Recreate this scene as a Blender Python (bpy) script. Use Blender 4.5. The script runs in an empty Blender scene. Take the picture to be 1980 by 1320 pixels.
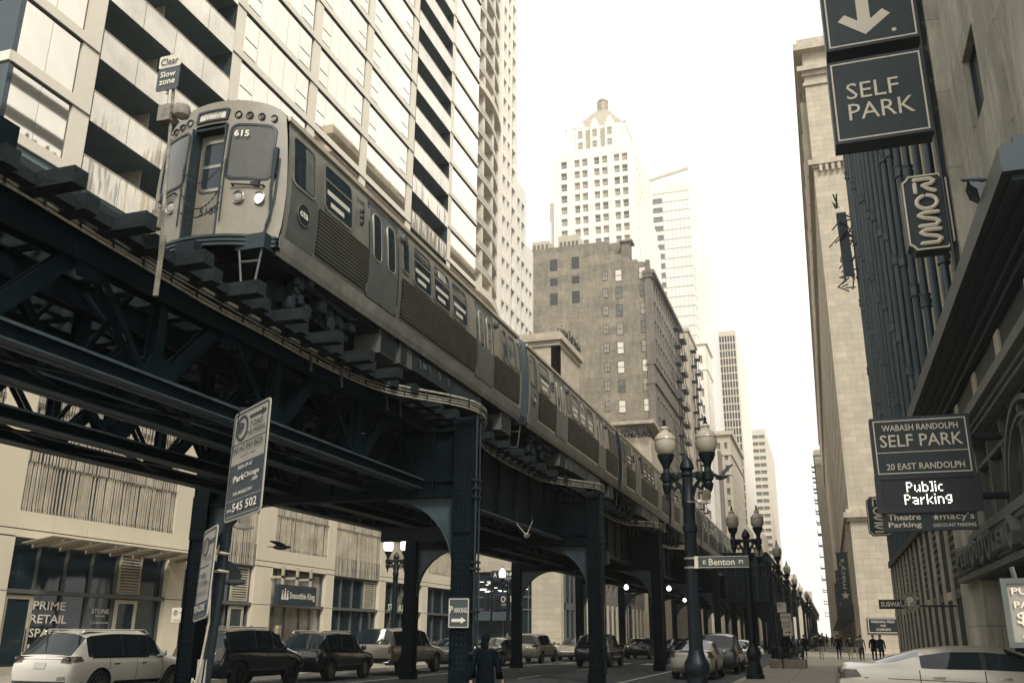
import bpy, bmesh, math, random
from mathutils import Vector, Matrix, noise as mnoise
from mathutils.bvhtree import BVHTree
random.seed(7)
SC = bpy.context.scene
COL = SC.collection
PI = math.pi
# ------------------------------------------------------------------ camera
def look(yaw, pit, rol):
    cy, sy, cp, sp, cr, sr = math.cos(yaw), math.sin(yaw), math.cos(pit), math.sin(pit), math.cos(rol), math.sin(rol)
    fwd = Vector((sy*cp, cy*cp, sp)); r0 = Vector((cy, -sy, 0)); u0 = r0.cross(fwd)
    r = cr*r0 + sr*u0; u = -sr*r0 + cr*u0
    return Matrix((r, u, -fwd)).transposed()
cam = bpy.data.cameras.new('camera'); cam_ob = bpy.data.objects.new('camera', cam); COL.objects.link(cam_ob)
cam.sensor_width = 36.0; cam.sensor_fit = 'HORIZONTAL'; cam.lens = 32.217
cam.clip_start = 0.1; cam.clip_end = 5000
EYE = Vector((0, 0, 1.65))
cam_ob.matrix_world = Matrix.Translation(EYE) @ look(math.radians(-18.4744), math.radians(17.666), math.radians(0.4249)).to_4x4()
SC.camera = cam_ob
# ------------------------------------------------------------------ world, sun, exposure
SUN_DIR = Vector((0.42, -0.60, 0.78)).normalized()          # towards the sun
w = bpy.data.worlds.new('World'); SC.world = w; w.use_nodes = True
nt = w.node_tree; nt.nodes.clear()
o_ = nt.nodes.new('ShaderNodeOutputWorld'); bg = nt.nodes.new('ShaderNodeBackground'); bg.inputs['Strength'].default_value = 0.10
sky = nt.nodes.new('ShaderNodeTexSky'); sky.sky_type = 'NISHITA'; sky.sun_disc = False
sky.sun_elevation = math.asin(SUN_DIR.z); sky.sun_rotation = math.atan2(SUN_DIR.x, SUN_DIR.y)
tc = nt.nodes.new('ShaderNodeTexCoord'); nz = nt.nodes.new('ShaderNodeTexNoise'); nz.inputs['Scale'].default_value = 2.2; nz.inputs['Detail'].default_value = 6
rm = nt.nodes.new('ShaderNodeValToRGB'); e = rm.color_ramp.elements
e[0].position = 0.30; e[0].color = (4.6, 4.45, 4.15, 1); e[1].position = 0.62; e[1].color = (7.3, 7.15, 6.8, 1)
mx = nt.nodes.new('ShaderNodeMix'); mx.data_type = 'RGBA'; mx.inputs[0].default_value = 0.93
nt.links.new(tc.outputs['Generated'], nz.inputs['Vector']); nt.links.new(nz.outputs['Fac'], rm.inputs['Fac'])
nt.links.new(sky.outputs['Color'], mx.inputs[6]); nt.links.new(rm.outputs['Color'], mx.inputs[7])
nt.links.new(mx.outputs[2], bg.inputs['Color']); nt.links.new(bg.outputs['Background'], o_.inputs['Surface'])
sl = bpy.data.lights.new('sun', 'SUN'); sl.energy = 1.5; sl.angle = math.radians(14); sl.color = (1, 0.97, 0.92)
so = bpy.data.objects.new('sun', sl); COL.objects.link(so); so.location = (30, -40, 80)
so.rotation_euler = (-SUN_DIR).to_track_quat('-Z', 'Y').to_euler()
vs = SC.view_settings; vs.view_transform = 'Standard'; vs.look = 'None'; vs.gamma = 1; vs.use_curve_mapping = False; vs.exposure = 1.15
SC.render.engine = 'CYCLES'
SC.cycles.use_denoising = True; SC.cycles.max_bounces = 6; SC.cycles.diffuse_bounces = 3; SC.cycles.glossy_bounces = 3
SC.cycles.transparent_max_bounces = 6; SC.cycles.sample_clamp_indirect = 6; SC.cycles.caustics_reflective = False; SC.cycles.caustics_refractive = False
# ------------------------------------------------------------------ materials
M = {}
def mat(name, c, rough=0.7, metal=0.0, var=0.18, scale=2.0, bump=0.0, bscale=40, spec=0.5, stretch=None, grime=0.0, emit=None, estr=1.0, alpha=1.0, coat=0.0):
    m = bpy.data.materials.new(name); m.use_nodes = True; t = m.node_tree; b = t.nodes['Principled BSDF']
    b.inputs['Roughness'].default_value = rough; b.inputs['Metallic'].default_value = metal; b.inputs['Specular IOR Level'].default_value = spec
    if coat: b.inputs['Coat Weight'].default_value = coat; b.inputs['Coat Roughness'].default_value = 0.03
    co = t.nodes.new('ShaderNodeTexCoord'); mp = t.nodes.new('ShaderNodeMapping'); t.links.new(co.outputs['Object'], mp.inputs['Vector'])
    if stretch: mp.inputs['Scale'].default_value = stretch
    n1 = t.nodes.new('ShaderNodeTexNoise'); n1.inputs['Scale'].default_value = scale; n1.inputs['Detail'].default_value = 8; n1.inputs['Roughness'].default_value = 0.65
    t.links.new(mp.outputs['Vector'], n1.inputs['Vector'])
    r = t.nodes.new('ShaderNodeValToRGB'); k = r.color_ramp.elements
    k[0].position = 0.32; k[1].position = 0.68
    k[0].color = (*[x*(1-var) for x in c], 1); k[1].color = (*[min(1, x*(1+var)) for x in c], 1)
    t.links.new(n1.outputs['Fac'], r.inputs['Fac']); src = r.outputs['Color']
    if grime:
        n2 = t.nodes.new('ShaderNodeTexNoise'); n2.inputs['Scale'].default_value = 0.9; n2.inputs['Detail'].default_value = 10; n2.inputs['Roughness'].default_value = 0.75
        m2 = t.nodes.new('ShaderNodeMapping'); m2.inputs['Scale'].default_value = (1.2, 1.2, 0.25); t.links.new(co.outputs['Object'], m2.inputs['Vector']); t.links.new(m2.outputs['Vector'], n2.inputs['Vector'])
        r2 = t.nodes.new('ShaderNodeValToRGB'); q = r2.color_ramp.elements; q[0].position = 0.42; q[1].position = 0.62; g = 1-grime
        q[0].color = (g, g, g, 1); q[1].color = (1, 1, 1, 1); t.links.new(n2.outputs['Fac'], r2.inputs['Fac'])
        ml = t.nodes.new('ShaderNodeMix'); ml.data_type = 'RGBA'; ml.blend_type = 'MULTIPLY'; ml.inputs[0].default_value = 1
        t.links.new(src, ml.inputs[6]); t.links.new(r2.outputs['Color'], ml.inputs[7]); src = ml.outputs[2]
    t.links.new(src, b.inputs['Base Color'])
    if bump:
        n3 = t.nodes.new('ShaderNodeTexNoise'); n3.inputs['Scale'].default_value = bscale; n3.inputs['Detail'].default_value = 5; t.links.new(co.outputs['Object'], n3.inputs['Vector'])
        bp = t.nodes.new('ShaderNodeBump'); bp.inputs['Strength'].default_value = bump; bp.inputs['Distance'].default_value = 0.02
        t.links.new(n3.outputs['Fac'], bp.inputs['Height']); t.links.new(bp.outputs['Normal'], b.inputs['Normal'])
    if emit: b.inputs['Emission Color'].default_value = (*emit, 1); b.inputs['Emission Strength'].default_value = estr
    M[name] = m
    return m
def block_mat(name, c1, c2, mortar, bw, bh, ms=0.012, rough=0.85, grime=0.25, bump=0.25, offset=0.5, bias=0.0, patch=None):
    """masonry on any axis-aligned vertical wall: brick texture over (x+y, z)"""
    m = mat(name, c1, rough, grime=grime); t = m.node_tree; b = t.nodes['Principled BSDF']
    co = t.nodes.new('ShaderNodeTexCoord'); sp = t.nodes.new('ShaderNodeSeparateXYZ'); t.links.new(co.outputs['Object'], sp.inputs[0])
    ad = t.nodes.new('ShaderNodeMath'); ad.operation = 'ADD'; t.links.new(sp.outputs[0], ad.inputs[0]); t.links.new(sp.outputs[1], ad.inputs[1])
    cb = t.nodes.new('ShaderNodeCombineXYZ'); t.links.new(ad.outputs[0], cb.inputs[0]); t.links.new(sp.outputs[2], cb.inputs[1])
    bt = t.nodes.new('ShaderNodeTexBrick'); bt.offset = offset; bt.inputs['Scale'].default_value = 1; bt.inputs['Brick Width'].default_value = bw; bt.inputs['Row Height'].default_value = bh
    bt.inputs['Mortar Size'].default_value = ms; bt.inputs['Color1'].default_value = (*c1, 1); bt.inputs['Color2'].default_value = (*c2, 1); bt.inputs['Mortar'].default_value = (*mortar, 1); bt.inputs['Bias'].default_value = bias
    t.links.new(cb.outputs[0], bt.inputs['Vector'])
    old = b.inputs['Base Color'].links[0].from_socket
    ml = old.node
    if ml.bl_idname == 'ShaderNodeMix': t.links.new(bt.outputs['Color'], ml.inputs[6])
    else: t.links.new(bt.outputs['Color'], b.inputs['Base Color'])
    src = bt.outputs['Color']
    # soft large-scale mottling of the masonry itself
    if patch:
        b2 = t.nodes.new('ShaderNodeTexBrick'); b2.offset = .37; b2.squash = 1.6; b2.squash_frequency = 3; b2.inputs['Scale'].default_value = 1; b2.inputs['Brick Width'].default_value = 5.2; b2.inputs['Row Height'].default_value = 1.7
        b2.inputs['Mortar Size'].default_value = 0; b2.inputs['Color1'].default_value = (.80,.80,.82,1); b2.inputs['Color2'].default_value = (1.18,1.16,1.1,1); b2.inputs['Bias'].default_value = -.1
        nn = t.nodes.new('ShaderNodeTexNoise'); nn.inputs['Scale'].default_value = .5; t.links.new(cb.outputs[0], nn.inputs['Vector'])
        va = t.nodes.new('ShaderNodeVectorMath'); va.operation = 'MULTIPLY_ADD'; va.inputs[1].default_value = (1.4,.5,0); t.links.new(nn.outputs['Color'], va.inputs[0]); t.links.new(cb.outputs[0], va.inputs[2]); t.links.new(va.outputs[0], b2.inputs['Vector'])
        m3 = t.nodes.new('ShaderNodeMix'); m3.data_type = 'RGBA'; m3.blend_type = 'MULTIPLY'; m3.inputs[0].default_value = .8
        t.links.new(src, m3.inputs[6]); t.links.new(b2.outputs['Color'], m3.inputs[7]); src = m3.outputs[2]; patch = None
    n = t.nodes.new('ShaderNodeTexNoise'); n.inputs['Scale'].default_value = 0.35 if not patch else patch; n.inputs['Detail'].default_value = 4
    v = t.nodes.new('ShaderNodeMapping'); v.inputs['Scale'].default_value = (1, 2.6, 1); t.links.new(cb.outputs[0], v.inputs['Vector']); t.links.new(v.outputs['Vector'], n.inputs['Vector'])
    rr = t.nodes.new('ShaderNodeValToRGB'); rr.color_ramp.interpolation = 'LINEAR' if not patch else 'CONSTANT'; q = rr.color_ramp.elements
    q[0].position = 0.0 if patch else 0.35; q[1].position = 0.47 if patch else 0.65; a = 0.78 if patch else 0.88; q[0].color = (a, a, a, 1); q[1].color = (1, 1, 1, 1)
    if patch: z = q.new(0.58); z.color = (1.14, 1.12, 1.06, 1)
    t.links.new(n.outputs['Fac'], rr.inputs['Fac'])
    m2 = t.nodes.new('ShaderNodeMix'); m2.data_type = 'RGBA'; m2.blend_type = 'MULTIPLY'; m2.inputs[0].default_value = 1
    t.links.new(src, m2.inputs[6]); t.links.new(rr.outputs['Color'], m2.inputs[7])
    if ml.bl_idname == 'ShaderNodeMix': t.links.new(m2.outputs[2], ml.inputs[6])
    else: t.links.new(m2.outputs[2], b.inputs['Base Color'])
    if bump:
        bp = t.nodes.new('ShaderNodeBump'); bp.inputs['Strength'].default_value = bump; bp.inputs['Distance'].default_value = 0.03; bp.invert = True
        t.links.new(bt.outputs['Fac'], bp.inputs['Height']); t.links.new(bp.outputs['Normal'], b.inputs['Normal'])
    return m
def glass_mat(name, c, rough=0.04, metal=0.85, wave=0.02, ws=0.6, var=0.06, streak=0.0):
    m = mat(name, c, rough, metal, var=var, scale=0.25); t = m.node_tree; b = t.nodes['Principled BSDF']
    co = t.nodes.new('ShaderNodeTexCoord'); mp = t.nodes.new('ShaderNodeMapping'); mp.inputs['Scale'].default_value = (1, 1, 0.25); n = t.nodes.new('ShaderNodeTexNoise'); n.inputs['Scale'].default_value = ws; n.inputs['Detail'].default_value = 2
    g = t.nodes.new('ShaderNodeNewGeometry'); t.links.new(g.outputs['Position'], mp.inputs['Vector']); t.links.new(mp.outputs['Vector'], n.inputs['Vector'])
    bp = t.nodes.new('ShaderNodeBump'); bp.inputs['Strength'].default_value = wave; bp.inputs['Distance'].default_value = 1.0
    t.links.new(n.outputs['Fac'], bp.inputs['Height']); t.links.new(bp.outputs['Normal'], b.inputs['Normal'])
    return m
# ------------------------------------------------------------------ mesh collector
class MB:
    def __init__(s): s.v = []; s.f = []; s.m = []; s.uv = None
    def add(s, vs, fs, mi=0):
        k = len(s.v); s.v += [tuple(p) for p in vs]; s.f += [tuple(k+i for i in q) for q in fs]; s.m += [mi]*len(fs); return s
    BF = [(0,3,2,1),(4,5,6,7),(0,1,5,4),(1,2,6,5),(2,3,7,6),(3,0,4,7)]
    def box(s, x0, x1, y0, y1, z0, z1, mi=0):
        if x0 > x1: x0, x1 = x1, x0
        if y0 > y1: y0, y1 = y1, y0
        if z0 > z1: z0, z1 = z1, z0
        return s.add([(x0,y0,z0),(x1,y0,z0),(x1,y1,z0),(x0,y1,z0),(x0,y0,z1),(x1,y0,z1),(x1,y1,z1),(x0,y1,z1)], MB.BF, mi)
    def hexa(s, p8, mi=0): return s.add(p8, MB.BF, mi)
    def bar(s, p, q, wd, ht, up=(0,0,1), mi=0):
        p, q = Vector(p), Vector(q); d = (q-p).normalized(); up = Vector(up); a = d.cross(up)
        if a.length < 1e-4: a = d.cross(Vector((1,0,0)))
        a.normalize(); b = a.cross(d); a = a*wd/2; b = b*ht/2
        return s.add([p-a-b, p+a-b, q+a-b, q-a-b, p-a+b, p+a+b, q+a+b, q-a+b], MB.BF, mi)
    def tube(s, p, q, r0, r1=None, n=10, mi=0, cap=True):
        r1 = r0 if r1 is None else r1; p, q = Vector(p), Vector(q); d = (q-p).normalized()
        a = d.cross(Vector((0,0,1)))
        if a.length < 1e-3: a = Vector((1,0,0))
        a.normalize(); b = d.cross(a); vs = []
        for c, r in ((p, r0), (q, r1)):
            for i in range(n):
                t = 2*PI*i/n; vs.append(c + a*math.cos(t)*r + b*math.sin(t)*r)
        fs = [(i, (i+1) % n, n+(i+1) % n, n+i) for i in range(n)]
        if cap: fs += [tuple(range(n-1, -1, -1)), tuple(range(n, 2*n))]
        return s.add(vs, fs, mi)
    def pipe(s, pts, r, n=6, mi=0):
        pts = [Vector(p) for p in pts]; vs = []; a = None
        for i, p in enumerate(pts):
            d = (pts[min(i+1, len(pts)-1)] - pts[max(i-1, 0)]).normalized()
            if a is None:
                a = d.cross(Vector((0,0,1)))
                if a.length < 1e-3: a = Vector((1,0,0))
            a = (a - d*a.dot(d)).normalized(); b = d.cross(a)
            for j in range(n):
                t = 2*PI*j/n; vs.append(p + a*math.cos(t)*r + b*math.sin(t)*r)
        fs = [(i*n+j, i*n+(j+1) % n, (i+1)*n+(j+1) % n, (i+1)*n+j) for i in range(len(pts)-1) for j in range(n)]
        fs += [tuple(range(n-1, -1, -1)), tuple((len(pts)-1)*n+j for j in range(n))]
        return s.add(vs, fs, mi)
    def lathe(s, prof, c=(0,0,0), n=16, mi=0, flute=0.0):
        c = Vector(c); vs = []
        for r, z in prof:
            for i in range(n):
                t = 2*PI*i/n; k = r*(1 - (flute if i % 2 else 0)); vs.append(c + Vector((k*math.cos(t), k*math.sin(t), z)))
        fs = [(j*n+i, j*n+(i+1) % n, (j+1)*n+(i+1) % n, (j+1)*n+i) for j in range(len(prof)-1) for i in range(n)]
        fs += [tuple(range(n-1, -1, -1)), tuple((len(prof)-1)*n+i for i in range(n))]
        return s.add(vs, fs, mi)
    def prism(s, poly, o, u, v, ex, mi=0):
        """polygon (a,b) in the plane o + a*u + b*v, extruded by vector ex"""
        o, u, v, ex = Vector(o), Vector(u), Vector(v), Vector(ex); n = len(poly)
        lo = [o + u*a + v*b for a, b in poly]; hi = [p + ex for p in lo]
        fl = [tuple(range(n-1, -1, -1)), tuple(range(n, 2*n))] + [(i, (i+1) % n, n+(i+1) % n, n+i) for i in range(n)]
        return s.add(lo+hi, fl, mi)
    def ring(s, outer, inner, o, u, v, ex, mi=0):
        o, u, v, ex = Vector(o), Vector(u), Vector(v), Vector(ex); n = len(outer)
        P = lambda L, k: [o + u*a + v*b + ex*k for a, b in L]
        vs = P(outer,0)+P(inner,0)+P(outer,1)+P(inner,1); fs = []
        for i in range(n):
            j = (i+1) % n
            fs += [(i, n+i, n+j, j), (2*n+i, 2*n+j, 3*n+j, 3*n+i), (i, j, 2*n+j, 2*n+i), (n+i, 3*n+i, 3*n+j, n+j)]
        return s.add(vs, fs, mi)
    def mesh(s, name, mats, smooth=False, off=None):
        me = bpy.data.meshes.new(name)
        vs = s.v if off is None else [(p[0]-off[0], p[1]-off[1], p[2]-off[2]) for p in s.v]
        me.from_pydata(vs, [], s.f)
        if not isinstance(mats, (list, tuple)): mats = [mats]
        for k in mats: me.materials.append(M[k] if isinstance(k, str) else k)
        if len(mats) > 1: me.polygons.foreach_set('material_index', s.m)
        bm = bmesh.new(); bm.from_mesh(me); bmesh.ops.recalc_face_normals(bm, faces=bm.faces); bm.to_mesh(me); bm.free()
        if smooth:
            me.polygons.foreach_set('use_smooth', [True]*len(me.polygons))
            if smooth != 'all':
                try: me.set_sharp_from_angle(angle=math.radians(smooth if smooth is not True else 35))
                except Exception: pass
        me.update(); return me
    def build(s, name, mats, parent=None, smooth=False, **tags):
        off = None
        if parent is not None:
            off = root_off(parent)
        me = s.mesh(name, mats, smooth, off)
        o = bpy.data.objects.new(name, me); COL.objects.link(o)
        if parent is not None: o.parent = parent
        for k, v in tags.items(): o[k] = v
        return o
def root_off(p):
    v = Vector((0,0,0))
    while p is not None: v += p.location; p = p.parent
    return v
def thing(name, label, cat, loc=(0,0,0), group=None, rz=0):
    o = bpy.data.objects.new(name, None); COL.objects.link(o); o.location = loc; o.rotation_euler = (0,0,rz)
    o['label'] = label; o['category'] = cat; o.empty_display_size = 0.2
    if group: o['group'] = group
    return o
def tag(o, label=None, cat=None, group=None, kind=None):
    for k, v in (('label', label), ('category', cat), ('group', group), ('kind', kind)):
        if v: o[k] = v
    return o
KIDS = {}
def kids(o): return [c for c in COL.objects if c.parent == o]
def dup(root, loc, rz=0, label=None, group=None):
    ks = {}
    for c in COL.objects:
        if c.parent is not None: ks.setdefault(c.parent.name, []).append(c)
    r = root.copy(); COL.objects.link(r); r.location = loc; r.rotation_euler = (0,0,rz)
    if label: r['label'] = label
    if group: r['group'] = group
    def rec(a, b):
        for ch in ks.get(a.name, []):
            c = ch.copy(); COL.objects.link(c); c.parent = b; rec(ch, c)
    rec(root, r)
    return r
def rrect(x0, x1, z0, z1, r, n=5):
    out = []
    for cx, cz, a in ((x1-r, z1-r, 0), (x0+r, z1-r, 90), (x0+r, z0+r, 180), (x1-r, z0+r, 270)):
        for i in range(n+1):
            t = math.radians(a + 90*i/n); out.append((cx + r*math.cos(t), cz + r*math.sin(t)))
    return out
DG = None
def text_mesh(s, w=None, h=None, bold=0.0, ex=0.006, res=2, font_space=1.0):
    cu = bpy.data.curves.new('txt', 'FONT'); cu.body = s; cu.size = 1; cu.extrude = 0; cu.offset = bold; cu.align_x = 'CENTER'; cu.align_y = 'CENTER'; cu.resolution_u = res; cu.space_character = font_space
    ob = bpy.data.objects.new('txt', cu); COL.objects.link(ob)
    dg = bpy.context.evaluated_depsgraph_get(); dg.update()
    me = bpy.data.meshes.new_from_object(ob.evaluated_get(dg)); bpy.data.objects.remove(ob); bpy.data.curves.remove(cu)
    xs = [v.co.x for v in me.vertices]; ys = [v.co.y for v in me.vertices]
    x0, x1, y0, y1 = min(xs), max(xs), min(ys), max(ys)
    kx = (w/(x1-x0)) if w else None; ky = (h/(y1-y0)) if h else None
    kx = kx or ky; ky = ky or kx
    vs = [((v.co.x-(x0+x1)/2)*kx, (v.co.y-(y0+y1)/2)*ky) for v in me.vertices]; fs = [tuple(p.vertices) for p in me.polygons]
    bpy.data.meshes.remove(me)
    return vs, fs
def lettering(mb, s, c, u, v, w=None, h=None, bold=0.0, ex=0.006, mi=0, sp=1.0):
    """flat text centred at c, written along u, up along v; two layers joined as thin solid letters"""
    c, u, v = Vector(c), Vector(u).normalized(), Vector(v).normalized(); n = u.cross(v)
    vs, fs = text_mesh(s, w, h, bold, font_space=sp)
    mb.add([c + u*a + v*b + n*ex for a, b in vs], fs, mi)
    return mb
# facade helper: faces 'N' (normal -Y, along +X), 'E' (normal +X, along +Y), 'W' (normal -X, along +Y)
def fpt(face, plane, u, z, d):
    if face == 'N': return (u, plane-d, z)
    if face == 'E': return (plane+d, u, z)
    return (plane-d, u, z)
def fbox(mb, face, plane, u0, u1, z0, z1, d0, d1, mi=0):
    a = fpt(face, plane, u0, z0, d0); b = fpt(face, plane, u1, z1, d1)
    return mb.box(a[0], b[0], a[1], b[1], a[2], b[2], mi)
WC = {}
def win_mesh(face, w, h, style, mats):
    k = (face, round(w,3), round(h,3), style, tuple(mats))
    if k in WC: return WC[k]
    mb = MB(); t = min(0.09, w*0.1)
    fbox(mb, face, 0, -w/2, w/2, -h/2, h/2, -0.06, 0, 0)
    if style in ('sash', 'frame', 'grid', 'band'):
        for a, b, c, d in ((-w/2, -w/2+t, -h/2, h/2), (w/2-t, w/2, -h/2, h/2), (-w/2+t, w/2-t, h/2-t, h/2), (-w/2+t, w/2-t, -h/2, -h/2+t)): fbox(mb, face, 0, a, b, c, d, 0.0, 0.05, 1)
    if style == 'sash': fbox(mb, face, 0, -w/2+t, w/2-t, -t/2, t/2, 0.002, 0.045, 1)
    if style == 'grid':
        fbox(mb, face, 0, -t/2, t/2, -h/2+t, h/2-t, 0.002, 0.045, 1); fbox(mb, face, 0, -w/2+t, -t/2, -t/2, t/2, 0.002, 0.04, 1); fbox(mb, face, 0, t/2, w/2-t, -t/2, t/2, 0.002, 0.04, 1)
    if style == 'awning':
        fbox(mb, face, 0, -w/2+.1, w/2-.1, -h/2+.08, -h/2+.13, 0, 0.02, 1); fbox(mb, face, 0, -w/2+.1, w/2-.1, -h/2+1.0, -h/2+1.04, 0, 0.02, 1)
    if style == 'blind':
        fbox(mb, face, 0, -w/2, w/2, 0.0, h/2, 0.0, 0.02, 1)
    me = mb.mesh('window', mats); WC[k] = me; return me
class Wins:
    """windows of one building: the 100 that show largest become parts, the rest one part of kind stuff"""
    def __init__(s, parent): s.p = parent; s.L = []
    def add(s, face, plane, u, z, w, h, d, style='plain', mats=('glass_dark',), sz=None): s.L.append((fpt(face, plane, u, z, d), face, w, h, style, tuple(mats)))
    def done(s, name='window', cap=100):
        off = root_off(s.p)
        s.L.sort(key=lambda q: -(q[2]*q[3])/max(1.0, (Vector(q[0])-EYE).length_squared))
        for c, face, w, h, st, mats in s.L[:cap]:
            o = bpy.data.objects.new(name, win_mesh(face, w, h, st, mats)); COL.objects.link(o); o.parent = s.p; o.location = Vector(c)-off
        rest = s.L[cap:]
        if rest:
            ms = []; mb = MB()
            for c, face, w, h, st, mats in rest:
                me = win_mesh(face, w, h, st, mats); idx = []
                for k in mats:
                    if k not in ms: ms.append(k)
                    idx.append(ms.index(k))
                c = Vector(c); k0 = len(mb.v); mb.v += [tuple(c+v.co) for v in me.vertices]
                for p in me.polygons: mb.f.append(tuple(k0+i for i in p.vertices)); mb.m.append(idx[min(p.material_index, len(idx)-1)])
            mb.build(name, ms, s.p, kind='stuff')
def facade(mb, wins, face, plane, cols, rows, u0, u1, z0, z1, depth, wmats=('glass_dark',), style='plain', mi=0, pick=None, inner=0.5):
    """wall of thickness depth in front of plane with openings cols x rows, windows set back; mb gets the wall pieces"""
    e = 0.0
    prev = u0
    for a, b in cols:
        if a - prev > 0.01: fbox(mb, face, plane, prev, a, z0, z1, -inner, depth, mi)
        pz = z0
        for c, d in rows:
            if c - pz > 0.01: fbox(mb, face, plane, a, b, pz, c, -inner, depth*0.985 if depth > .1 else depth*.9, mi)
            pz = d
        if z1 - pz > 0.01: fbox(mb, face, plane, a, b, pz, z1, -inner, depth*0.985 if depth > .1 else depth*.9, mi)
        for c, d in rows:
            wm, st = (wmats, style) if pick is None else pick(a, c)
            if wm: wins.add(face, plane, (a+b)/2, (c+d)/2, b-a, d-c, 0.0, st, wm)
        prev = b
    if u1 - prev > 0.01: fbox(mb, face, plane, prev, u1, z0, z1, -inner, depth, mi)
def spans(a, b, n, frac):
    st = (b-a)/n; return [(a+st*(i+.5-frac/2), a+st*(i+.5+frac/2)) for i in range(n)]
# ------------------------------------------------------------------ palette
mat('steel_paint', (0.0016,0.0062,0.0092), 0.6, spec=.10, var=.3, scale=3, bump=.15, bscale=30)
mat('steel_edge', (0.014,0.022,0.026), 0.45, spec=.25, var=.35, scale=5)
mat('iron', (0.003,0.008,0.012), 0.45, spec=.3, var=.2, bump=.1)
mat('black', (0.006,0.011,0.015), 0.5)
mat('rubber', (0.010,0.013,0.015), 0.8, var=.2)
mat('asphalt', (0.055,0.066,0.070), 0.85, var=.3, scale=1.2, bump=.4, bscale=60, grime=.35)
mat('concrete', (0.33,0.30,0.235), 0.85, var=.14, scale=1.0, bump=.2, bscale=50, grime=.2)
mat('kerb_stone', (0.34,0.31,0.25), 0.8)
mat('road_paint', (0.62,0.58,0.50), 0.7, var=.25, scale=6)
mat('tie_wood', (0.015,0.0205,0.022), 0.9, spec=.12, var=.45, scale=4, bump=.5, bscale=20, stretch=(.5,3,3))
mat('rail_steel', (0.16,0.16,0.15), 0.35, metal=.8)
mat('conduit', (0.50,0.46,0.37), 0.4, metal=.5, var=.4, scale=8)
mat('train_front', (0.235,0.212,0.157), 0.5, var=.10, scale=2.5, grime=.15)
mat('train_side', (0.42,0.405,0.345), 0.32, metal=.72, var=.16, scale=1.3, stretch=(1,1,.3), grime=.2)
mat('flute_shade', (0.035,0.05,0.053), .5)  # dark copy of the fluting steel: shade between ridges put into the colour
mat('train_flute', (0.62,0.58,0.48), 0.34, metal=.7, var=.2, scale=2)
mat('train_door', (0.135,0.150,0.14), 0.40, metal=.5, var=.15, scale=2)
mat('train_dark', (0.016,0.028,0.033), 0.5, metal=.2)
mat('train_sill', (0.17,0.168,0.145), 0.6, var=.25, scale=3, grime=.3)
mat('train_roof', (0.40,0.37,0.30), 0.5)
mat('under_gear', (0.007,0.012,0.015), 0.7, spec=.2, var=.4, scale=6, bump=.3)
mat('gear_light', (0.085,0.09,0.083), 0.6, var=.3, scale=5)
glass_mat('train_glass', (0.014,0.024,0.029), 0.05, 0.0, 0.004, 3)
mat('train_interior', (0.30,0.28,0.23), 0.6, emit=(.85,.78,.62), estr=0.10)
mat('white_sign', (0.62,0.56,0.45), 0.55, var=.08)
mat('sign_grey', (0.30,0.28,0.235), 0.6, var=.1)
mat('sign_letter', (0.72,0.66,0.53), 0.55, var=.05)
mat('sign_dark', (0.025,0.041,0.048), 0.5, var=.22, scale=1.4, grime=.25)
mat('sign_darker', (0.014,0.026,0.034), 0.5, var=.15)
mat('sign_black', (0.010,0.016,0.02), 0.4)
mat('lamp_globe', (0.42,0.375,0.285), 0.25, var=.05)
mat('lamp_globe_lit', (0.8,0.76,0.66), 0.3, emit=(1,.93,.78), estr=3.0)
mat('lamp_on', (1,.95,.85), 0.4, emit=(1,.95,.85), estr=4)
mat('hidden_dark', (0.012,0.019,0.023), .8)
mat('led', (1,.95,.85), 0.4, emit=(1,.95,.84), estr=1.3)
mat('chrome', (0.75,0.73,0.68), 0.12, metal=1, var=.02)
mat('limestone_dark', (0.205,0.188,0.148), 0.85, var=.28, scale=1.1, bump=.4, bscale=18, grime=.35)
mat('bronze', (0.016,0.028,0.034), 0.5, metal=.2, var=.25, scale=2, grime=.2)
mat('bronze_light', (0.095,0.108,0.10), 0.5, metal=.2, var=.25, scale=2)
mat('tube_paint', (0.032,0.055,0.068), 0.45, var=.2, scale=1.0, stretch=(1,1,.2))
block_mat('macys_stone', (0.62,0.54,0.40), (0.53,0.46,0.345), (0.40,0.35,0.265), 1.25, 0.62, 0.018, grime=.14)
mat('macys_trim', (0.55,0.48,0.365), 0.85, var=.12, grime=.25)
block_mat('brick_dark', (0.33,0.293,0.22), (0.245,0.222,0.17), (0.36,0.32,0.24), 0.62, 0.20, 0.02, grime=.3, patch=.11, bump=.1)
mat('brick_trim', (0.20,0.18,0.145), 0.85, var=.2, grime=.25)
mat('pale_trim', (0.52,0.46,0.35), 0.8, var=.1, grime=.12)
mat('white_terracotta', (0.80,0.755,0.655), 0.7, var=.05, scale=.5, grime=.07)
mat('roof_tile', (0.36,0.315,0.235), 0.7, var=.2, scale=.8)
mat('pale_glass_wall', (0.74,0.71,0.635), 0.4, var=.06, scale=.2, stretch=(1,1,.15))  # kept extra pale: fading with distance put into the colour
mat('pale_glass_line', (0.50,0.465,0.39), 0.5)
mat('pale_concrete', (0.66,0.60,0.48), 0.8, var=.06, grime=.08)
mat('grid_pier', (0.58,0.52,0.405), 0.7, var=.08)
mat('window_tan', (0.30,0.275,0.22), 0.3, var=.3, scale=.3)
mat('window_dim', (0.15,0.15,0.13), 0.25, var=.4, scale=.3)
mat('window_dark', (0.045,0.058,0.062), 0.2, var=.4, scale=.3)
mat('window_white', (0.72,0.67,0.57), 0.5, var=.05)
mat('window_frame', (0.10,0.105,0.098), 0.6)
mat('podium_panel', (0.69,0.61,0.455), 0.6, var=.04, scale=.4, grime=.04)
mat('spandrel', (0.74,0.675,0.54), 0.5, var=.05, scale=.5)
mat('boarded',(.075,.08,.075),.9,spec=.1,var=.3)
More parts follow.
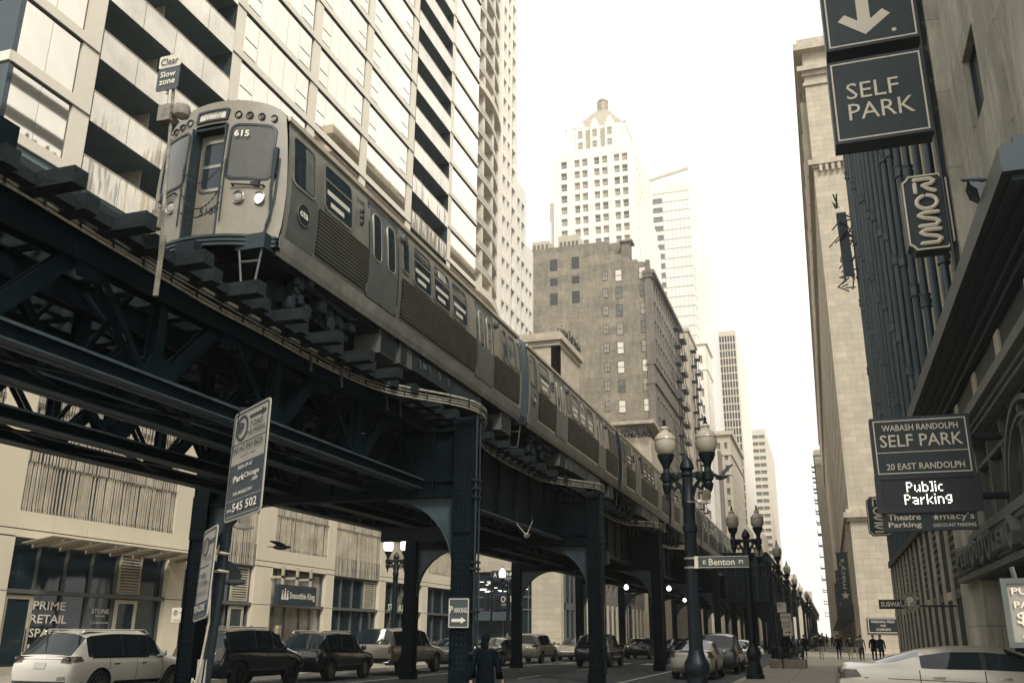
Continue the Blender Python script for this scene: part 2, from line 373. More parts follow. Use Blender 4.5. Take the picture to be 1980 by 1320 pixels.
mat('fin_cream', (0.46,0.405,0.30), .55, var=.3, scale=.8)
mat('fin_back', (0.03,0.036,0.036), .8)
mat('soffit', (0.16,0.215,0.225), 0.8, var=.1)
mat('seam', (0.10,0.105,0.098), 0.6)
glass_mat('curtain_glass', (0.87,0.815,0.70), 0.03, 0.96, 0.0012, .5)
glass_mat('balcony_glass', (0.74,0.69,0.58), 0.10, 0.75, 0.05, 1.2, var=.2)
glass_mat('corner_glass', (0.06,0.08,0.088), 0.05, 0.5, 0.08, .5)
glass_mat('shop_glass', (0.018,0.032,0.040), 0.05, 0.12, 0.01, 1)
glass_mat('glass_dark', (0.06,0.075,0.08), 0.08, 0.3, 0.02, 1)
mat('shop_frame', (0.40,0.36,0.275), 0.5)
mat('louver', (0.42,0.375,0.285), 0.5)
mat('fire_escape', (0.02,0.027,0.03), 0.6)
mat('far_stone', (0.42,0.375,0.29), 0.9, var=.12, scale=.2)
mat('far_pale', (0.55,0.50,0.40), 0.9, var=.1, scale=.2)
mat('foliage', (0.028,0.036,0.03), 0.9, var=.5, scale=3)
mat('skin', (0.42,0.30,0.21), 0.6)
mat('cloth_dark', (0.003,0.006,0.008), 0.9, spec=.03, var=.3, scale=12, bump=.2)
mat('cloth_navy', (0.012,0.02,0.025), 0.9, spec=.05, var=.3, scale=10)
mat('cloth_grey', (0.12,0.118,0.105), 0.9, var=.3, scale=10)
mat('cloth_tan', (0.36,0.32,0.25), 0.9, var=.2, scale=10)
mat('hair_dark', (0.016,0.017,0.016), 0.6, var=.3, scale=20)
mat('hair_light', (0.30,0.25,0.17), 0.6, var=.3, scale=20)
mat('feather', (0.035,0.045,0.05), 0.7, var=.4, scale=15)
mat('feather_pale', (0.55,0.5,0.42), 0.7)
mat('car_white', (0.72,0.67,0.56), 0.35, coat=.6, var=.03)
mat('car_silver', (0.50,0.465,0.385), 0.3, metal=.55, coat=.6, var=.03)
mat('car_tan', (0.36,0.325,0.25), 0.32, metal=.4, coat=.5, var=.03)
mat('car_black', (0.010,0.015,0.018), 0.22, coat=.8, var=.1)
mat('car_grey', (0.075,0.085,0.085), 0.28, metal=.3, coat=.6, var=.05)
glass_mat('car_glass', (0.016,0.024,0.028), 0.03, 0.0, 0.005, 3)
mat('well', (0.004,0.006,0.008), 0.9)
mat('tyre', (0.012,0.015,0.017), 0.8, var=.2)
mat('rim', (0.30,0.285,0.24), 0.3, metal=.8)
mat('rim_dark', (0.03,0.035,0.036), 0.35, metal=.6)
mat('light_lens', (0.30,0.29,0.25), 0.12, var=.3, scale=25)
mat('tail_lens', (0.10,0.075,0.06), 0.12, var=.4, scale=25)
mat('plate', (0.55,0.52,0.44), 0.5)
mat('wood_fence', (0.02,0.028,0.03), 0.7)
def screen_mat(name):
    m = mat(name, (0.5,0.45,0.34), 0.55, metal=.2); t = m.node_tree; b = t.nodes['Principled BSDF']
    co = t.nodes.new('ShaderNodeTexCoord'); out = None
    for sc, slant in (((75,75,1.3), .05), ((150,150,1.9), -.04)):
        mp = t.nodes.new('ShaderNodeMapping'); mp.inputs['Scale'].default_value = sc; mp.inputs['Rotation'].default_value = (slant, 0, 0)
        n = t.nodes.new('ShaderNodeTexNoise'); n.inputs['Scale'].default_value = 0.28; n.inputs['Detail'].default_value = 2; t.links.new(co.outputs['Object'], mp.inputs['Vector']); t.links.new(mp.outputs['Vector'], n.inputs['Vector'])
        if out is None: out = n.outputs['Fac']
        else:
            a = t.nodes.new('ShaderNodeMath'); a.operation = 'ADD'; t.links.new(out, a.inputs[0]); t.links.new(n.outputs['Fac'], a.inputs[1]); out = a.outputs[0]
    r = t.nodes.new('ShaderNodeValToRGB'); q = r.color_ramp.elements
    h = t.nodes.new('ShaderNodeMath'); h.operation = 'MULTIPLY'; h.inputs[1].default_value = .5; t.links.new(out, h.inputs[0]); t.links.new(h.outputs[0], r.inputs['Fac'])
    q[0].position = .44; q[0].color = (0.035,0.042,0.042,1); q[1].position = .53; q[1].color = (0.60,0.53,0.40,1); z = q.new(.49); z.color = (.20,.185,.15,1)
    t.links.new(r.outputs['Color'], b.inputs['Base Color'])
    bp = t.nodes.new('ShaderNodeBump'); bp.inputs['Strength'].default_value = .6; bp.inputs['Distance'].default_value = .05; t.links.new(h.outputs[0], bp.inputs['Height']); t.links.new(bp.outputs['Normal'], b.inputs['Normal'])
screen_mat('metal_screen')
mat('steel_lit', (0.035,0.055,0.063), .55, var=.35, scale=4)  # lighter copy of the steel paint: bounced light put into the colour
# ------------------------------------------------------------------ ground
RX, LX = -3.3, -19.6                       # kerb lines of the avenue
FR, FL = 3.5, -27.3                        # building lines right and left
XS0, XS1 = 60.0, 90.0                      # cross street
mb = MB(); mb.box(-250, 190, -120, 1010, -0.6, -0.02); mb.build('ground', 'asphalt', kind='structure')
mb = MB(); mb.add([(LX,-40,0),(RX,-40,0),(RX,900,0),(LX,900,0)], [(0,1,2,3)]); mb.build('road', 'asphalt', kind='structure')
mb = MB(); mb.add([(-240,XS0,0.004),(180,XS0,0.004),(180,XS1,0.004),(-240,XS1,0.004)], [(0,1,2,3)]); mb.build('cross_road', 'asphalt', kind='structure')
def walk(x0, x1, y0, y1, nm):
    mb = MB(); mb.box(x0, x1, y0, y1, -0.3, 0.13); 
    yy = y0+1.5
    o = mb.build(nm, 'sidewalk_slabs', kind='structure')
block_mat('sidewalk_slabs', (0.37,0.335,0.27), (0.34,0.305,0.245), (0.17,0.155,0.125), 1.5, 1.5, 0.012, grime=.25, offset=0, bump=0)
# pavement slabs lie flat: use x,y
t = M['sidewalk_slabs'].node_tree
for n in t.nodes:
    if n.bl_idname == 'ShaderNodeTexBrick':
        for l in list(t.links):
            if l.to_node == n: t.links.remove(l)
        c = t.nodes.new('ShaderNodeTexCoord'); t.links.new(c.outputs['Object'], n.inputs['Vector'])
walk(RX+.16, 60, 24.0, XS0-5, 'sidewalk'); walk(RX+.16, 60, -40, 13.0, 'sidewalk')
walk(RX+.16, 60, XS1+4, 700, 'sidewalk'); walk(-60, LX-.16, -40, XS0-4, 'sidewalk'); walk(-60, LX-.16, XS1+3, 700, 'sidewalk')
mb = MB(); mb.hexa([(RX+.0,13,-.2),(60,13,-.2),(60,24,-.2),(RX,24,-.2),(RX+.6,13,.045),(60,13,.045),(60,24,.045),(RX+.6,24,.045)]); mb.build('driveway', 'concrete', kind='structure')
for x0, x1, y0, y1 in ((RX, RX+.16, 24, XS0-5), (RX, RX+.16, -40, 13), (RX, RX+.16, XS1+4, 700), (LX-.16, LX, -40, XS0-4), (LX-.16, LX, XS1+3, 700)):
    mb = MB(); mb.box(x0, x1, y0, y1, -.3, .135); mb.build('kerb', 'kerb_stone', kind='structure')
mb = MB()
for x, a, b in ((-7.35,26,58),(-15.9,22,58),(-7.35,92,300),(-15.9,92,300)): mb.box(x-.06, x+.06, a, b, .003, .007)
for y in range(18, 58, 9): mb.box(-11.72, -11.6, y, y+3, .003, .007)
for k in range(9): mb.box(-18.6+k*1.6, -17.9+k*1.6, 55.2, 57.8, .003, .007)
mb.box(-19.4, -12, 53.0, 53.4, .003, .007)
mb.build('road_markings', 'road_paint', kind='structure')

mb = MB(); mb.add([(-3.0,XS0-5,0.009),(12,XS0-5,0.009),(12,XS1+4,0.009),(-3.0,XS1+4,0.009)],[(0,1,2,3)]); mb.build('crosswalk','concrete',kind='structure')
mat('white_sign_lit', (.62,.58,.47), .5)
glass_mat('windscreen', (.10,.10,.088), .03, .5, .05, 1.5, var=.6)  # uneven base colour: reflections in the pane put into its tone
mat('gutter_highlight',(.62,.56,.45),.35,metal=.4)  # extra bright: the reflection along the roof edge put into the colour
# ------------------------------------------------------------------ elevated railway
EL = thing('elevated_railway', 'riveted dark steel elevated railway over the middle of the street, with columns, girders, timber ties and rails', 'elevated railway', (-11.65, 20.5, 0))
CY = [20.5+13.2*k for k in range(-1, 13)]
CR, CL = -8.0, -15.3
def build_column(x, y, side, tall):
    mb = MB(); s = .225
    zt = 6.5
    mb.box(x-.23, x-.20, y-.22, y+.22, 0, zt); mb.box(x+.20, x+.23, y-.22, y+.22, 0, zt); mb.box(x-.20, x+.20, y-.19, y-.16, 0, zt); mb.box(x-.20, x+.20, y+.16, y+.19, 0, zt)
    mb.box(x-.27, x+.27, y-.26, y+.26, 0, .34); mb.box(x-.26, x+.26, y-.25, y+.25, zt-.02, zt+.10)
    mb.box(x-.24, x+.24, y-.242, y-.223, 3.9, 5.0)
    o = mb.build('column', 'steel_paint', EL)
    if tall:
        rv = MB()
        for k in range(46):
            z = .5+k*.13
            if z > 6.3: break
            for dx in (-.05, .05, -.15, .15) if k % 2 else (-.05, .05): rv.lathe([(.016,0),(.013,.009),(.004,.013)], (0,0,0), 6)
            n = (4 if k % 2 else 2)*18
            for i in range(len(rv.v)-n, len(rv.v)):
                j = (i-(len(rv.v)-n))//18; dx = ((-.05,.05,-.15,.15) if k % 2 else (-.05,.05))[j]; v = rv.v[i]; rv.v[i] = (x+dx+v[0], y-.242-v[2] if 3.9 < z < 5.0 else y-.19-v[2], z+v[1])
            for dy in (-.12, .12):
                rv.lathe([(.016,0),(.013,.009),(.004,.013)], (0,0,0), 6)
                for i in range(len(rv.v)-18, len(rv.v)): v = rv.v[i]; rv.v[i] = (x+.23+v[2], y+dy+v[0], z+v[1])
        rv.build('rivet_pattern', 'steel_edge', o, smooth=True, kind='stuff')
    return o
COLS = {}
for i, y in enumerate(CY):
    if i == 0: continue
    COLS[('R', i)] = build_column(CR, y, 1, i in (1, 2, 3))
    COLS[('L', i)] = build_column(CL, y, -1, i in (1, 2))
# conduit riser, boxes and junk on the near columns
for i in (1, 2, 3):
    y = CY[i]; mb = MB(); mb.tube((CR+.31, y-.1, .3), (CR+.31, y-.1, 6.7), .035, n=8); mb.tube((CR+.34, y+.06, .3), (CR+.34, y+.06, 6.9), .025, n=8)
    for z in (1.2, 2.1, 3.05, 3.2, 4.7, 4.9, 5.1): mb.box(CR+.232, CR+.38, y-.17, y+.12, z, z+.05)
    mb.build('riser_pipe', 'steel_edge', COLS[('R', i)], smooth=True)
def arc_brace(x, y, sg):
    """solid curved knee plate between column and cross girder; sg = direction from the column inward"""
    mb = MB(); R = 1.75; zt = 4.74; poly = [(0, 0)] ; n = 12
    pts = [(R-R*math.sin(PI/2*k/n), -(R-R*math.cos(PI/2*k/n))) for k in range(n+1)]   # from (R,0) to (0,-R)
    pts = [(R - R*math.sin(t), -R + R*math.cos(t)) for t in [PI/2*k/n for k in range(n+1)]]
    a = [(R-R*math.sin(t)+.0, -R*1.0+R*math.cos(t)) for t in [PI/2*k/n for k in range(n+1)]]
    outer = [(.0, 0.0)] + [(R, 0.0)]
    curve = [(R*(1-math.sin(t)), -R*(1-math.cos(t))) for t in [PI/2*k/n for k in range(n+1)]]
    poly = [(0,0)] + curve
    x0 = x + sg*.235
    mb.prism(poly, (x0, y-.02, zt), (sg,0,0), (0,0,1), (0,.04,0))
    for k in range(n):
        (a0,b0),(a1,b1) = curve[k], curve[k+1]
        mb.bar((x0+sg*a0, y, zt+b0), (x0+sg*a1, y, zt+b1), .22, .03, (0,1,0) if False else (sg*(b1-b0),0,-(a1-a0)), 0)
    mb.bar((x0+.02*sg, y, zt), (x0+.02*sg, y, zt-R), .2, .03, (1,0,0))
    return mb
for i, y in enumerate(CY):
    if i == 0: continue
    mb = MB(); mb.box(CL+.24, CR-.24, y-.012, y+.012, 4.80, 6.35); mb.box(CL+.24, CR-.24, y-.19, y+.19, 4.75, 4.80); mb.box(CL+.24, CR-.24, y-.19, y+.19, 6.35, 6.40)
    mb.box(CL+.24, CR-.24, y-.09, y-.013, 4.80, 4.90); mb.box(CL+.24, CR-.24, y-.09, y-.013, 5.14, 5.2)
    for k in range(7): x = CL+.9+k*.93; mb.box(x-.03, x+.03, y-.12, y-.013, 4.9, 6.35)
    g = mb.build('cross_girder', 'steel_paint', EL)
    arc_brace(CR, y, -1).build('knee_brace', 'steel_lit', g); arc_brace(CL, y, 1).build('knee_brace', 'steel_lit', g)
TX = (-9.2, -10.64, -12.75, -14.19)
def truss(x, ya, yb):
    mb = MB(); lo, hi = 4.98, 6.74; P = 4; st = (yb-ya)/P
    for s in (-.11, .11):
        mb.box(x+s-.01, x+s+.01, ya, yb, lo, lo+.2); mb.box(x+s-.012, x+s+.012, ya, yb, hi-.38, hi)
    mb.bf = MB(); mb.bf.box(x-.17, x-.06, ya, yb, lo-.025, lo-.001); mb.bf.box(x+.06, x+.17, ya, yb, lo-.025, lo-.001); mb.bf.box(x-.06, x+.06, ya, yb, lo-.016, lo-.002); mb.bf.box(x+.19, x+.20, ya, yb, lo+.17, lo+.212); mb.box(x-.18, x+.18, ya, yb, hi, hi+.025)
    mb.box(x+.122, x+.19, ya, yb, lo+.19, lo+.21); mb.box(x-.19, x-.122, ya, yb, lo+.19, lo+.21)
    mb.box(x+.122, x+.19, ya, yb, hi-.40, hi-.38)
    for k in range(P):
        y0 = ya+k*st; y1 = y0+st; ym = (y0+y1)/2
        for s in (-.075, .075):
            mb.bar((x+s, ym+.12, hi-.22), (x+s, y1-.12, lo+.12), .02, .11, (1,0,0) if False else (0,0,1))
            mb.bar((x+s, ym-.12, hi-.22), (x+s, y0+.12, lo+.12), .02, .24, (0,0,1))
        mb.bar((x, ym-.12, hi-.22), (x, y0+.12, lo+.12), .13, .02, (0,0,1))
        if k: 
            mb.box(x-.10, x-.08, y0-.09, y0+.09, lo+.2, hi-.38); mb.box(x+.08, x+.10, y0-.09, y0+.09, lo+.2, hi-.38); mb.box(x-.08, x+.08, y0-.01, y0+.01, lo+.2, hi-.38)
            # gusset
            mb.prism([(-.45,0),(.45,0),(.2,.5),(-.2,.5)], (x+.124, y0, lo+.02), (0,1,0), (0,0,1), (.012,0,0)); mb.prism([(-.45,0),(.45,0),(.2,.5),(-.2,.5)], (x-.136, y0, lo+.02), (0,1,0), (0,0,1), (.012,0,0))
        mb.prism([(-.35,0),(.35,0),(.2,-.4),(-.2,-.4)], (x+.124, ym, hi-.2), (0,1,0), (0,0,1), (.012,0,0))
    return mb
def plate_girder(x, ya, yb):
    mb = MB(); mb.box(x-.012, x+.012, ya, yb, 4.99, 6.73); mb.bf = MB(); mb.bf.box(x-.17, x+.17, ya, yb, 4.95, 4.989); mb.box(x-.17, x+.17, ya, yb, 6.73, 6.76)
    n = 8
    for k in range(n):
        y = ya+(yb-ya)*(k+.5)/n; mb.box(x+.0125, x+.11, y-.03, y+.03, 4.995, 6.725); mb.box(x-.11, x-.0125, y-.03, y+.03, 4.995, 6.725)
    return mb
for i in range(len(CY)-1):
    ya, yb = CY[i]+.2, CY[i+1]-.2
    for x in TX:
        tr = i < 1 or (i < 3 and x in TX[1:3]); g_ = (truss if tr else plate_girder)(x, ya, yb); o = g_.build('lattice_girder' if tr else 'plate_girder', 'steel_paint', EL); g_.bf.build('bottom_flange', 'steel_lit', o)
for x in TX: g_ = truss(x, CY[0]-13, CY[0]-.2); o = g_.build('lattice_girder', 'steel_paint', EL); g_.bf.build('bottom_flange', 'steel_lit', o)
mb = MB()
for i in range(0, 5):                                     # sway bracing between the girders
    for k in range(4):
        y0 = CY[i]+3.3*k; y1 = y0+3.3
        for a, b in ((TX[0],TX[1]),(TX[2],TX[3])):
            mb.bar((a, y0, 5.05), (b, y1, 5.05), .1, .03); mb.bar((b, y0, 5.02), (a, y1, 5.02), .1, .03)
        for a, b in ((TX[0],TX[1]),(TX[1],TX[2]),(TX[2],TX[3])):
            mb.bar((a, y1-.1, 5.2), (b, y1-.1, 6.8), .08, .05); mb.bar((b, y1-.16, 5.2), (a, y1-.16, 6.8), .08, .05)
mb.build('sway_bracing', 'steel_paint', EL)
# ties, guard timbers, rails
random.seed(3)
ty = 5.2; k = 0; stuff = MB(); n = 0
def tie_mb(y, long):
    mb = MB(); x1 = (-8.17 if y < 17 else -8.38) if long else (-8.5 if y < 17 else -8.6); dx = random.uniform(-.05,.05); h = random.uniform(-.012,.012); w_ = .115
    dr = random.uniform(-.02, .02)
    mb.hexa([(-11.5,y-w_+dr,6.77),(x1+dx,y-w_-dr,6.77),(x1+dx,y+w_-dr,6.77),(-11.5,y+w_+dr,6.77),(-11.5,y-w_+dr,6.99+h),(x1+dx,y-w_-dr,6.99+h),(x1+dx,y+w_-dr,6.99+h),(-11.5,y+w_+dr,6.99+h)])
    return mb
while ty < 175:
    mb = tie_mb(ty, k % 2 == 0)
    if n < 100: o = mb.build('crosstie', 'tie_wood', EL); n += 1
    else: stuff.add(mb.v, mb.f)
    ty += .655; k += 1
for j in range(250):
    y = -5+j*.7; stuff.box(-15.1, -11.9, y-.11, y+.11, 6.77, 6.99)
stuff.build('crosstie', 'tie_wood', EL, kind='stuff')
for x in (-8.78, -11.2, -12.15, -14.8):
    mb = MB(); 
    for s in range(-2, 30): y = s*6.0; mb.box(x-.09, x+.09, y+.03, y+5.97, 6.80, 6.955)
    mb.build('guard_timber', 'tie_wood', EL)
for x in TX:
    mb = MB(); mb.box(x-.07, x+.07, -10, 180, 7.005, 7.03); mb.box(x-.012, x+.012, -10, 180, 7.03, 7.11); mb.box(x-.036, x+.036, -10, 180, 7.11, 7.15); mb.build('rail', 'rail_steel', EL)
# conduits: run along the outer girder, swing out round the column heads
def cond_x(y):
    x = -8.98
    for c in CY: x = max(x, -8.98 + 1.33*math.exp(-((y-c)/2.3)**2))
    if y < 15: x = -8.98
    return x
for dz, dx, r in ((0,0,.02),(.06,.03,.012),(.14,.02,.026),(-.07,.02,.022)):
    mb = MB(); pts = []; y = 3.0; ph = random.uniform(0, 6)
    while y < 120:
        hump = max(math.exp(-((y-c)/2.6)**2) for c in CY)
        pts.append((cond_x(y)+dx, y, 6.67+dz+.16*hump+.008*math.sin(y*2.1+ph))); y += .45 if y < 60 else 1.0
    mb.pipe(pts, r, 5); mb.build('conduit', 'conduit', EL, smooth='all')
y = 5.0
while y < 48:
    x = cond_x(y); zc = 6.67+.16*max(math.exp(-((y-c)/2.6)**2) for c in CY); mb = MB(); mb.box(x-.02, x+.05, y-.008, y+.008, zc-.08, zc+.16); mb.build('conduit_clamp', 'steel_edge', EL); y += .62
for i in range(1, 6): mb = MB(); mb.box(CR-.2, CR+.45, CY[i]-.05, CY[i]+.05, 6.62, 6.68); mb.build('conduit_bracket', 'steel_edge', EL)
# bits hanging from the girder near column A, walkway bracket
for y in (14.6, 15.8, 17.9, 18.6): mb = MB(); mb.tube((-8.92, y, 6.75), (-8.9, y+.05, 6.35), .02, .035, 6); mb.build('cable_bracket', 'steel_edge', EL)
mb = MB(); mb.box(-9.7,-8.6,6.3,7.26,7.0,7.33); mb.build('track_box','steel_paint',EL)
# lamps and junction boxes beneath the deck
for x, y in ((-12.6, 62.0), (-10.1, 64.0), (-12.2,86)):
    mb = MB(); mb.lathe([(.02,-.02),(.10,0),(.15,.1),(.12,.22),(.03,.3)], (x,y,4.5), 12); mb.build('underdeck_lamp', 'lamp_on', EL, smooth=True)
mb = MB(); mb.box(-12.9,-10.6,26,26.04,4.3,4.72); mb.box(-9.3,-8.4,CY[2]+4,CY[2]+4.4,4.4,4.9); mb.build('utility_box', 'steel_edge', EL)
# elevated station platform beyond the cross street
ST = thing('station_platform', 'dark steel elevated station block beside the track, behind the street name plate, beyond the cross street', 'station', (-6.4, 84, 0))
mb = MB(); mb.box(-8.35,-4.75,84,150,4.35,4.6); mb.box(-8.35,-4.75,84,84.12,4.6,8.35); mb.box(-4.87,-4.75,84.12,150,4.6,8.35); mb.box(-8.35,-4.87,84.12,150,8.25,8.35)
mb.box(-8.45,-4.6,83.8,150,8.36,8.52); mb.box(-4.74,-4.1,86,150,6.5,6.8); mb.build('deck_box', 'steel_paint', ST)
mb = MB()
for k in range(5): mb.box(-8.3+k*.86,-8.22+k*.86,83.88,83.99,4.4,8.3)
for z in (5.2,6.6,7.4): mb.box(-8.35,-4.75,83.93,83.995,z,z+.08)
for k in range(12): mb.box(-4.745,-4.66,84.5+k*4,84.6+k*4,4.4,8.3)
mb.build('rib', 'steel_edge', ST)
for y in (85, 98, 111, 124): 
    mb = MB(); mb.box(-5.2,-4.8,y,y+.4,.13,4.34); mb.prism([(0,0),(-1.6,0),(-.25,-1.6),(0,-1.6)],(-5.2,y+.18,4.34),(1,0,0),(0,0,1),(0,.04,0)); mb.build('post', 'steel_paint', ST)
# ------------------------------------------------------------------ train
def prof_x(z):
    P = [(.55,1.31),(.63,1.335),(1.0,1.39),(1.5,1.42),(2.0,1.415),(2.7,1.365),(3.2,1.29)]
    for (a,b),(c,d) in zip(P, P[1:]):
        if z <= c: return b+(d-b)*(z-a)/(c-a)
    return 1.29
def side_patch(mb, y0, y1, z0, z1, off, r=0.0, thick=.02, mi=0, nz=6):
    """a panel lying on the curved train side, rounded corners when r"""
    if r:
        poly = rrect(y0, y1, z0, z1, r, 4)
        c = ((y0+y1)/2, (z0+z1)/2)
        # strips along z so that it follows the curve
        lv = sorted(set([round(p[1],4) for p in poly]))
        rows = []
        for z in lv:
            ys = [p[0] for p in poly if abs(p[1]-z) < 2e-4]; rows.append((z, min(ys), max(ys)))
        n = 4; big = []
        for (z,a,b),(z2,a2,b2) in zip(rows, rows[1:]):
            big.append((z,a,b))
            if z2-z > .25:
                for k in range(1, n): big.append((z+(z2-z)*k/n, a+(a2-a)*k/n, b+(b2-b)*k/n))
        big.append(rows[-1]); rows = big
    else: rows = [(z0+(z1-z0)*k/nz, y0, y1) for k in range(nz+1)]
    vs = []
    for z,a,b in rows: x = prof_x(z)+off; vs += [(x,a,z),(x,b,z),(x-thick,a,z),(x-thick,b,z)]
    fs = []
    for k in range(len(rows)-1):
        i = 4*k; j = i+4; fs += [(i,i+1,j+1,j),(i+2,j+2,j+3,i+3),(i,j,j+2,i+2),(i+1,i+3,j+3,j+1)]
    fs += [(0,2,3,1),(len(vs)-4,len(vs)-3,len(vs)-1,len(vs)-2)]
    mb.add(vs, fs, mi)
def side_ring(mb, y0, y1, z0, z1, r, wd, off, mi=0):
    po = rrect(y0-wd, y1+wd, z0-wd, z1+wd, r+wd, 4); pi_ = rrect(y0, y1, z0, z1, r, 4)
    def dens(P):
        out = []
        for (a,b),(c,d) in zip(P, P[1:]+P[:1]):
            n = max(1, int(math.hypot(c-a, d-b)/.25)) if math.hypot(c-a,d-b) > .3 else 1
            for k in range(n): out.append((a+(c-a)*k/n, b+(d-b)*k/n))
        return out
    n = len(po); P = []; Q = []
    for i in range(n):
        j = (i+1) % n; L = math.hypot(po[j][0]-po[i][0], po[j][1]-po[i][1]); m_ = 4 if L > .3 else 1
        for k in range(m_): f = k/m_; P.append((po[i][0]+(po[j][0]-po[i][0])*f, po[i][1]+(po[j][1]-po[i][1])*f)); Q.append((pi_[i][0]+(pi_[j][0]-pi_[i][0])*f, pi_[i][1]+(pi_[j][1]-pi_[i][1])*f))
    n = len(P); vs = []
    for L, o in ((P,off-.02),(Q,off-.02),(P,off),(Q,off)): vs += [(prof_x(z)+o, y, z) for y, z in L]
    fs = []
    for i in range(n):
        j = (i+1) % n; fs += [(2*n+i,2*n+j,3*n+j,3*n+i),(i,j,2*n+j,2*n+i),(n+i,3*n+i,3*n+j,n+j)]
    mb.add(vs, fs, mi)
def front_y(x, z): return -0.5*(1-(min(abs(x),1.42)/1.42)**2) + .05*max(0, z-2.0)**2
CARL = 14.08
def roof_z(x): 
    t = min(1, abs(x)/1.29); return 3.2+.36*math.sqrt(max(0, 1-t**2.6))
def build_car(label, lead):
    T = thing('train_car', label, 'train car', (0,0,0), 'cars of the elevated train')
    mb = MB(); ZS = [.55,.63,.8,1.0,1.25,1.5,1.75,2.0,2.35,2.7,2.95,3.2]; XS = [1.29*math.sin(PI/2*k/8) for k in range(8,-1,-1)]
    ring = [(prof_x(z), z) for z in ZS] + [(x, roof_z(x)) for x in XS[1:]]
    ring = ring + [(-x, z) for x, z in reversed(ring[:-1])]
    n = len(ring); ST_ = [0.02, .3, 1, 3, 6, 9, 12, 13.4, CARL-.3]
    vs = [(x*(1 if y < 13.5 else .985), y + (.05*max(0,z-2)**2 if y < .2 else 0), z) for y in ST_ for x, z in ring]; fs = []; ms = []
    for k in range(len(ST_)-1):
        for i in range(n-1):
            fs.append((k*n+i, k*n+i+1, (k+1)*n+i+1, (k+1)*n+i)); ms.append(1 if ring[i][1] >= 3.199 and ring[i+1][1] >= 3.199 else 0)
    fs.append(tuple((len(ST_)-1)*n+i for i in range(n))); ms.append(0)
    k0 = len(mb.v); mb.v += vs; mb.f += fs; mb.m += ms
    # floor
    mb.add([(-1.31,.02,.55),(1.31,.02,.55),(1.31,CARL-.3,.55),(-1.31,CARL-.3,.55)],[(0,1,2,3)],2)
    body = mb.build('body_shell', ['train_side','train_roof','under_gear'], T, smooth=30)
    # front mask (bowed), with its face grid
    mb = MB(); NX = 24; zb = .78
    vs = []; fs = []
    zl = [.78,1.0,1.3,1.6,1.9,2.2,2.5,2.8,3.05,3.2]
    for z in zl:
        for i in range(NX+1):
            x = (-1+2*i/NX)*(prof_x(z)+.004); vs.append((x, front_y(x,z), z))
    for i in range(NX+1):
        x = (-1+2*i/NX)*(prof_x(3.2)+.004); vs.append((x, front_y(x,roof_z(x))+.02, max(3.2, roof_z(x)+.004)))
    R_ = len(zl)+1
    for j in range(R_-1):
        for i in range(NX):
            zc = zl[min(j,len(zl)-1)]; xc = abs((-1+2*(i+.5)/NX)*1.4)
            if lead and xc < .36 and j < 8: continue                # door recess stays open
            fs.append((j*(NX+1)+i, j*(NX+1)+i+1, (j+1)*(NX+1)+i+1, (j+1)*(NX+1)+i))
    mb.add(vs, fs)
    # roof crown strip joining mask and shell
    for i in range(NX):
        a = len(zl)*(NX+1)+i; p, q = vs[a], vs[a+1]; mb.add([p, q, (q[0], .35, q[2]), (p[0], .35, p[2])], [(0,1,2,3)])
    mb.box(-1.30,-.36,.0,.02,.6,.8); 
    fr = mb.build('front_mask', 'train_front' if lead else 'train_dark', T, smooth=30)
    def fpatch(m_, poly, off, mi=0, deep=.03):
        k = len(poly); cx = sum(p[0] for p in poly)/k; cz = sum(p[1] for p in poly)/k
        vs = [(x, front_y(x,z)-off, z) for x, z in poly] + [(x, front_y(x,z)-off+deep, z) for x, z in poly] + [(cx, front_y(cx,cz)-off, cz)]
        mid = [( (x+cx)/2, front_y((x+cx)/2,(z+cz)/2)-off, (z+cz)/2) for x, z in poly]
        vs += mid; b = 2*k+1
        fs = [(i, (i+1) % k, b+(i+1) % k, b+i) for i in range(k)] + [(b+i, b+(i+1) % k, 2*k) for i in range(k)] + [(i, k+i, k+(i+1) % k, (i+1) % k) for i in range(k)]
        m_.add(vs, fs, mi)
    def fring(m_, po, pi_, off, mi=0):
        k = len(po); Y = lambda L, o: [(x, front_y(x,z)-o, z) for x, z in L]
        vs = Y(po,off)+Y(pi_,off)+Y(po,-.01)+Y(pi_,-.01); fs = []
        for i in range(k):
            j = (i+1) % k; fs += [(i,j,k+j,k+i),(i,2*k+i,2*k+j,j),(k+i,k+j,3*k+j,3*k+i)]
        m_.add(vs, fs, mi)
    def dens(P, n=3):
        out = []
        for (a,b),(c,d) in zip(P, P[1:]+P[:1]):
            m_ = n if math.hypot(c-a,d-b) > .3 else 1
            for i in range(m_): out.append((a+(c-a)*i/m_, b+(d-b)*i/m_))
        return out
    for sx, fx in ((1,(.47,1.16)),(-1,(-1.16,-.47))):
        pane = dens(rrect(fx[0], fx[1], 1.90, 2.96, .11, 4)); outer = dens(rrect(fx[0]-.045, fx[1]+.045, 1.855, 3.005, .15, 4))
        m_ = MB(); fpatch(m_, pane, .006, 0)
        win = m_.build('windshield', 'windscreen', fr, smooth=30)
        m_ = MB(); fring(m_, outer, pane, .022); m_.build('gasket', 'black', win, smooth=30)
        if sx > 0 and lead: 
            m_ = MB(); lettering(m_, '615', (.66, front_y(.66,2.77)-.05, 2.77), (1,.33,0), (0,.07,1), .27, .13, .015); m_.build('run_number', 'sign_letter', win)
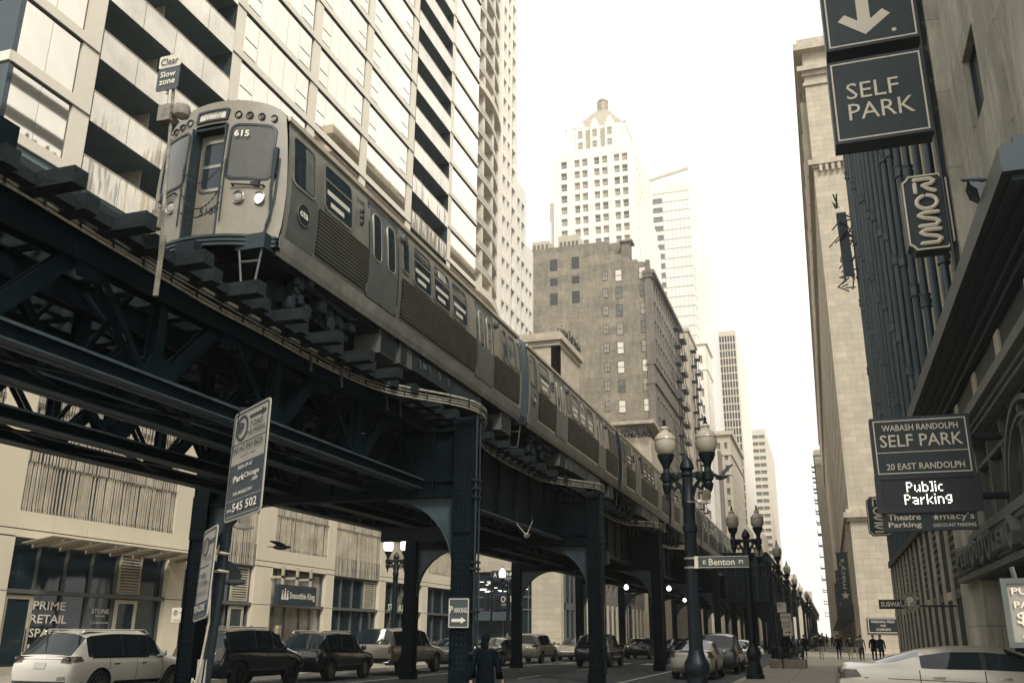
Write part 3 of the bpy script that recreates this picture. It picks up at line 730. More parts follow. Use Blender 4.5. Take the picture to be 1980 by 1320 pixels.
        for cx in (.70, 1.03):
            x = sx*cx; m_ = MB(); prof = [(.135,0),(.135,-.02),(.12,-.035),(.095,-.02),(.085,.02)]
            def ylathe(m2, prof, x, z, mi=0, n=18):
                y = front_y(x,z); s0 = len(m2.v); m2.lathe(prof, (0,0,0), n, mi)
                for i in range(s0, len(m2.v)): v = m2.v[i]; m2.v[i] = (x+v[0], y+v[2], z+v[1])
            ylathe(m_, prof, x, 1.50); h = m_.build('headlight', 'rim', fr, smooth=30)
            m_ = MB(); ylathe(m_, [(.085,-.015),(.06,-.03),(.01,-.035)], x, 1.50); m_.build('lens', 'lamp_on' if (lead and cx > 1 and sx > 0) else 'light_lens', h, smooth=True)
        m_ = MB(); x0 = sx*.6; x1 = sx*1.1
        m_.tube((x0, front_y(x0,1.74)-.06, 1.74), (x1, front_y(x1,1.74)-.06, 1.74), .018, n=8); m_.box(min(x0,x1)+.05, max(x0,x1)-.05, front_y(.95,1.8)-.035, front_y(.95,1.8)+.01, 1.76, 1.82)
        for x in (x0, x1): m_.tube((x, front_y(x,1.74), 1.74), (x, front_y(x,1.74)-.07, 1.74), .018, n=6)
        m_.build('grab_rail', 'black', fr)
        for k, cx in enumerate((.52,.72,.92,1.12)):
            x = sx*cx; z = 3.20-.10*(cx-.5); m_ = MB(); ylathe(m_, [(.075,0),(.075,-.03),(.058,-.03),(.056,.0)], x, z, 0, 14); o = m_.build('marker_light', 'black', fr, smooth=30)
            m_ = MB(); ylathe(m_, [(.056,-.005),(.03,-.02),(.005,-.022)], x, z, 0, 12); m_.build('lens', 'light_lens' if k in (0,3) else 'tail_lens', o, smooth=True)
    # destination sign
    m_ = MB(); po = rrect(-.34,.34,3.10,3.36,.03,2); pi_ = rrect(-.29,.29,3.14,3.32,.01,2); fring(m_, dens(po), dens(pi_), .035); ds = m_.build('destination_sign', 'black', fr)
    m_ = MB(); fpatch(m_, dens(pi_), .004); m_.build('roll_blind', 'white_sign_lit', ds)
    m_ = MB(); lettering(m_, 'Cottage', (0.0, front_y(0,3.27)-.02, 3.27), (1,0,0), (0,0,1), .44, .08, .0); lettering(m_, 'Grove', (.04, front_y(0,3.18)-.02, 3.18), (1,0,0), (0,0,1), .34, .08, .0); m_.build('lettering', 'black', ds)
    if lead:
        # recessed end door
        m_ = MB(); yb = -.20
        m_.box(-.37,-.34,-.48,yb,.78,3.0); m_.box(.34,.37,-.48,yb,.78,3.0); m_.box(-.37,.37,-.40,yb,2.97,3.02); m_.build('door_recess', 'train_dark', fr)
        m_ = MB(); m_.box(-.34,.34,yb,yb+.05,.78,2.97); d = m_.build('end_door', 'train_front', fr)
        m_ = MB(); m_.ring(rrect(-.30,.30,1.80,2.84,.12,4), rrect(-.245,.245,1.86,2.78,.09,4), (0,yb-.025,0), (1,0,0), (0,0,1), (0,.025,0)); m_.box(-.25,.25,yb-.02,yb,2.28,2.34); wf = m_.build('door_window', 'rim', d)
        m_ = MB(); m_.prism(rrect(-.245,.245,1.86,2.78,.09,4), (0,yb-.008,0), (1,0,0), (0,0,1), (0,.006,0)); m_.build('pane', 'train_glass', wf)
        m_ = MB(); lettering(m_, '5180', (-.02,yb-.004,1.42), (1,0,0), (0,0,1), .40, .14, .01); m_.build('car_number', 'black', d)
        m_ = MB(); random.seed(5)
        for sx in (-1,1):
            m_.tube((sx*.44, front_y(.44,1.2)-.04, 1.05), (sx*.44, front_y(.44,2.3)-.04, 2.25), .016, n=6)
        for (z0,z1,sag) in ((2.15,2.2,.35),(1.75,1.72,.42),(1.35,1.40,.22)):
            pts = [(-.44+.88*t, front_y(.44,1.5)-.07, z0+(z1-z0)*t-sag*4*t*(1-t)) for t in [i/14 for i in range(15)]]
            for p, q in zip(pts, pts[1:]): 
                p = Vector(p); q = Vector(q); m_.bar(p, p.lerp(q,.8), .024, .012, (0,1,.5)); 
        m_.build('safety_chain', 'black', fr)
        m_ = MB()
        m_.pipe([(1.24,-.18,2.45),(1.27,-.20,2.3),(1.25,-.22,1.7),(1.28,-.2,1.2),(1.22,-.22,.95)], .028, 6); m_.pipe([(1.31,-.12,2.3),(1.30,-.16,1.5),(1.23,-.2,1.0),(1.18,-.22,.8)], .022, 6); m_.box(1.20,1.29,-.19,-.12,1.95,2.5)
        m_.build('jumper_cable', 'train_dark', fr, smooth=True)
        # logo text details
    m_ = MB()
    pts = [(-1.35+2.7*i/16) for i in range(17)]
    for zz in (.80,.72,.64):
        for a, b in zip(pts, pts[1:]):
            m_.hexa([(a,front_y(a,.8)-.06,zz-.06),(b,front_y(b,.8)-.06,zz-.06),(b,front_y(b,.8)+.12,zz-.06),(a,front_y(a,.8)+.12,zz-.06),(a,front_y(a,.8)-.06,zz-.015),(b,front_y(b,.8)-.06,zz-.015),(b,front_y(b,.8)+.12,zz-.015),(a,front_y(a,.8)+.12,zz-.015)])
    for a, b in zip(pts, pts[1:]): m_.hexa([(a,front_y(a,.8)-.02,.58),(b,front_y(b,.8)-.02,.58),(b,front_y(b,.8)+.12,.58),(a,front_y(a,.8)+.12,.58),(a,front_y(a,.8)-.02,.79),(b,front_y(b,.8)-.02,.79),(b,front_y(b,.8)+.12,.79),(a,front_y(a,.8)+.12,.79)])
    m_.box(.72,1.30,-.34,.1,.50,.78)
    m_.build('anticlimber', 'train_dark', T)
    m_ = MB(); 
    for p, q in (((.80,-.32,.5),(.92,-.32,-.22)),((1.22,-.27,.5),(1.14,-.29,-.22)),((.92,-.32,-.22),(1.14,-.29,-.22)),((.84,-.32,.28),(1.18,-.28,.28))): m_.tube(p, q, .02, n=6)
    m_.build('step_stirrup', 'gear_light', T)
    # sill along the side
    m_ = MB(); side_patch(m_, .02, CARL-.32, .50, .86, .015, 0, .03); m_.build('side_sill', 'train_sill', T)
    m_ = MB(); m_.box(1.285,1.345,.05,CARL-.35,3.17,3.26); m_.build('gutter', 'gutter_highlight', T)
    # fluted panels
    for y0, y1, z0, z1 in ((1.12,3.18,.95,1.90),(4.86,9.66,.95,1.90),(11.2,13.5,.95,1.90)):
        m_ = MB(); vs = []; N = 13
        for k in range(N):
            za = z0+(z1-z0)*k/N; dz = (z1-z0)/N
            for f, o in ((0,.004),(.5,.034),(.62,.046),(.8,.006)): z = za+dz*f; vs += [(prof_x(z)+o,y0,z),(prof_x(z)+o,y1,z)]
        fs = [(2*i,2*i+1,2*i+3,2*i+2) for i in range(len(vs)//2-1)]; m_.add(vs, fs); m_.m = [0 if i % 4 in (1,2) else 1 for i in range(len(fs))]; m_.build('fluted_panel', ['train_flute','flute_shade'], T)  # ridge faces pale, undersides and bases dark: light and shade as colours
    # cab side panel, door leaves
    m_ = MB(); side_patch(m_, .14, 1.08, .87, 1.95, .008); m_.build('cab_panel', 'train_door', T)
    if lead or True:
        m_ = MB(); m_.ring([(.22*math.cos(t),.22*math.sin(t)) for t in [2*PI*i/24 for i in range(24)]], [(.20*math.cos(t),.20*math.sin(t)) for t in [2*PI*i/24 for i in range(24)]], (1.437,.61,1.5), (0,1,0), (0,0,1), (.006,0,0))
        lg = m_.build('round_emblem', 'train_side', T); m_ = MB(); m_.prism([(.20*math.cos(t),.20*math.sin(t)) for t in [2*PI*i/24 for i in range(24)]], (1.434,.61,1.5), (0,1,0), (0,0,1), (.006,0,0)); m_.build('disc', 'black', lg)
        m_ = MB(); lettering(m_, 'cta', (1.438,.61,1.51), (0,1,0), (0,0,1), .28, .13, .03); m_.build('lettering', 'sign_letter', lg)
        m_ = MB(); lettering(m_, '5180', (prof_x(2.86)-.004,2.86,2.84), (0,1,-.0), (-.13,0,1), .36, .12, .01, ex=.02); m_.build('car_number', 'black', T)
        m_ = MB()
        for k in range(3): m_.lathe([(.05,-.05),(.06,0),(.05,.05)], (prof_x(2.5)+.02,2.85,2.62-.13*k), 8)
        m_.build('door_lamp', 'train_dark', T)
    def glazing(y0,y1,z0,z1,r,name='window', transom=True):
        m_ = MB(); side_patch(m_, y0, y1, z0, z1, .012, r, .02); wi = m_.build(name, 'train_glass', T, smooth=30)
        m_ = MB(); side_ring(m_, y0, y1, z0, z1, r, .05, .024); m_.build('window_frame', 'train_sill', wi, smooth=30)
        m_ = MB(); side_ring(m_, y0+.012, y1-.012, z0+.012, z1-.012, r, .02, .02); m_.build('gasket', 'black', wi, smooth=30)
        if transom: m_ = MB(); side_patch(m_, y0+.01, y1-.01, z0+(z1-z0)*.64, z0+(z1-z0)*.69, .025, 0, .02, nz=1); m_.build('transom', 'train_side', wi)
        return wi
    glazing(.20,.94,1.98,2.93,.10,'cab_window',False)
    m_ = MB(); side_patch(m_, .62,.92,2.02,2.90,.016,.04,.01); m_.build('cab_blind','gear_light',T)
    for y0, y1 in ((1.34,2.42),(5.52,6.50),(6.74,7.72),(7.95,8.94)): 
        wi = glazing(y0,y1,2.0,2.94,.11)
        m_ = MB()
        for a, b, c in ((.08,.92,.36),(.2,.7,.12)):
            yy0 = y0+(y1-y0)*a; yy1 = y0+(y1-y0)*b; z = 2.0+.94*c; side_patch(m_, yy0, yy1, z, z+.10, .0145, .015, .003)
        m_.build('interior_light', 'train_interior', wi)
    for y0, y1 in ((3.26,4.62),(9.78,11.06)):
        ym = (y0+y1)/2
        m_ = MB(); side_patch(m_, y0-.06, y1+.08, .87, 3.06, .004, .05, .02); fr_ = m_.build('doorway', 'train_dark', T, smooth=30)
        for a, b in ((y0, ym-.012), (ym+.012, y1)):
            m_ = MB(); side_patch(m_, a, b, .89, 3.0, .014, .03, .02); lf = m_.build('door_leaf', 'train_door', T, smooth=30)
            c = (a+b)/2; m_ = MB(); side_patch(m_, c-.17, c+.17, 1.80, 2.86, .022, .12, .02); dw = m_.build('door_window', 'train_glass', lf, smooth=30)
            m_ = MB(); side_ring(m_, c-.17, c+.17, 1.80, 2.86, .12, .025, .026); m_.build('gasket', 'train_flute', dw, smooth=30)
        m_ = MB(); m_.lathe([(.0,-.1),(.11,-.1),(.12,.0),(.09,.05),(.02,.06)], (0,0,0), 12)
        m_.v = [(prof_x(2.75)+.06+v[2]*.8, y1+.28+v[0], 2.86+v[1]) for v in m_.v]; m_.build('speaker_horn', 'gear_light', T, smooth=True)
    glazing(4.92,5.22,2.1,2.9,.05,'sign_window',False)
    m_ = MB(); side_patch(m_, 7.0,7.45,2.70,2.90,.03,0,.01); m_.build('side_sign','white_sign_lit',T)
    m_ = MB(); lettering(m_, 'Cottage', (prof_x(2.8)+.032,7.22,2.84),(0,1,0),(-.14,0,1),.36,.07,.02); lettering(m_, 'Grove', (prof_x(2.8)+.034,7.22,2.755),(0,1,0),(-.14,0,1),.3,.07,.02); m_.build('lettering','black',T)
    for y0, y1 in ((11.95,12.30),(12.55,13.1),(13.3,13.6)): glazing(y0,y1,2.0,2.9,.08,'end_window',False)
    # running gear
    m_ = MB(); m_.box(-1.2,1.2,.2,CARL-.5,.42,.56)
    for yc in (2.0, 11.6):
        m_.box(.72,.98,yc-1.2,yc+1.2,-.05,.22); m_.box(-.98,-.72,yc-1.2,yc+1.2,-.05,.22); m_.box(-.7,.7,yc-.3,yc+.3,-.1,.5)
        for dy in (-1.0, 1.0):
            for s in (-1,1): m_.tube((s*.66,yc+dy,.09),(s*.82,yc+dy,.09),.36,n=20)
    m_.build('bogie', 'under_gear', T)
    m_ = MB(); random.seed(9)
    for k in range(34):
        y = random.uniform(.9,3.4); z = random.uniform(-.1,.5); x = random.uniform(.95,1.22); a = random.uniform(.03,.12); m_.lathe([(a*.8,-a),(a,0),(a*.7,a)], (x,y,z), 8)
    for k in range(12): y = random.uniform(.9,3.2); z = random.uniform(.0,.4); m_.box(random.uniform(.9,1.0),random.uniform(1.1,1.25),y,y+random.uniform(.05,.3),z,z+random.uniform(.05,.25))
    m_.pipe([(1.22,1.0,.5),(1.26,1.5,.34),(1.24,2.1,.30),(1.26,2.8,.22),(1.2,3.3,.4)], .02, 5)
    m_.box(.98,1.2,1.1,3.1,.32,.40)
    m_.build('brake_gear', 'under_gear', T, smooth=30)
    def boxpart(name, y0,y1,z0,z1,x0=.6,x1=1.24, mt='under_gear'): m_ = MB(); m_.box(x0,x1,y0,y1,z0,z1); return m_.build(name, mt, T)
    b = boxpart('resistor_box',4.3,5.1,-.02,.5,mt='gear_light'); m_ = MB()
    for i in range(9): m_.box(1.241,1.25,4.33+i*.085,4.345+i*.085,0,.48)
    for i in range(6): m_.box(1.241,1.248,4.33,5.07,.02+i*.085,.035+i*.085)
    m_.box(1.2401,1.2425,4.32,5.08,0,.48); m_.build('mesh_screen','black',b)
    b = boxpart('equipment_box',5.3,5.95,.02,.5,mt='gear_light'); m_ = MB(); m_.box(1.2401,1.26,5.34,5.62,.06,.46); m_.build('hatch','black',b)
    b = boxpart('control_box',6.0,8.4,.05,.5,mt='train_dark'); m_ = MB()
    for y in (6.3,6.9,7.5,8.1): m_.pipe([(1.24,y,.38),(1.28,y+.02,.36),(1.28,y+.06,.2),(1.24,y+.08,.18)],.012,5)
    m_.box(1.2401,1.25,6.6,6.75,.25,.38); m_.build('handle','gear_light',b)
    boxpart('battery_box',8.5,10.6,-.02,.5,mt='train_dark')
    b = boxpart('vent_box',12.3,13.2,-.05,.5,mt='gear_light'); m_ = MB()
    for i in range(3):
        for j in range(6): m_.box(1.2401,1.26,12.4+i*.26,12.58+i*.26,.02+j*.075,.055+j*.075)
    m_.build('louvre','black',b)
    m_ = MB(); m_.box(-.12,.12,-.7,.1,.35,.55); m_.box(-.2,.2,-.75,-.55,.3,.6); m_.box(-.15,.15,CARL-.4,CARL+.3,.35,.55); m_.build('coupler','under_gear',T)
    return T
car1 = build_car('leading train car with bowed front, lit headlight, end door chains and number 5180, nearest on the elevated track', True)
TXC = -9.92
car1.location = (TXC, 12.7, 7.42)
car2 = build_car('second train car with fluted steel side, directly behind the leading car', False)
for c in kids(car2):
    if c.name.startswith(('car_number',)): bpy.data.objects.remove(c)
car2.location = (TXC, 12.7+14.5, 7.42)
names_ = ['third train car from the front, its rear end reaching the double street lamp', 'fourth train car from the front, partly behind the double street lamp', 'fifth train car from the front, seen just right of the double street lamp post', 'last visible train car, farthest down the track above the street name plate']
for k in range(4): dup(car2, (TXC, 12.7+14.5*(k+2), 7.42), 0, names_[k])
mat('lamp_dim',(.9,.85,.75),.5,emit=(.9,.85,.72),estr=.8)
mat('shop_lit',(.30,.275,.215),.12,var=.5,scale=.5,spec=.5)
# ------------------------------------------------------------------ left: glass residential tower on a retail podium
GT = thing('glass_tower', 'tall cream glass apartment tower with deep balconies above a striped metal podium with shops, left of the railway', 'tower', (FL, 46, 0))
P_ = FL
PIERS = [(18.0,19.2),(24.6,26.0),(34.5,35.9),(41.1,42.7),(48.3,49.2),(55.2,56.1),(62.0,63.0),(70.0,71.4)]
for a, b in PIERS:
    mb = MB()
    for z0, z1 in ((.13,2.96),(2.99,4.82),(4.87,5.10),(5.14,13.5)): fbox(mb,'E',P_,a,b,z0,z1,-.6,.0)
    mb.build('podium_pier','podium_panel',GT)
SCR = [(19.2,24.6),(26.0,34.5),(35.9,41.1),(42.7,48.3),(49.2,55.2),(56.1,62.0),(63.0,70.0)]
LOWSCR = (2, 4)
mb = MB()
for i, (a, b) in enumerate(SCR):
    if i in LOWSCR: continue
    n = max(3, round((b-a)/1.6)); st = (b-a)/n
    for k in range(n): fbox(mb,'E',P_,a+k*st+.012,a+(k+1)*st-.012,5.14,5.76,-.6,-.005)
    fbox(mb,'E',P_,a,b,4.84,5.10,-.6,-.01); mb.build('podium_band','podium_panel',GT); mb = MB()

mb = MB(); fbox(mb,'E',P_,18,71.4,4.80,5.3,-.7,-.06); fbox(mb,'E',P_,18,71.4,2.9,3.05,-.7,-.06); fbox(mb,'E',P_,18,71.4,5.2,5.9,-.7,-.06); mb.build('shadow_gap','seam',GT)
for i, (a, b) in enumerate(SCR):
    mb = MB(); z0 = 4.84 if i in LOWSCR else 5.77; fbox(mb,'E',P_,a+.02,b-.02,z0,13.4,-.5,-.10,1)
    zs = [z0,7.52,9.58,13.38]; y = a+.05
    for za, zb_ in zip(zs, zs[1:]):
        y = a+.05
        while y < b-.06:
            w2 = random.uniform(.012,.034); t = random.gauss(0,.018)*(zb_-za)/2; d = random.uniform(-.06,-.025)
            ya, yb = min(max(y,a+.04),b-.05), min(max(y+t,a+.04),b-.05)
            mb.hexa([(P_-.10,ya-w2,za),(P_+d,ya-w2,za),(P_+d,ya+w2,za),(P_-.10,ya+w2,za),(P_-.10,yb-w2,zb_),(P_+d,yb-w2,zb_),(P_+d,yb+w2,zb_),(P_-.10,yb+w2,zb_)],0); y += random.uniform(.075,.19)
    o = mb.build('screen_panel',['fin_cream','fin_back'],GT)
    mb = MB()
    for z in (7.55, 9.6, 9.72): fbox(mb,'E',P_,a+.02,b-.02,z,z+.03,-.029,-.005)
    mb.build('screen_rail','seam',o)
# shopfronts
def shopfront(a, b, cuts, z1=4.8, back='shop_glass'):
    m = MB(); fbox(m,'E',P_,a,b,.13,z1,-.7,-.35); o = m.build('shopfront',back,GT); m = MB()
    for y in [a+.04]+list(cuts)+[b-.04]: fbox(m,'E',P_,y-.04,y+.04,.45,z1,-.349,-.24)
    fbox(m,'E',P_,a,b,2.94,3.04,-.348,-.235); fbox(m,'E',P_,a,b,z1-.1,z1,-.348,-.236); fbox(m,'E',P_,a,b,.13,.45,-.348,-.2)
    m.build('mullion','seam',o); return o
def door(o, a, b, top=2.85):
    m = MB(); m.ring([(a,.13),(b,.13),(b,top),(a,top)],[(a+.14,.42),(b-.14,.42),(b-.14,top-.14),(a+.14,top-.14)],(P_-.22,0,0),(0,1,0),(0,0,1),(.08,0,0)); d = m.build('door','shop_frame',GT)
    m = MB(); fbox(m,'E',P_,a+.13,b-.13,.41,top-.13,-.23,-.19); m.build('pane','shop_glass',d)
    m = MB(); m.tube((P_-.08,b-.2,.9),(P_-.08,b-.2,1.7),.02,n=6); m.build('handle','chrome',d)
def louver(a, b, z0=3.08, z1=4.7):
    m = MB(); m.ring([(a,z0),(b,z0),(b,z1),(a,z1)],[(a+.08,z0+.08),(b-.08,z0+.08),(b-.08,z1-.08),(a+.08,z1-.08)],(P_-.3,0,0),(0,1,0),(0,0,1),(.1,0,0))
    n = 12
    for k in range(n): z = z0+.1+(z1-z0-.2)*k/n; m.hexa([(P_-.30,a+.08,z+.06),(P_-.22,a+.08,z),(P_-.22,b-.08,z),(P_-.30,b-.08,z+.06),(P_-.30,a+.08,z+.10),(P_-.22,a+.08,z+.045),(P_-.22,b-.08,z+.045),(P_-.30,b-.08,z+.10)])
    m.build('louver','louver',GT)
s1 = shopfront(26.0,34.5,(27.45,28.85,30.2,31.6,33.0)); door(s1,26.1,27.4); door(s1,31.65,32.9); louver(31.7,33.0)
s0 = shopfront(19.2,24.6,(21,22.8))
s2 = shopfront(35.9,41.1,(37.6,39.2)); door(s2,39.4,40.6); louver(39.5,40.9)
s3 = shopfront(42.7,48.3,(43.5,44.6,46.1,47.2),back='shop_lit')
s4 = shopfront(49.2,55.2,(50.6,52.0,53.4)); louver(53.5,55.0)
s5 = shopfront(56.1,62.0,(57.6,59.1,60.6)); s6 = shopfront(63.0,70.0,(64.6,66.4,68.2))
for txt, y, z, w_, h_ in (('PRIME',28.25,2.52,1.55,.30),('RETAIL',28.3,2.05,1.75,.30),('SPACE',28.25,1.56,1.55,.30),('1,625 SF',28.6,1.02,2.2,.30)):
    m = MB(); lettering(m,txt,(P_-.20,y,z),(0,1,0),(0,0,1),w_,h_,.012); m.build('window_lettering','sign_letter',s1)
m = MB(); lettering(m,'STONE',(P_-.20,30.9,2.38),(0,1,0),(0,0,1),.95,.17); lettering(m,'REAL ESTATE',(P_-.20,30.9,2.2),(0,1,0),(0,0,1),.5,.06); lettering(m,'312.555.0100',(P_-.20,30.9,1.95),(0,1,0),(0,0,1),1.0,.07); m.build('window_lettering','sign_letter',s1)
m = MB(); m.prism([(.33*math.cos(2*PI*k/28),.33*math.sin(2*PI*k/28)) for k in range(28)],(P_-.21,38.4,2.0),(0,1,0),(0,0,1),(.012,0,0)); dk = m.build('round_decal','sign_letter',s2)
m = MB()
def crown(m, c, s, n=(0,1,0)):
    for k, dx in ((0,0),(1,-.32),(2,.32)): m.prism([(-.14,-.3),(.14,-.3),(.05,.30 if k == 0 else .18),(-.05,.30 if k == 0 else .18)],Vector(c)+Vector(n)*dx*s,Vector(n)*s,Vector((0,0,1))*s,(.006,0,0)); m.lathe([(.01,0),(.05*s,.05*s),(.01,.1*s)],Vector(c)+Vector(n)*dx*s+Vector((0.003,0,(.34 if k == 0 else .22)*s)),8)
crown(m,(P_-.197,38.4,1.99),.5); m.build('crown_mark','sign_darker',dk)
m = MB()
for y in (36.3, 36.9): fbox(m,'E',P_,y,y+.42,1.9,2.4,-.345,-.33)
m.build('poster','white_sign',s2)
for y in (43.9,): 
    m = MB(); fbox(m,'E',P_,y,y+.6,.9,2.0,-.345,-.33); m.build('poster','white_sign',s3)
m = MB(); lettering(m,'STARBUCKS',(P_-.18,58.7,3.25),(0,1,0),(0,0,1),3.6,.45,.03); m.build('window_lettering','sign_letter',s5)
m = MB()
for yc in (45.0,45.9): pass
# hanging shop sign with crown (a blade parallel with the front)
HS = thing('shop_sign', 'long dark hanging shop sign with a crown and slanted white lettering on the retail podium', 'shop sign', (-26.6,44.0,3.4))
m = MB(); m.box(-26.72,-26.5,42.1,45.9,2.98,3.98); m.build('board','sign_dark',HS)
m = MB()
for y in (42.6,44.0,45.4): m.box(-27.3,-26.56,y-.06,y+.06,4.3,4.42); m.box(-26.68,-26.56,y-.06,y+.06,3.98,4.9)
m.build('bracket','louver',HS)
m = MB(); crown(m,(-26.495,42.75,3.46),.75); lettering(m,'Smoothie King',(-26.49,44.45,3.42),(0,1,0),(0,0,1),2.55,.42,.02); m.build('lettering','sign_letter',HS)
# canopy over the first shop
m = MB()
for k in range(7):
    y = 26.3+k*1.33; m.hexa([(P_+.0,y,4.62),(P_+1.35,y,4.84),(P_+1.35,y+1.28,4.84),(P_,y+1.28,4.62),(P_+.0,y,4.645),(P_+1.35,y,4.865),(P_+1.35,y+1.28,4.865),(P_,y+1.28,4.645)])
cn = m.build('glass_canopy','louver',GT)
for k in range(7): y = 26.9+k*1.33; m = MB(); m.bar((P_-.1,y,4.55),(P_+1.3,y,4.78),.05,.12); m.build('canopy_arm','shop_frame',cn)
# podium core, tower core
mb = MB(); mb.box(-58,P_-.701,18,71.3,.12,13.45); mb.build('podium_core','seam',GT)
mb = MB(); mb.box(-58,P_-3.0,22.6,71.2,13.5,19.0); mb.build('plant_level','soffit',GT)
F0, FH, NF = 19.01, 2.99, 20
TOP = F0+NF*FH
mb = MB()
for a, b in ((22.1,26.15),(34.75,57.4),(64.55,71.4)): mb.box(-58,P_-.12,a+.02,b-.02,F0-.02,TOP)
mb.build('tower_core','window_dim',GT)
mb = MB()
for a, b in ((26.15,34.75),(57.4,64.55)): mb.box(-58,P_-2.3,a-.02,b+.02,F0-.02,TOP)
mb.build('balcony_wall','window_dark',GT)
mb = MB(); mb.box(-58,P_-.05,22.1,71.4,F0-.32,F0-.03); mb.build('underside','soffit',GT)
sp = MB(); gap = MB(); W_ = Wins(GT)
S = [(22.1,26.15,'a'),(34.75,57.4,'b'),(64.55,71.4,'c')]
for f in range(NF):
    z = F0+f*FH
    for a, b, kk in S:
        fbox(sp,'E',P_,a,b,z,z+.46,-.4,.0); fbox(gap,'E',P_,a,b,z-.05,z-.001,-.3,.05)
        if kk == 'a': piers = [(25.25,26.15)]; panes = [(22.12,23.68,0),(23.70,25.12,0)]
        elif kk == 'b':
            piers = [(34.75,35.55),(42.4,43.2),(49.2,50.0),(56.55,57.4)]; panes = []
            for p0, p1 in ((35.6,42.2),(43.25,49.0),(50.05,56.35)):
                n = 5; st = (p1-p0)/n
                for k in range(n): panes.append((p0+k*st, p0+(k+1)*st-.02, 1 if k in (0,4) else 0))
        else: piers = [(64.55,65.3)]; n = 5; st = (71.35-65.35)/n; panes = [(65.35+k*st, 65.35+(k+1)*st-.02, 0) for k in range(n)]
        for p0, p1 in piers: fbox(sp,'E',P_,p0,p1,z+.46,z+FH-.05,-.4,-.005)
        for p0, p1, s in panes: W_.add('E',P_,(p0+p1)/2,z+.46+(FH-.52)/2,p1-p0,FH-.52,-.06+random.uniform(-.003,.003),'awning' if s else 'plain',('curtain_glass','seam'))
sp.build('spandrel','spandrel',GT); gap.build('shadow_line','seam',GT)
W_.done()
# end walls of the balcony bays, top
mb = MB()
for y in (26.15,34.75,57.4,64.55): pass
for a, b in ((26.15,34.75),(57.4,64.55)):
    mb.box(P_-2.3,P_-.01,a-.14,a+.03,F0,TOP); mb.box(P_-2.3,P_-.01,b-.03,b+.14,F0,TOP)
mb.build('end_wall','window_dark',GT)  # end walls dark: shade of the balcony recess put into the colour
nb = 0
for a, b in ((26.18,34.72),(57.43,64.52)):
    for f in range(NF+1):
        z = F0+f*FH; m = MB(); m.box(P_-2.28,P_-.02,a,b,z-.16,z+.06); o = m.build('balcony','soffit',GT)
        m = MB(); n = 4; st = (b-a)/n
        for k in range(n): fbox(m,'E',P_,a+k*st+.015,a+(k+1)*st-.015,z-.20,z+1.18,-.015,.02)
        m.build('guard','balcony_glass',o)
        m = MB(); fbox(m,'E',P_,a,b,z+1.18,z+1.23,-.03,.04); fbox(m,'E',P_,(a+b)/2-.03,(a+b)/2+.03,z+.06,z+2.8,-2.2,-.9); m.build('handrail','louver',o)
mb = MB(); mb.add([(P_-.02,22.08,F0),(-58,22.08,F0),(-58,22.08,TOP),(P_-.02,22.08,TOP)],[(0,1,2,3)]); mb.box(-58,P_-.02,22.085,22.3,F0,TOP); mb.build('north_glass','corner_glass',GT)
mb = MB()
for f in range(0,NF,1): mb.box(-58,P_-.0,22.0,22.079,F0+f*FH,F0+f*FH+.42)
for k in range(12): mb.box(-30-k*2.4,-29.94-k*2.4,22.02,22.078,F0,TOP)
mb.build('north_spandrel','spandrel',GT)
# ------------------------------------------------------------------ pale apartment tower beyond
HT = thing('apartment_tower', 'very tall pale apartment tower with a rounded stack of balconies, rising directly behind the cream glass tower', 'tower', (-36,95,0))
HX = -42.7
mb = MB(); wn = Wins(HT)
mb.box(-70,HX-1.4,99.6,119.5,0,146)
def bow(y): return HX+.2+1.6*(1-((y-109.9)/10.1)**2)
for y in (100.2,104.7,109.4,114.1,119.0): x = bow(y); mb.box(HX-1.5,x-.15,y-.36,y+.36,0,146)
mb.build('wall','pale_concrete',HT)
mb = MB(); mb.box(-69,HX-1.39,99.7,119.4,0,145); mb.build('dark_recess','window_dark',HT)
for f in range(42):
    z = 4+f*3.45
    if z < 34: continue
    m = MB(); n = 10; big = f % 9 == 3; t = 1.0 if big else .24
    ys = [100+19.3*k/n for k in range(n+1)]
    for p, q in zip(ys, ys[1:]):
        xo = .4 if big else 0
        m.hexa([(HX-1.45,p,z-.2),(bow(p)+xo,p,z-.2),(bow(q)+xo,q,z-.2),(HX-1.45,q,z-.2),(HX-1.45,p,z-.2+t),(bow(p)+xo,p,z-.2+t),(bow(q)+xo,q,z-.2+t),(HX-1.45,q,z-.2+t)])
    o = m.build('balcony','pale_concrete',HT); m = MB()
    for p, q in zip(ys, ys[1:]): m.bar((bow(p)-.06,p,z+.5),(bow(q)-.06,q,z+.5),.04,.7)
    m.build('guard','window_tan',o)
mb = MB()
rows = [(4.4+3.45*k, 7.3+3.45*k) for k in range(41)]
facade(mb,wn,'E',HX+.3,[(120.3,121.8),(122.5,123.8),(124.7,126.5)],rows,119.5,127.7,0,147,.5,('window_tan','window_white'),'frame')
rowsB = [r for r in rows if r[1] < 70]; rowsC = [r for r in rows if r[1] < 61]
facade(mb,wn,'E',HX+.1,[(128.3,129.8),(130.5,132.2)],rowsB,127.7,132.9,0,72.4,.5,('window_dim','window_white'),'frame')
facade(mb,wn,'E',HX-.1,[(133.5,134.9),(135.5,136.9)],rowsC,132.9,137.6,0,63.3,.5,('window_tan','window_white'),'frame')
mb.box(-70,HX-.2,119.6,127.6,0,147.01); mb.box(-70,HX-.4,127.61,132.8,0,72.3); mb.box(-70,HX-.6,132.81,137.5,0,63.2)
mb.build('grid_wall','white_terracotta',HT); wn.done()
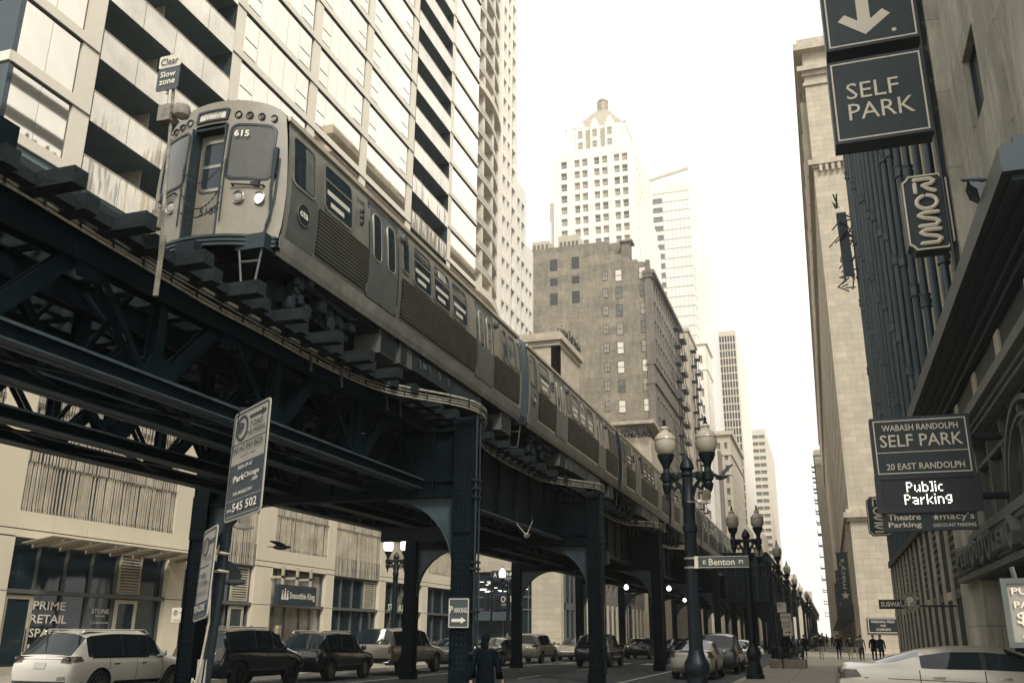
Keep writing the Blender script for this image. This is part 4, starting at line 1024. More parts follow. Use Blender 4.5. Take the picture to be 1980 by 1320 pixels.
# ------------------------------------------------------------------ low stone building at the far corner
LB = thing('corner_building', 'low pale stone corner building with planted roof terrace and clothing store at street level, in front of the brick building', 'building', (-29,103,0))
mb = MB(); wn = Wins(LB)
mb.box(-42,FL-.5,99.5,108.6,9,33.9)
fbox(mb,'N',99.5,-42,FL,9,33.9,-.4,.5)
facade(mb,wn,'E',FL-.45,[(101.0+1.75*k,102.1+1.75*k) for k in range(4)],[(29.2,32.4),(20,27.5),(11,18.5)],99,108.6,9,33.9,.45,('window_dark','window_frame'),'frame')
mb.box(-42,FL+.15,98.8,108.8,33.9,34.5); mb.box(-42,FL+.5,98.45,109.1,34.5,35.2); mb.box(-42,FL+.3,98.65,109,35.2,35.5)
mb.box(-30.6,FL,99.0,99.5,.13,9); mb.box(-42,-30.6,99.02,99.5,8.2,9); mb.box(-28.1,FL,99.5,108.6,.13,9)
mb.build('wall','macys_stone',LB); wn.done()
m = MB(); random.seed(21)
for k in range(9):
    c = Vector((FL+.1+random.uniform(-.3,.2), 100.5+k*.95, 35.6))
    for j in range(34): 
        p = c+Vector((random.gauss(0,.3),random.gauss(0,.4),abs(random.gauss(.1,.35)))); a = Vector((random.uniform(-1,1),random.uniform(-1,1),random.uniform(-1,1))).normalized()*.16; b_ = a.cross(Vector((random.random(),.3,.5))).normalized()*.12; m.add([p-a,p+b_,p+a,p-b_],[(0,1,2,3)])
m.build('planting','foliage',LB)
m = MB(); m.box(FL+.01,FL+.06,100.2,108.3,.3,8.0); g = m.build('side_shopfront','shop_glass',LB); m = MB()
for k in range(5): m.box(FL+.061,FL+.2,100.2+k*1.95,100.5+k*1.95,.13,8.2)
m.box(FL+.061,FL+.19,100.2,108.3,4.2,4.9); m.build('mullion','seam',g)
m = MB(); m.box(-41.9,-30.6,99.3,99.5,.13,8.2); sf = m.build('storefront','shop_glass',LB); m = MB()
for k in range(7): m.box(-31.1-k*1.45,-31.0-k*1.45,99.2,99.3,.13,8.2)
for z in (4.1,5.4,.13): m.box(-41.9,-30.6,99.18,99.3,z,z+.16)
m.build('mullion','seam',sf)
m = MB(); random.seed(4)
for k in range(34): x = random.uniform(-37,-31.6); z = random.uniform(5.9,7.8); m.box(x,x+random.uniform(.3,.9),99.29,99.299,z,z+.07)
m.build('ceiling_light','lamp_dim',sf)
m = MB(); m.box(-36.9,-32.2,98.6,99.15,3.2,3.3); m.hexa([(-36.9,98.1,3.0),(-32.2,98.1,3.0),(-32.2,99.15,3.0),(-36.9,99.15,3.0),(-36.9,98.9,4.0),(-32.2,98.9,4.0),(-32.2,99.15,4.0),(-36.9,99.15,4.0)]); m.build('awning','sign_darker',sf)
def board(name,label,cat,face,plane,u0,u1,z0,z1,lines,matb='sign_darker',frame=None,th=.18,group=None,matl='sign_letter'):
    c = fpt(face,plane,(u0+u1)/2,z0,0); T = thing(name,label,cat,c,group); m = MB(); fbox(m,face,plane,u0,u1,z0,z1,0,th); m.build('board',matb,T)
    u = {'N':(1,0,0),'E':(0,1,0),'W':(0,-1,0)}[face]
    if frame:
        m = MB(); g, t = frame; P2 = [fpt(face,plane,a,b,th) for a,b in ((u0+g,z0+g),(u1-g,z0+g),(u1-g,z1-g),(u0+g,z1-g))]
        fbox(m,face,plane,u0+g,u1-g,z0+g,z0+g+t,th,th+.008); fbox(m,face,plane,u0+g,u1-g,z1-g-t,z1-g,th,th+.008); fbox(m,face,plane,u0+g,u0+g+t,z0+g+t,z1-g-t,th,th+.008); fbox(m,face,plane,u1-g-t,u1-g,z0+g+t,z1-g-t,th,th+.008)
        m.build('border',matl,T)
    m = MB()
    for s, uu, zz, w_, h_, *bd in lines: lettering(m,s,fpt(face,plane,uu,zz,th+.012),u,(0,0,1),w_,h_,bd[0] if bd else 0.0)
    if lines: m.build('lettering',matl,T)
    return T
board('store_sign','dark shop sign with two white words in thin capitals over the awning of the far corner shop','shop sign','N',98.9,-34.9,-32.2,4.3,5.9,[('LOFT',-33.55,5.25,1.75,.62),('OUTLET',-33.55,4.68,.8,.2)])
board('gym_sign','narrow dark sign with white capitals for a fitness club, high on the far corner shop','shop sign','N',98.9,-35.2,-31.8,7.2,8.3,[('A',-34.75,7.85,.4,.5,.03),('FITNESS',-33.1,7.9,2.1,.42,.02),('DOWNTOWN CLUB',-33.1,7.45,2.0,.18)])
# ------------------------------------------------------------------ pedimented building
PB = thing('gabled_building', 'low pale building with a curved cornice and corner window, behind the third train car', 'building', (-27,156,0))
mb = MB(); mb.box(-50,-25.6,150,166,0,33.0); mb.box(-50,-26.4,150.6,165.5,33,35.2); 
for k in range(12):
    t0 = k/12; y0, y1 = 149.4+k*1.4, 150.8+k*1.4; z = 35.9-3.2*t0**2; z2 = 35.9-3.2*(t0+1/12)**2
    mb.hexa([(-50,y0,z-.6),(-24.9,y0,z-.6),(-24.9,y1,z2-.6),(-50,y1,z2-.6),(-50,y0,z),(-24.9,y0,z),(-24.9,y1,z2),(-50,y1,z2)])
mb.build('wall','macys_trim',PB)
mb = MB(); mb.box(-30,-26.3,150.3,150.55,33.05,35.1); mb.box(-26.39,-26.2,151,158,33.05,34.6); mb.build('window','window_dim',PB)
mb = MB(); random.seed(8)
for k in range(260): 
    p = Vector((random.uniform(-33,-25.4),149.3+random.uniform(-.5,.5),33.1+abs(random.gauss(0,.5)))); a = Vector((random.uniform(-1,1),random.uniform(-1,1),random.uniform(-1,1)))*.25; b_ = a.cross(Vector((.3,.5,random.random())))*.7; mb.add([p-a,p+b_,p+a,p-b_],[(0,1,2,3)])
mb.build('planting','foliage',PB)
# ------------------------------------------------------------------ brick building
BB = thing('brick_building', 'big old brown brick building with patched blank side wall, scattered windows and a stepped parapet', 'building', (-40,180,0))
BY = 168.0
mb = MB(); wn = Wins(BB)
def bz(x):
    return 77.5 if x < -36 else (75.2 if x < -34.6 else (74.4 if x < -33.2 else (73.6 if x < -31.6 else (72.8 if x < -30.0 else 72.2))))
xs = [-53,-36,-34.6,-33.2,-31.6,-30,-28.7]
colx = [(-52.8,-51.9,'b'),(-47.8,-46.7,'b'),(-43.2,-42.1,'b'),(-37.0,-36.2,'s'),(-34.4,-33.3,'w'),(-29.6,-28.5,'w')]
floors = [69.4,65.7,62.0,58.2,54.3,50.4,46.6,42.6,38.7,34.8,30.9,27.0,23.1]
mb.box(-53,-27.9,BY,205,0,72.0)
for a, b in zip(xs, xs[1:]): mb.box(a,b,BY,BY+8,72.0,bz((a+b)/2))
mb.box(-36.2,-33.4,BY+3,BY+8,75.2,78.3)
bl = MB(); random.seed(12)
for a, b, k in colx:
    for f, z in enumerate(floors):
        if k == 'b' and (f in (3,4,6,7)): continue
        if a > -30 and f in (9,): continue
        h = 2.1 if k != 'b' else (2.4 if f % 2 == 0 else 1.4)
        if k == 'b': wn.add('N',BY,(a+b)/2,z+4.2-(2.2 if f > 5 else 0),b-a+.5,h+.2,.03,'plain',('boarded',))
        elif k == 's': wn.add('N',BY,(a+b)/2,z+.6,b-a+.3,2.0,.03,'grid',('window_tan','window_frame'))
        else: wn.add('N',BY,(a+b)/2,z+.4,b-a+.3,2.5,.03,'sash',(random.choice(('window_white','window_tan','window_dim','window_white')),'window_frame'))
mb.build('brick_wall','brick_dark',BB)
mb = MB(); mb.box(-28.7,-27.4,BY-.35,BY+1.2,0,70.2); mb.box(-28.9,-27.0,BY-.6,BY+1.6,68.6,69.3); mb.box(-29.0,-26.6,BY-.7,207,69.3,70.0)
for z in (47.0,50.8): mb.box(-28.9,-27.1,BY-.5,206,z,z+.6)
mb.box(-28.4,-27.6,BY-.2,BY+.8,70.2,72.4)
facade(mb,wn,'E',-27.9,[(170.6+3.0*k,172.5+3.0*k) for k in range(12)],[(r,r+2.5) for r in (66-3.9*i for i in range(14)) if abs(r-48) > 2][::-1],169.2,206,0,69.2,.5,('window_dark','window_frame'),'frame')
mb.build('street_front','brick_trim',BB); wn.done()
m = MB(); m.box(-33.3,-31.6,BY+1,BY+3.2,74.0,77.2); m.box(-33.6,-31.0,BY+.6,BY+3.5,77.2,77.6); m.build('roof_hut','brick_trim',BB)
for q in ((-52.5,-48.8,80.2),(-46.8,-42.5,80.8)): m = MB(); m.box(q[0],q[1],BY+2,BY+8,77.5,q[2]); m.build('penthouse','pale_trim',BB)
for x in [-52.2+.9*k for k in range(4)]+[-46.4+.85*k for k in range(5)]: m = MB(); m.box(x,x+.5,BY+1.9,BY+1.999,77.7,79.4); m.build('penthouse_window','window_dim',BB)
def fire_escape(par, x, y0, y1, z0, z1, fh, n=1):
    m = MB(); z = z0; k = 0; w_ = 1.2
    while z < z1:
        m.box(x,x+w_,y0,y1,z,z+.08)
        for zz in (.5,1.0): m.box(x+w_-.05,x+w_,y0,y1,z+zz,z+zz+.05); m.box(x,x+w_,y0,y0+.05,z+zz,z+zz+.05)
        for j in range(6): yy = y0+(y1-y0)*j/5; m.box(x+w_-.05,x+w_,yy-.03,yy+.03,z,z+1.05)
        a, b = (y0+.5,y1-.5) if k % 2 else (y1-.5,y0+.5)
        if z+fh < z1: m.bar((x+.35,a,z+.1),(x+.35,b,z+fh),.12,.1); m.bar((x+.85,a,z+.1),(x+.85,b,z+fh),.12,.1)
        z += fh; k += 1
    return m.build('fire_escape','fire_escape',par)
fire_escape(BB,-26.55,197,202,14,67,3.9); fire_escape(BB,-26.55,189,192,14,67,3.9)
# ------------------------------------------------------------------ white tower with pyramid roof
WT = thing('crowned_tower', 'white stone tower with a tiled pyramid roof and little lantern, behind the brick building', 'tower', (-53,245,0))
YW = 230.0
mb = MB(); wn = Wins(WT)
rows = [(132.0-3.62*k-2.3,132.0-3.62*k) for k in range(15)][::-1]
cols = [(-62.6,-60.9),(-58.9,-57.2),(-56.6,-54.9),(-53.3,-51.6),(-51.0,-49.3),(-47.6,-45.9),(-45.3,-43.6)]
XR = -40.7
cols = [(-62.4,-60.7),(-58.6,-56.9),(-56.3,-54.6),(-52.6,-50.9),(-50.3,-48.6),(-46.6,-45.0),(-44.4,-42.8)]
cols = [(-62.3,-60.5),(-58.3,-56.7),(-56.0,-54.4),(-52.5,-50.9),(-50.2,-48.6),(-46.7,-45.1),(-44.4,-42.8),(-42.2,-41.0)][:7]
def pk(a, c): 
    r = mnoise.random(); return (('window_dim' if r < .25 else 'window_tan'),'window_white'), 'sash'
import mathutils; mathutils.noise.seed_set(3)
facade(mb,wn,'N',YW+.4,cols,rows,-64.2,XR-.3,70,135,.5,('window_tan','window_white'),'sash',pick=pk)
rw = [(132-3.62*k-2.3,132-3.62*k) for k in range(15)][::-1]
facade(mb,wn,'E',XR-.4,[(233,234.2),(236.5,237.7),(240,241.2),(244,245.2),(248,249.2),(252,253.2)],rw,YW+.1,258,70,134.5,.4,('window_tan','window_white'),'sash',pick=pk)
mb.box(-63.9,XR-.8,YW+.9,258,0,134.8)
for a in (-63.8,-59.7,-53.8,-47.9,-41.9): mb.box(a-.55,a+.55,YW-.25,YW+.2,70,134.6)
mb.box(-66.2,-64.2,YW+3,256,0,121); mb.box(XR-.4,XR+1.6,YW+6,255,0,117); mb.box(XR+1.6,XR+2.0,YW+14,257,0,112)
mb.box(-66.9,-66.1,YW+4,YW+6,116,121.5)
# upper stage
mb.box(-61.4,-43.2,YW+1.5,255,135,143.0)
for a, h in ((-56.6,146.0),(-52.3,146.4),(-47.9,146.8)):
    mb.box(a-1.3,a+1.3,YW+1.0,YW+1.48,135,143.6); mb.box(a-.9,a+.9,YW+1.0,YW+1.7,143.6,144.6); mb.box(a-.5,a+.5,YW+1.0,YW+1.7,144.6,145.5)
for a in (-61.1,-43.5): mb.box(a-.4,a+.4,YW+1.1,YW+2,143,145)
mb.build('wall','white_terracotta',WT)
for a in (-56.6,-52.3,-47.9):
    wn.add('N',YW+1,a,140.6,1.5,2.6,.03,'sash',('window_tan','window_white')); wn.add('N',YW+1,a,137.0,1.6,2.3,.03,'sash',('window_tan','window_white'))
for a in (-54.45,-50.1): wn.add('N',YW+1.4,a,138.8,1.1,6.5,.03,'plain',('roof_tile',))
wn.done()
mb = MB(); cx, cy = -52.3, 243.0; L = [(9.2,142.0),(8.6,143.4),(7.2,145.4),(5.8,147.6),(4.4,149.8),(3.0,152.0),(1.9,153.8)]
for (a,z0),(b,z1) in zip(L, L[1:]): mb.hexa([(cx-a,cy-a*1.15,z0),(cx+a,cy-a*1.15,z0),(cx+a,cy+a*1.15,z0),(cx-a,cy+a*1.15,z0),(cx-b-.15,cy-b*1.15,z1),(cx+b+.15,cy-b*1.15,z1),(cx+b+.15,cy+b*1.15,z1),(cx-b-.15,cy+b*1.15,z1)])
rf = mb.build('roof','roof_tile',WT)
mb = MB(); mb.lathe([(1.6,153.5),(1.5,157.6),(1.75,157.7),(1.75,158.2),(1.1,158.6),(.6,159.2)],(cx,cy,0),8)
for k in range(8): t = 2*PI*k/8; mb.box(cx+1.6*math.cos(t)-.12,cx+1.6*math.cos(t)+.12,cy+1.6*math.sin(t)-.12,cy+1.6*math.sin(t)+.12,154,157.6)
mb.build('lantern','roof_tile',WT)
for dx, z in ((-3.4,152),(3.0,153),(7.2,149)): mb = MB(); mb.tube((cx+dx,cy-3,z-3),(cx+dx,cy-3,z+2.2),.12,n=5); mb.build('mast','pale_trim',WT)
# ------------------------------------------------------------------ pale glass tower far behind
FG = thing('slanted_glass_tower', 'very tall pale glass tower with a slanted roofline fading into the sky, right of the white pyramid tower', 'tower', (-46,345,0))
YG = 330.0
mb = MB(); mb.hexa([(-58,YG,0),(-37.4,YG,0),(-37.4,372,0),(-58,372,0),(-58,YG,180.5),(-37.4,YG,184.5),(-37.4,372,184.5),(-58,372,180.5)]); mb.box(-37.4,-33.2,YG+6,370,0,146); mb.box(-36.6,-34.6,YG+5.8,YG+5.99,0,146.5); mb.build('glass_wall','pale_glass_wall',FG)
mb = MB()
for k in range(44): z = 4+k*4.0; mb.box(-58,-37.38,YG-.12,YG-.002,z,z+.35) if z < 172 else None
for k in range(13): mb.box(-57.5+k*1.6,-57.4+k*1.6,YG-.2,YG-.12,0,172)
mb.hexa([(-58,YG-.3,173.2),(-37.3,YG-.3,177.2),(-37.3,YG-.01,177.2),(-58,YG-.01,173.2),(-58,YG-.3,174.2),(-37.3,YG-.3,178.2),(-37.3,YG-.01,178.2),(-58,YG-.01,174.2)])
for k in range(34): mb.box(-37.39,-37.3,YG,370,4+k*4,4.3+k*4); 
mb.build('mullion_grid','pale_glass_line',FG)
wn = Wins(FG)
for k in range(20): wn.add('N',YG-.2,-50.0+.02*k,165-k*3.95,3.6,2.0,.05,'plain',('window_dim',))
for k in range(3): wn.add('N',YG+5.7,-36,60+k*12,1.6,8,.05,'plain',('window_tan',))
wn.done('balcony_slot')
# ------------------------------------------------------------------ other far buildings on the left
def simple_tower(name,label,x0,x1,y0,y1,z1,ncol,nrow,zb,m_wall,m_win,side_cols,frac=.5,frz=.6,ledges=(),style='plain',sidewin=None,top=3.0,th=.35):
    T = thing(name,label,'building',((x0+x1)/2,(y0+y1)/2,0)); mb = MB(); wn = Wins(T)
    rows = spans(zb,z1-top,nrow,frz); facade(mb,wn,'N',y0+th,spans(x0+.4,x1-.4,ncol,frac),rows,x0,x1,0,z1,th,m_win,style)
    if side_cols: facade(mb,wn,'E',x1-th,spans(y0+.6,y1-.6,side_cols,frac),rows,y0+th+.01,y1,0,z1-.02,th,sidewin or m_win,style)
    mb.box(x0,x1-th-.01,y0+th+.02,y1,0,z1-.03)
    for z, p, h in ledges: mb.box(x0-p,x1+p,y0-p,y1+p,z,z+h)
    mb.build('wall',m_wall,T); wn.done(); return T
nb_ = simple_tower('narrow_building','narrow pale building hung with fire escapes, between the brick building and the bright corniced one',-30.2,-26.3,212,228,72,1,14,16,'pale_trim',('window_tan','window_white'),8,.35,.55,((71.2,.3,.9),))
fire_escape(nb_,-26.3,214.5,217.5,14,69,3.8); fire_escape(nb_,-26.3,222,225,14,69,3.8)
simple_tower('corniced_building','bright white corniced building beside the narrow one with fire escapes',-31.5,-26.2,250,264,80.5,2,12,20,'white_terracotta',('window_tan','window_white'),10,.35,.5,((79.5,.5,1.2),(72,.2,.5)))
simple_tower('dark_sided_building','short grey building with two columns of pale windows, behind the double street lamp',-33,-27.3,286,293,56,2,10,16,'brick_trim',('window_white','window_frame'),0,.3,.5,())
simple_tower('cream_office_building','cream stone office building with heavy cornice and dark windows, lower left of the dark gridded tower',-33,-25.4,300,345,65,3,13,14,'pale_trim',('window_dim','window_white'),16,.45,.55,((63.6,.8,1.3),(57,.3,.5),(20,.3,.5)))
gt = simple_tower('gridded_tower','tall tan office tower with a vertical grid of dark windows and a plain bright side, right of the cream office building',-38,-27.0,380,438,125,9,34,10,'grid_pier',('window_dark',),0,.72,.84,(),top=2)
mb = MB(); mb.box(-27.3,-26.9,380.1,438,0,125.1); mb.build('side_wall','white_terracotta',gt)
simple_tower('banded_tower','tan tower with horizontal bands of windows, farthest right of the towers on the left side',-29.5,-22.4,470,560,100.6,2,26,6,'grid_pier',('window_dim',),0,.9,.5,(),top=2)
simple_tower('end_tower_pale','small hazy pale tower at the far end of the street',-27,-19.5,700,720,43,4,9,5,'far_pale',('window_tan',),0,.4,.5)
simple_tower('end_tower_grey','small grey stone tower at the far end of the street, next to the right-hand building line',-17.5,-10.2,700,720,31.5,3,7,5,'far_stone',('window_tan',),0,.4,.4)
m = MB(); T = thing('end_gable','steep gabled building at the far end of the street, between two small towers','building',(-22,620,0)); m.prism([(-24,0),(-15.5,0),(-15.5,20),(-19.5,27.5),(-24,22)],(0,620,0),(1,0,0),(0,0,1),(0,18,0)); m.build('wall','far_stone',T)
# street wall under the railway, left side far
for i,(a,b,h,lab) in enumerate(((109.5,128,16,'grey shopfront building seen under the railway beyond the corner clothing store'),(128.6,148,18,'shop row with bright sign seen under the far end of the railway'),(208,211.5,30,'thin infill building wedged beside the brick building'),(346,379,40,'mid-height tan building in front of the gridded tower side'),(439,469,46,'pale block between the gridded and the banded tower'))):
    x1 = (FL,FL,-27.4,-25.6,-25)[i]
    T = simple_tower('infill_building',lab,-41 if i < 2 else -45,x1,a,b,h,4,3,6,'brick_trim' if i < 2 else 'far_stone',('window_dim',),6,.5,.55)  # first two walls darker: shade under the railway put into the colour
    if i < 2:
        m = MB(); m.box(x1-.3,x1+.05,a+.8,b-.8,.3,4.6); g = m.build('shopfront','shop_glass',T); m = MB()
        for k in range(7): y = a+1+(b-a-2)*k/6; m.box(x1+.051,x1+.2,y-.35,y+.35,.13,5.2)
        m.build('shop_pier','pale_trim',T)
board('store_sign','bright square sign with dark numerals on the shop row under the railway','shop sign','E',-27.2,112,114.6,4.9,7.0,[('500',113.3,6.3,1.6,.6),('SALE',113.3,5.5,1.6,.5)],'white_sign',None,.25,None,'sign_dark')
board('phone_shop_sign','small dark shop sign with a white letter T on the shop row under the railway','shop sign','E',-27.2,111.6,113.4,3.1,4.5,[('T',112.5,3.8,.7,.9,.03)],'sign_darker')
mat('sign_dark2',(0.055,0.068,0.07),.5,var=.1)
glass_mat('upper_glass',(.40,.37,.29),.10,.55,.10,1.5,var=.35)
mat('grid_pier_dim',(0.42,0.39,0.31),.8,var=.2,grime=.2)
block_mat('limestone_ashlar',(0.56,0.53,0.425),(0.47,0.445,0.355),(0.30,0.29,0.245),2.6,1.9,.012,grime=.45,bump=.3)
# ------------------------------------------------------------------ right: stone building with the garage entrance
SB = thing('stone_building', 'weathered stone building with dark bronze cornice, arched upper window and garage entrance marquee, nearest on the right', 'building', (4,20,0))
X1 = 3.4; YN = 12.9; YE = 27.4; ZB = 8.0
mb = MB(); wn = Wins(SB)
# upper wall: pilaster strips, recessed bay with windows, corner pier
US, UN = 21.3, YN
fbox(mb,'W',3.5,20.0,21.3,ZB,26,-.5,.16); fbox(mb,'W',3.5,18.7,20.0,ZB,26,-.5,-.12)
rows = [(11.2+3.6*k,12.9+3.6*k) for k in range(4)]
facade(mb,wn,'W',3.78,[(16.9,18.3)],rows,16.2,18.7,ZB,26,.18,('window_dark','bronze'),'frame')
fbox(mb,'W',3.5,15.2,16.2,ZB,26,-.5,-.02); fbox(mb,'W',3.5,14.7,15.2,ZB,26,-.5,.05); fbox(mb,'W',3.5,YN,14.7,ZB,26,-.5,.0)
mb.box(3.95,22,YN+.02,21.28,ZB,25.9); mb.box(3.5,22,YN,YN+.4,ZB,60.0) if False else None
mb.box(5.4,5.9,YN-.1,YN+.02,ZB,26); mb.box(3.96,4.4,YN-.06,YN+.02,ZB,26)
st = mb.build('stone_wall','limestone_ashlar',SB)
# string joints cut as thin dark lines
m = MB()
for k in range(8): z = 9.3+k*1.9; m.box(3.33,3.337,20.0,21.3,z,z+.02)
m.build('joint','bronze',st)
# base block
mb = MB()
mb.box(X1,20,YN+.01,YE,5.85,ZB-.02)                                         # frieze mass
fbox(mb,'W',X1,24.2,YE,.13,3.0,-1.2,.0); fbox(mb,'W',X1,23.2,YE,3.0,5.86,-1.2,.0); fbox(mb,'W',X1,YN,14.2,.13,5.86,-1.2,.0)
mb.box(X1+.6,20,YN+.4,YN+.8,.13,5.8); mb.box(X1+.9,20,YE-.6,YE-.02,.13,5.8)
mb.build('base_wall','limestone_ashlar',SB)
m = MB()
def cornice(m, prof, mi=0):
    """prof: list of (projection, z) from bottom to top, wrapped round the north corner"""
    for (p,z0),(q,z1) in zip(prof, prof[1:]):
        if z1-z0 < 1e-3: continue
        m.box(X1-p, 20, YN-p, YE+p, z0, z1, mi)
cornice(m,[(.20,7.0),(.20,7.12),(.30,7.12),(.30,7.24),(.44,7.24),(.44,7.34),(.62,7.34),(.62,7.42),(.75,7.42),(.75,7.78),(.68,7.78),(.68,7.86),(.5,7.86),(.5,8.05)])
m.build('cornice','bronze',SB)
m = MB(); fbox(m,'W',X1,YN,YE,6.25,6.99,.003,.05); m.box(X1,20,YN-.05,YN-.002,6.25,6.99); fz = m.build('frieze','bronze',SB)
for k in range(5): m = MB(); fbox(m,'W',X1,14.6+k*2.95,15.05+k*2.95,6.32,6.92,.051,.09); m.build('frieze_slot','pale_trim',fz)
m = MB()
for p, z0, z1 in ((.28,6.05,6.24),(.16,5.93,6.045),(.10,5.84,5.925)): m.box(X1-p,20,YN-p,YE+.05,z0,z1)
m.build('architrave','bronze_light',SB)
m = MB(); fbox(m,'W',X1,14.2,23.2,3.98,5.84,-.45,-.30); gl = m.build('arched_window','upper_glass',SB)
m = MB()
for y in (14.25,16.15,18.05,19.95,21.6,23.15): fbox(m,'W',X1,y-.05,y+.05,3.98,5.84,-.299,-.12)
for z in (3.98,5.28,5.76): fbox(m,'W',X1,14.2,23.2,z,z+.08,-.298,-.13)
for R_, w_ in ((2.25,.10),(1.95,.07)):
    pts = [(17.9+R_*math.cos(t), 3.45+R_*math.sin(t)*1.0) for t in [PI*k/20 for k in range(21)]]
    for (a,b),(c,d) in zip(pts,pts[1:]):
        if min(b,d) > 3.95: m.bar((X1+.16,a,b),(X1+.16,c,d),.16,w_,(0,-(d-b),(c-a)))
m.build('glazing_bar','bronze_light',gl)
m = MB()
for p, z0, z1 in ((.10,3.84,3.98),(.22,3.72,3.84)): fbox(m,'W',X1,14.2,23.8,z0,z1,0,p)
fbox(m,'W',X1,14.2,26.2,3.0,3.72,-.1,.12); fbox(m,'W',X1,14.2,26.4,2.94,3.06,.0,.22); fbox(m,'W',X1,14.2,26.3,3.14,3.19,.121,.16); fbox(m,'W',X1,14.2,26.3,3.62,3.72,.121,.18)
fbox(m,'W',X1,26.2,26.4,3.0,3.8,.0,.2)
mq = m.build('marquee','bronze_light',SB)
s = 'PENTOUDOKENO'; y = 25.6
for i, ch in enumerate(s):
    big = ch in 'PDO' ; h = .60 if big else .34; w_ = .60 if big else .30
    m = MB(); vs, fs = text_mesh(ch, w_, h, .03); k0 = len(m.v); n = len(vs)
    m.v += [(X1-.30, y-w_/2-a, 3.40+b) for a, b in vs] + [(X1-.125, y-w_/2-a, 3.40+b) for a, b in vs]
    m.f += [tuple(k0+q for q in f) for f in fs]; m.m += [0]*len(fs)
    ed = {}
    for f in fs:
        for a, b in zip(f, f[1:]+f[:1]): ed[(a,b)] = 1
    for (a,b) in ed:
        if (b,a) not in ed: m.f.append((k0+a,k0+b,k0+n+b,k0+n+a)); m.m.append(0)
    y -= w_+.24; m.build('block_letter','bronze_light',mq)
m = MB(); m.box(X1-.02,12,14.2,24.2,2.90,2.94); m.box(X1+4.5,X1+5,14.2,24.2,.13,2.9); m.box(X1+.5,12,24.19,24.3,.13,2.9); m.build('garage_opening','black',SB)
m = MB(); fbox(m,'W',X1,24.0,YE+.1,.13,.75,.001,.12); m.build('plinth','bronze',SB)
wn.done()
# ------------------------------------------------------------------ parking structure screened with tubes
PG = thing('parking_structure', 'parking structure screened by a row of dark vertical tubes with collars, between the stone building and the big department store', 'garage', (5,40,0))
mb = MB(); mb.box(4.3,24,27.45,57,.13,40); mb.box(4.32,24,21.32,27.44,8.1,40)
for k in range(14): z = 6+k*2.9; mb.box(4.05,4.29,27.5,57,z,z+.9) if z < 9 else mb.box(4.05,4.29,21.32,57,z,z+.9)
mb.build('deck_wall','bronze_light',PG)
for k in range(17): y = 22.2+k*2.15; z0 = 8.1 if y < 27.5 else 5.6; m = MB(); m.box(3.86,3.90,y+.55,y+1.1,z0,40); m.build('panel','pale_trim',PG)
random.seed(2)
for k in range(17):
    y = 22.0+k*2.15; z0 = 7.9 if y < 28.3 else 5.4; m = MB(); R_ = .105+.0022*k; m.tube((3.60,y,z0),(3.60,y,40),R_,n=12); t = m.build('screen_tube','tube_paint',PG,smooth=30)
    z = z0+1+(k % 3)*1.5+.4*(k % 2)
    while z < 39: m = MB(); m.tube((3.60,y,z),(3.60,y,z+.32),R_*1.28,n=12); m.tube((3.60,y,z-.05),(3.60,y,z),R_*1.5,n=12); m.tube((3.60,y,z+.32),(3.60,y,z+.37),R_*1.5,n=12); m.bar((3.6,y,z+.15),(3.9,y,z+.15),.08,.12); m.build('collar','tube_paint',t,smooth=30); z += 4.3
    m = MB(); m.tube((3.74,y+1.05,z0),(3.74,y+1.05,40),.05,n=8); m.build('slim_tube','tube_paint',t,smooth=30)
y = 28.2; k = 0
while y < 57:
    m = MB(); m.box(3.485,3.56,y,y+.34,.13,5.3); m.build('ground_pier','grid_pier_dim',PG)
    m = MB(); m.box(3.575,3.60,y+.5,y+2.15,.13,5.3); m.build('shop_window','hidden_dark',PG)
    m = MB()
    for q in range(8): m.box(3.55,3.574,y+.6,y+2.05,3.3+q*.22,3.4+q*.22)
    if k % 2 == 0: m.build('louver','bronze_light',PG)
    m = MB(); m.box(3.54,3.574,y+.5,y+2.15,2.7,2.95); m.build('sign_band','pale_trim' if k % 3 == 1 else 'bronze_light',PG)
    y += 2.15; k += 1
m = MB(); m.box(3.4,4.3,27.45,57,5.3,5.62); m.box(3.61,4.29,27.6,57,.13,5.29); m.build('ground_wall','hidden_dark',PG)
m = MB(); random.seed(14)
for j in range(40): a = Vector((random.uniform(2.7,3.5),random.uniform(55.5,57.6),random.uniform(22,28))); b = a+Vector((random.uniform(-.8,.8),random.uniform(-.8,.8),random.uniform(-1,1))); m.tube(a,b,.05,n=4)
for j in range(6): m.box(2.7,3.3,55.6+.3*j,55.8+.3*j,22.5+j*.8,23.4+j*.8)
m.build('antenna_bracket','tube_paint',PG)
# ------------------------------------------------------------------ department store
MS = thing('department_store', 'huge pale stone department store with banners, dark awnings and rows of windows, across the street on the right', 'building', (6,140,0))
XM, YM = 2.7, 95.0
mb = MB(); wn = Wins(MS)
def vsp(a, b, n, f): return spans(a, b, n, f)
rowsN = [(14.5+4.05*k, 16.9+4.05*k) for k in range(10)]
facade(mb,wn,'N',YM+.5,[(6.6,8.4),(11,12.8)],[(2.5,7.5)]+rowsN,XM,30,0,66,.5,('window_dark','window_frame'),'sash')
rowsE = [(14.2+3.3*k, 16.2+3.3*k) for k in range(11)]
facade(mb,wn,'W',XM+.55,spans(98,328,80,.48),[(4.6,9.6)]+rowsE+[(53,60)],YM+.51,330,0,64,.55,('window_dark','window_frame'),'plain')
mb.box(XM+.57,30,YM+.53,330,0,65.8)
mb.build('stone_wall','macys_stone',MS); wn.done()
m = MB()
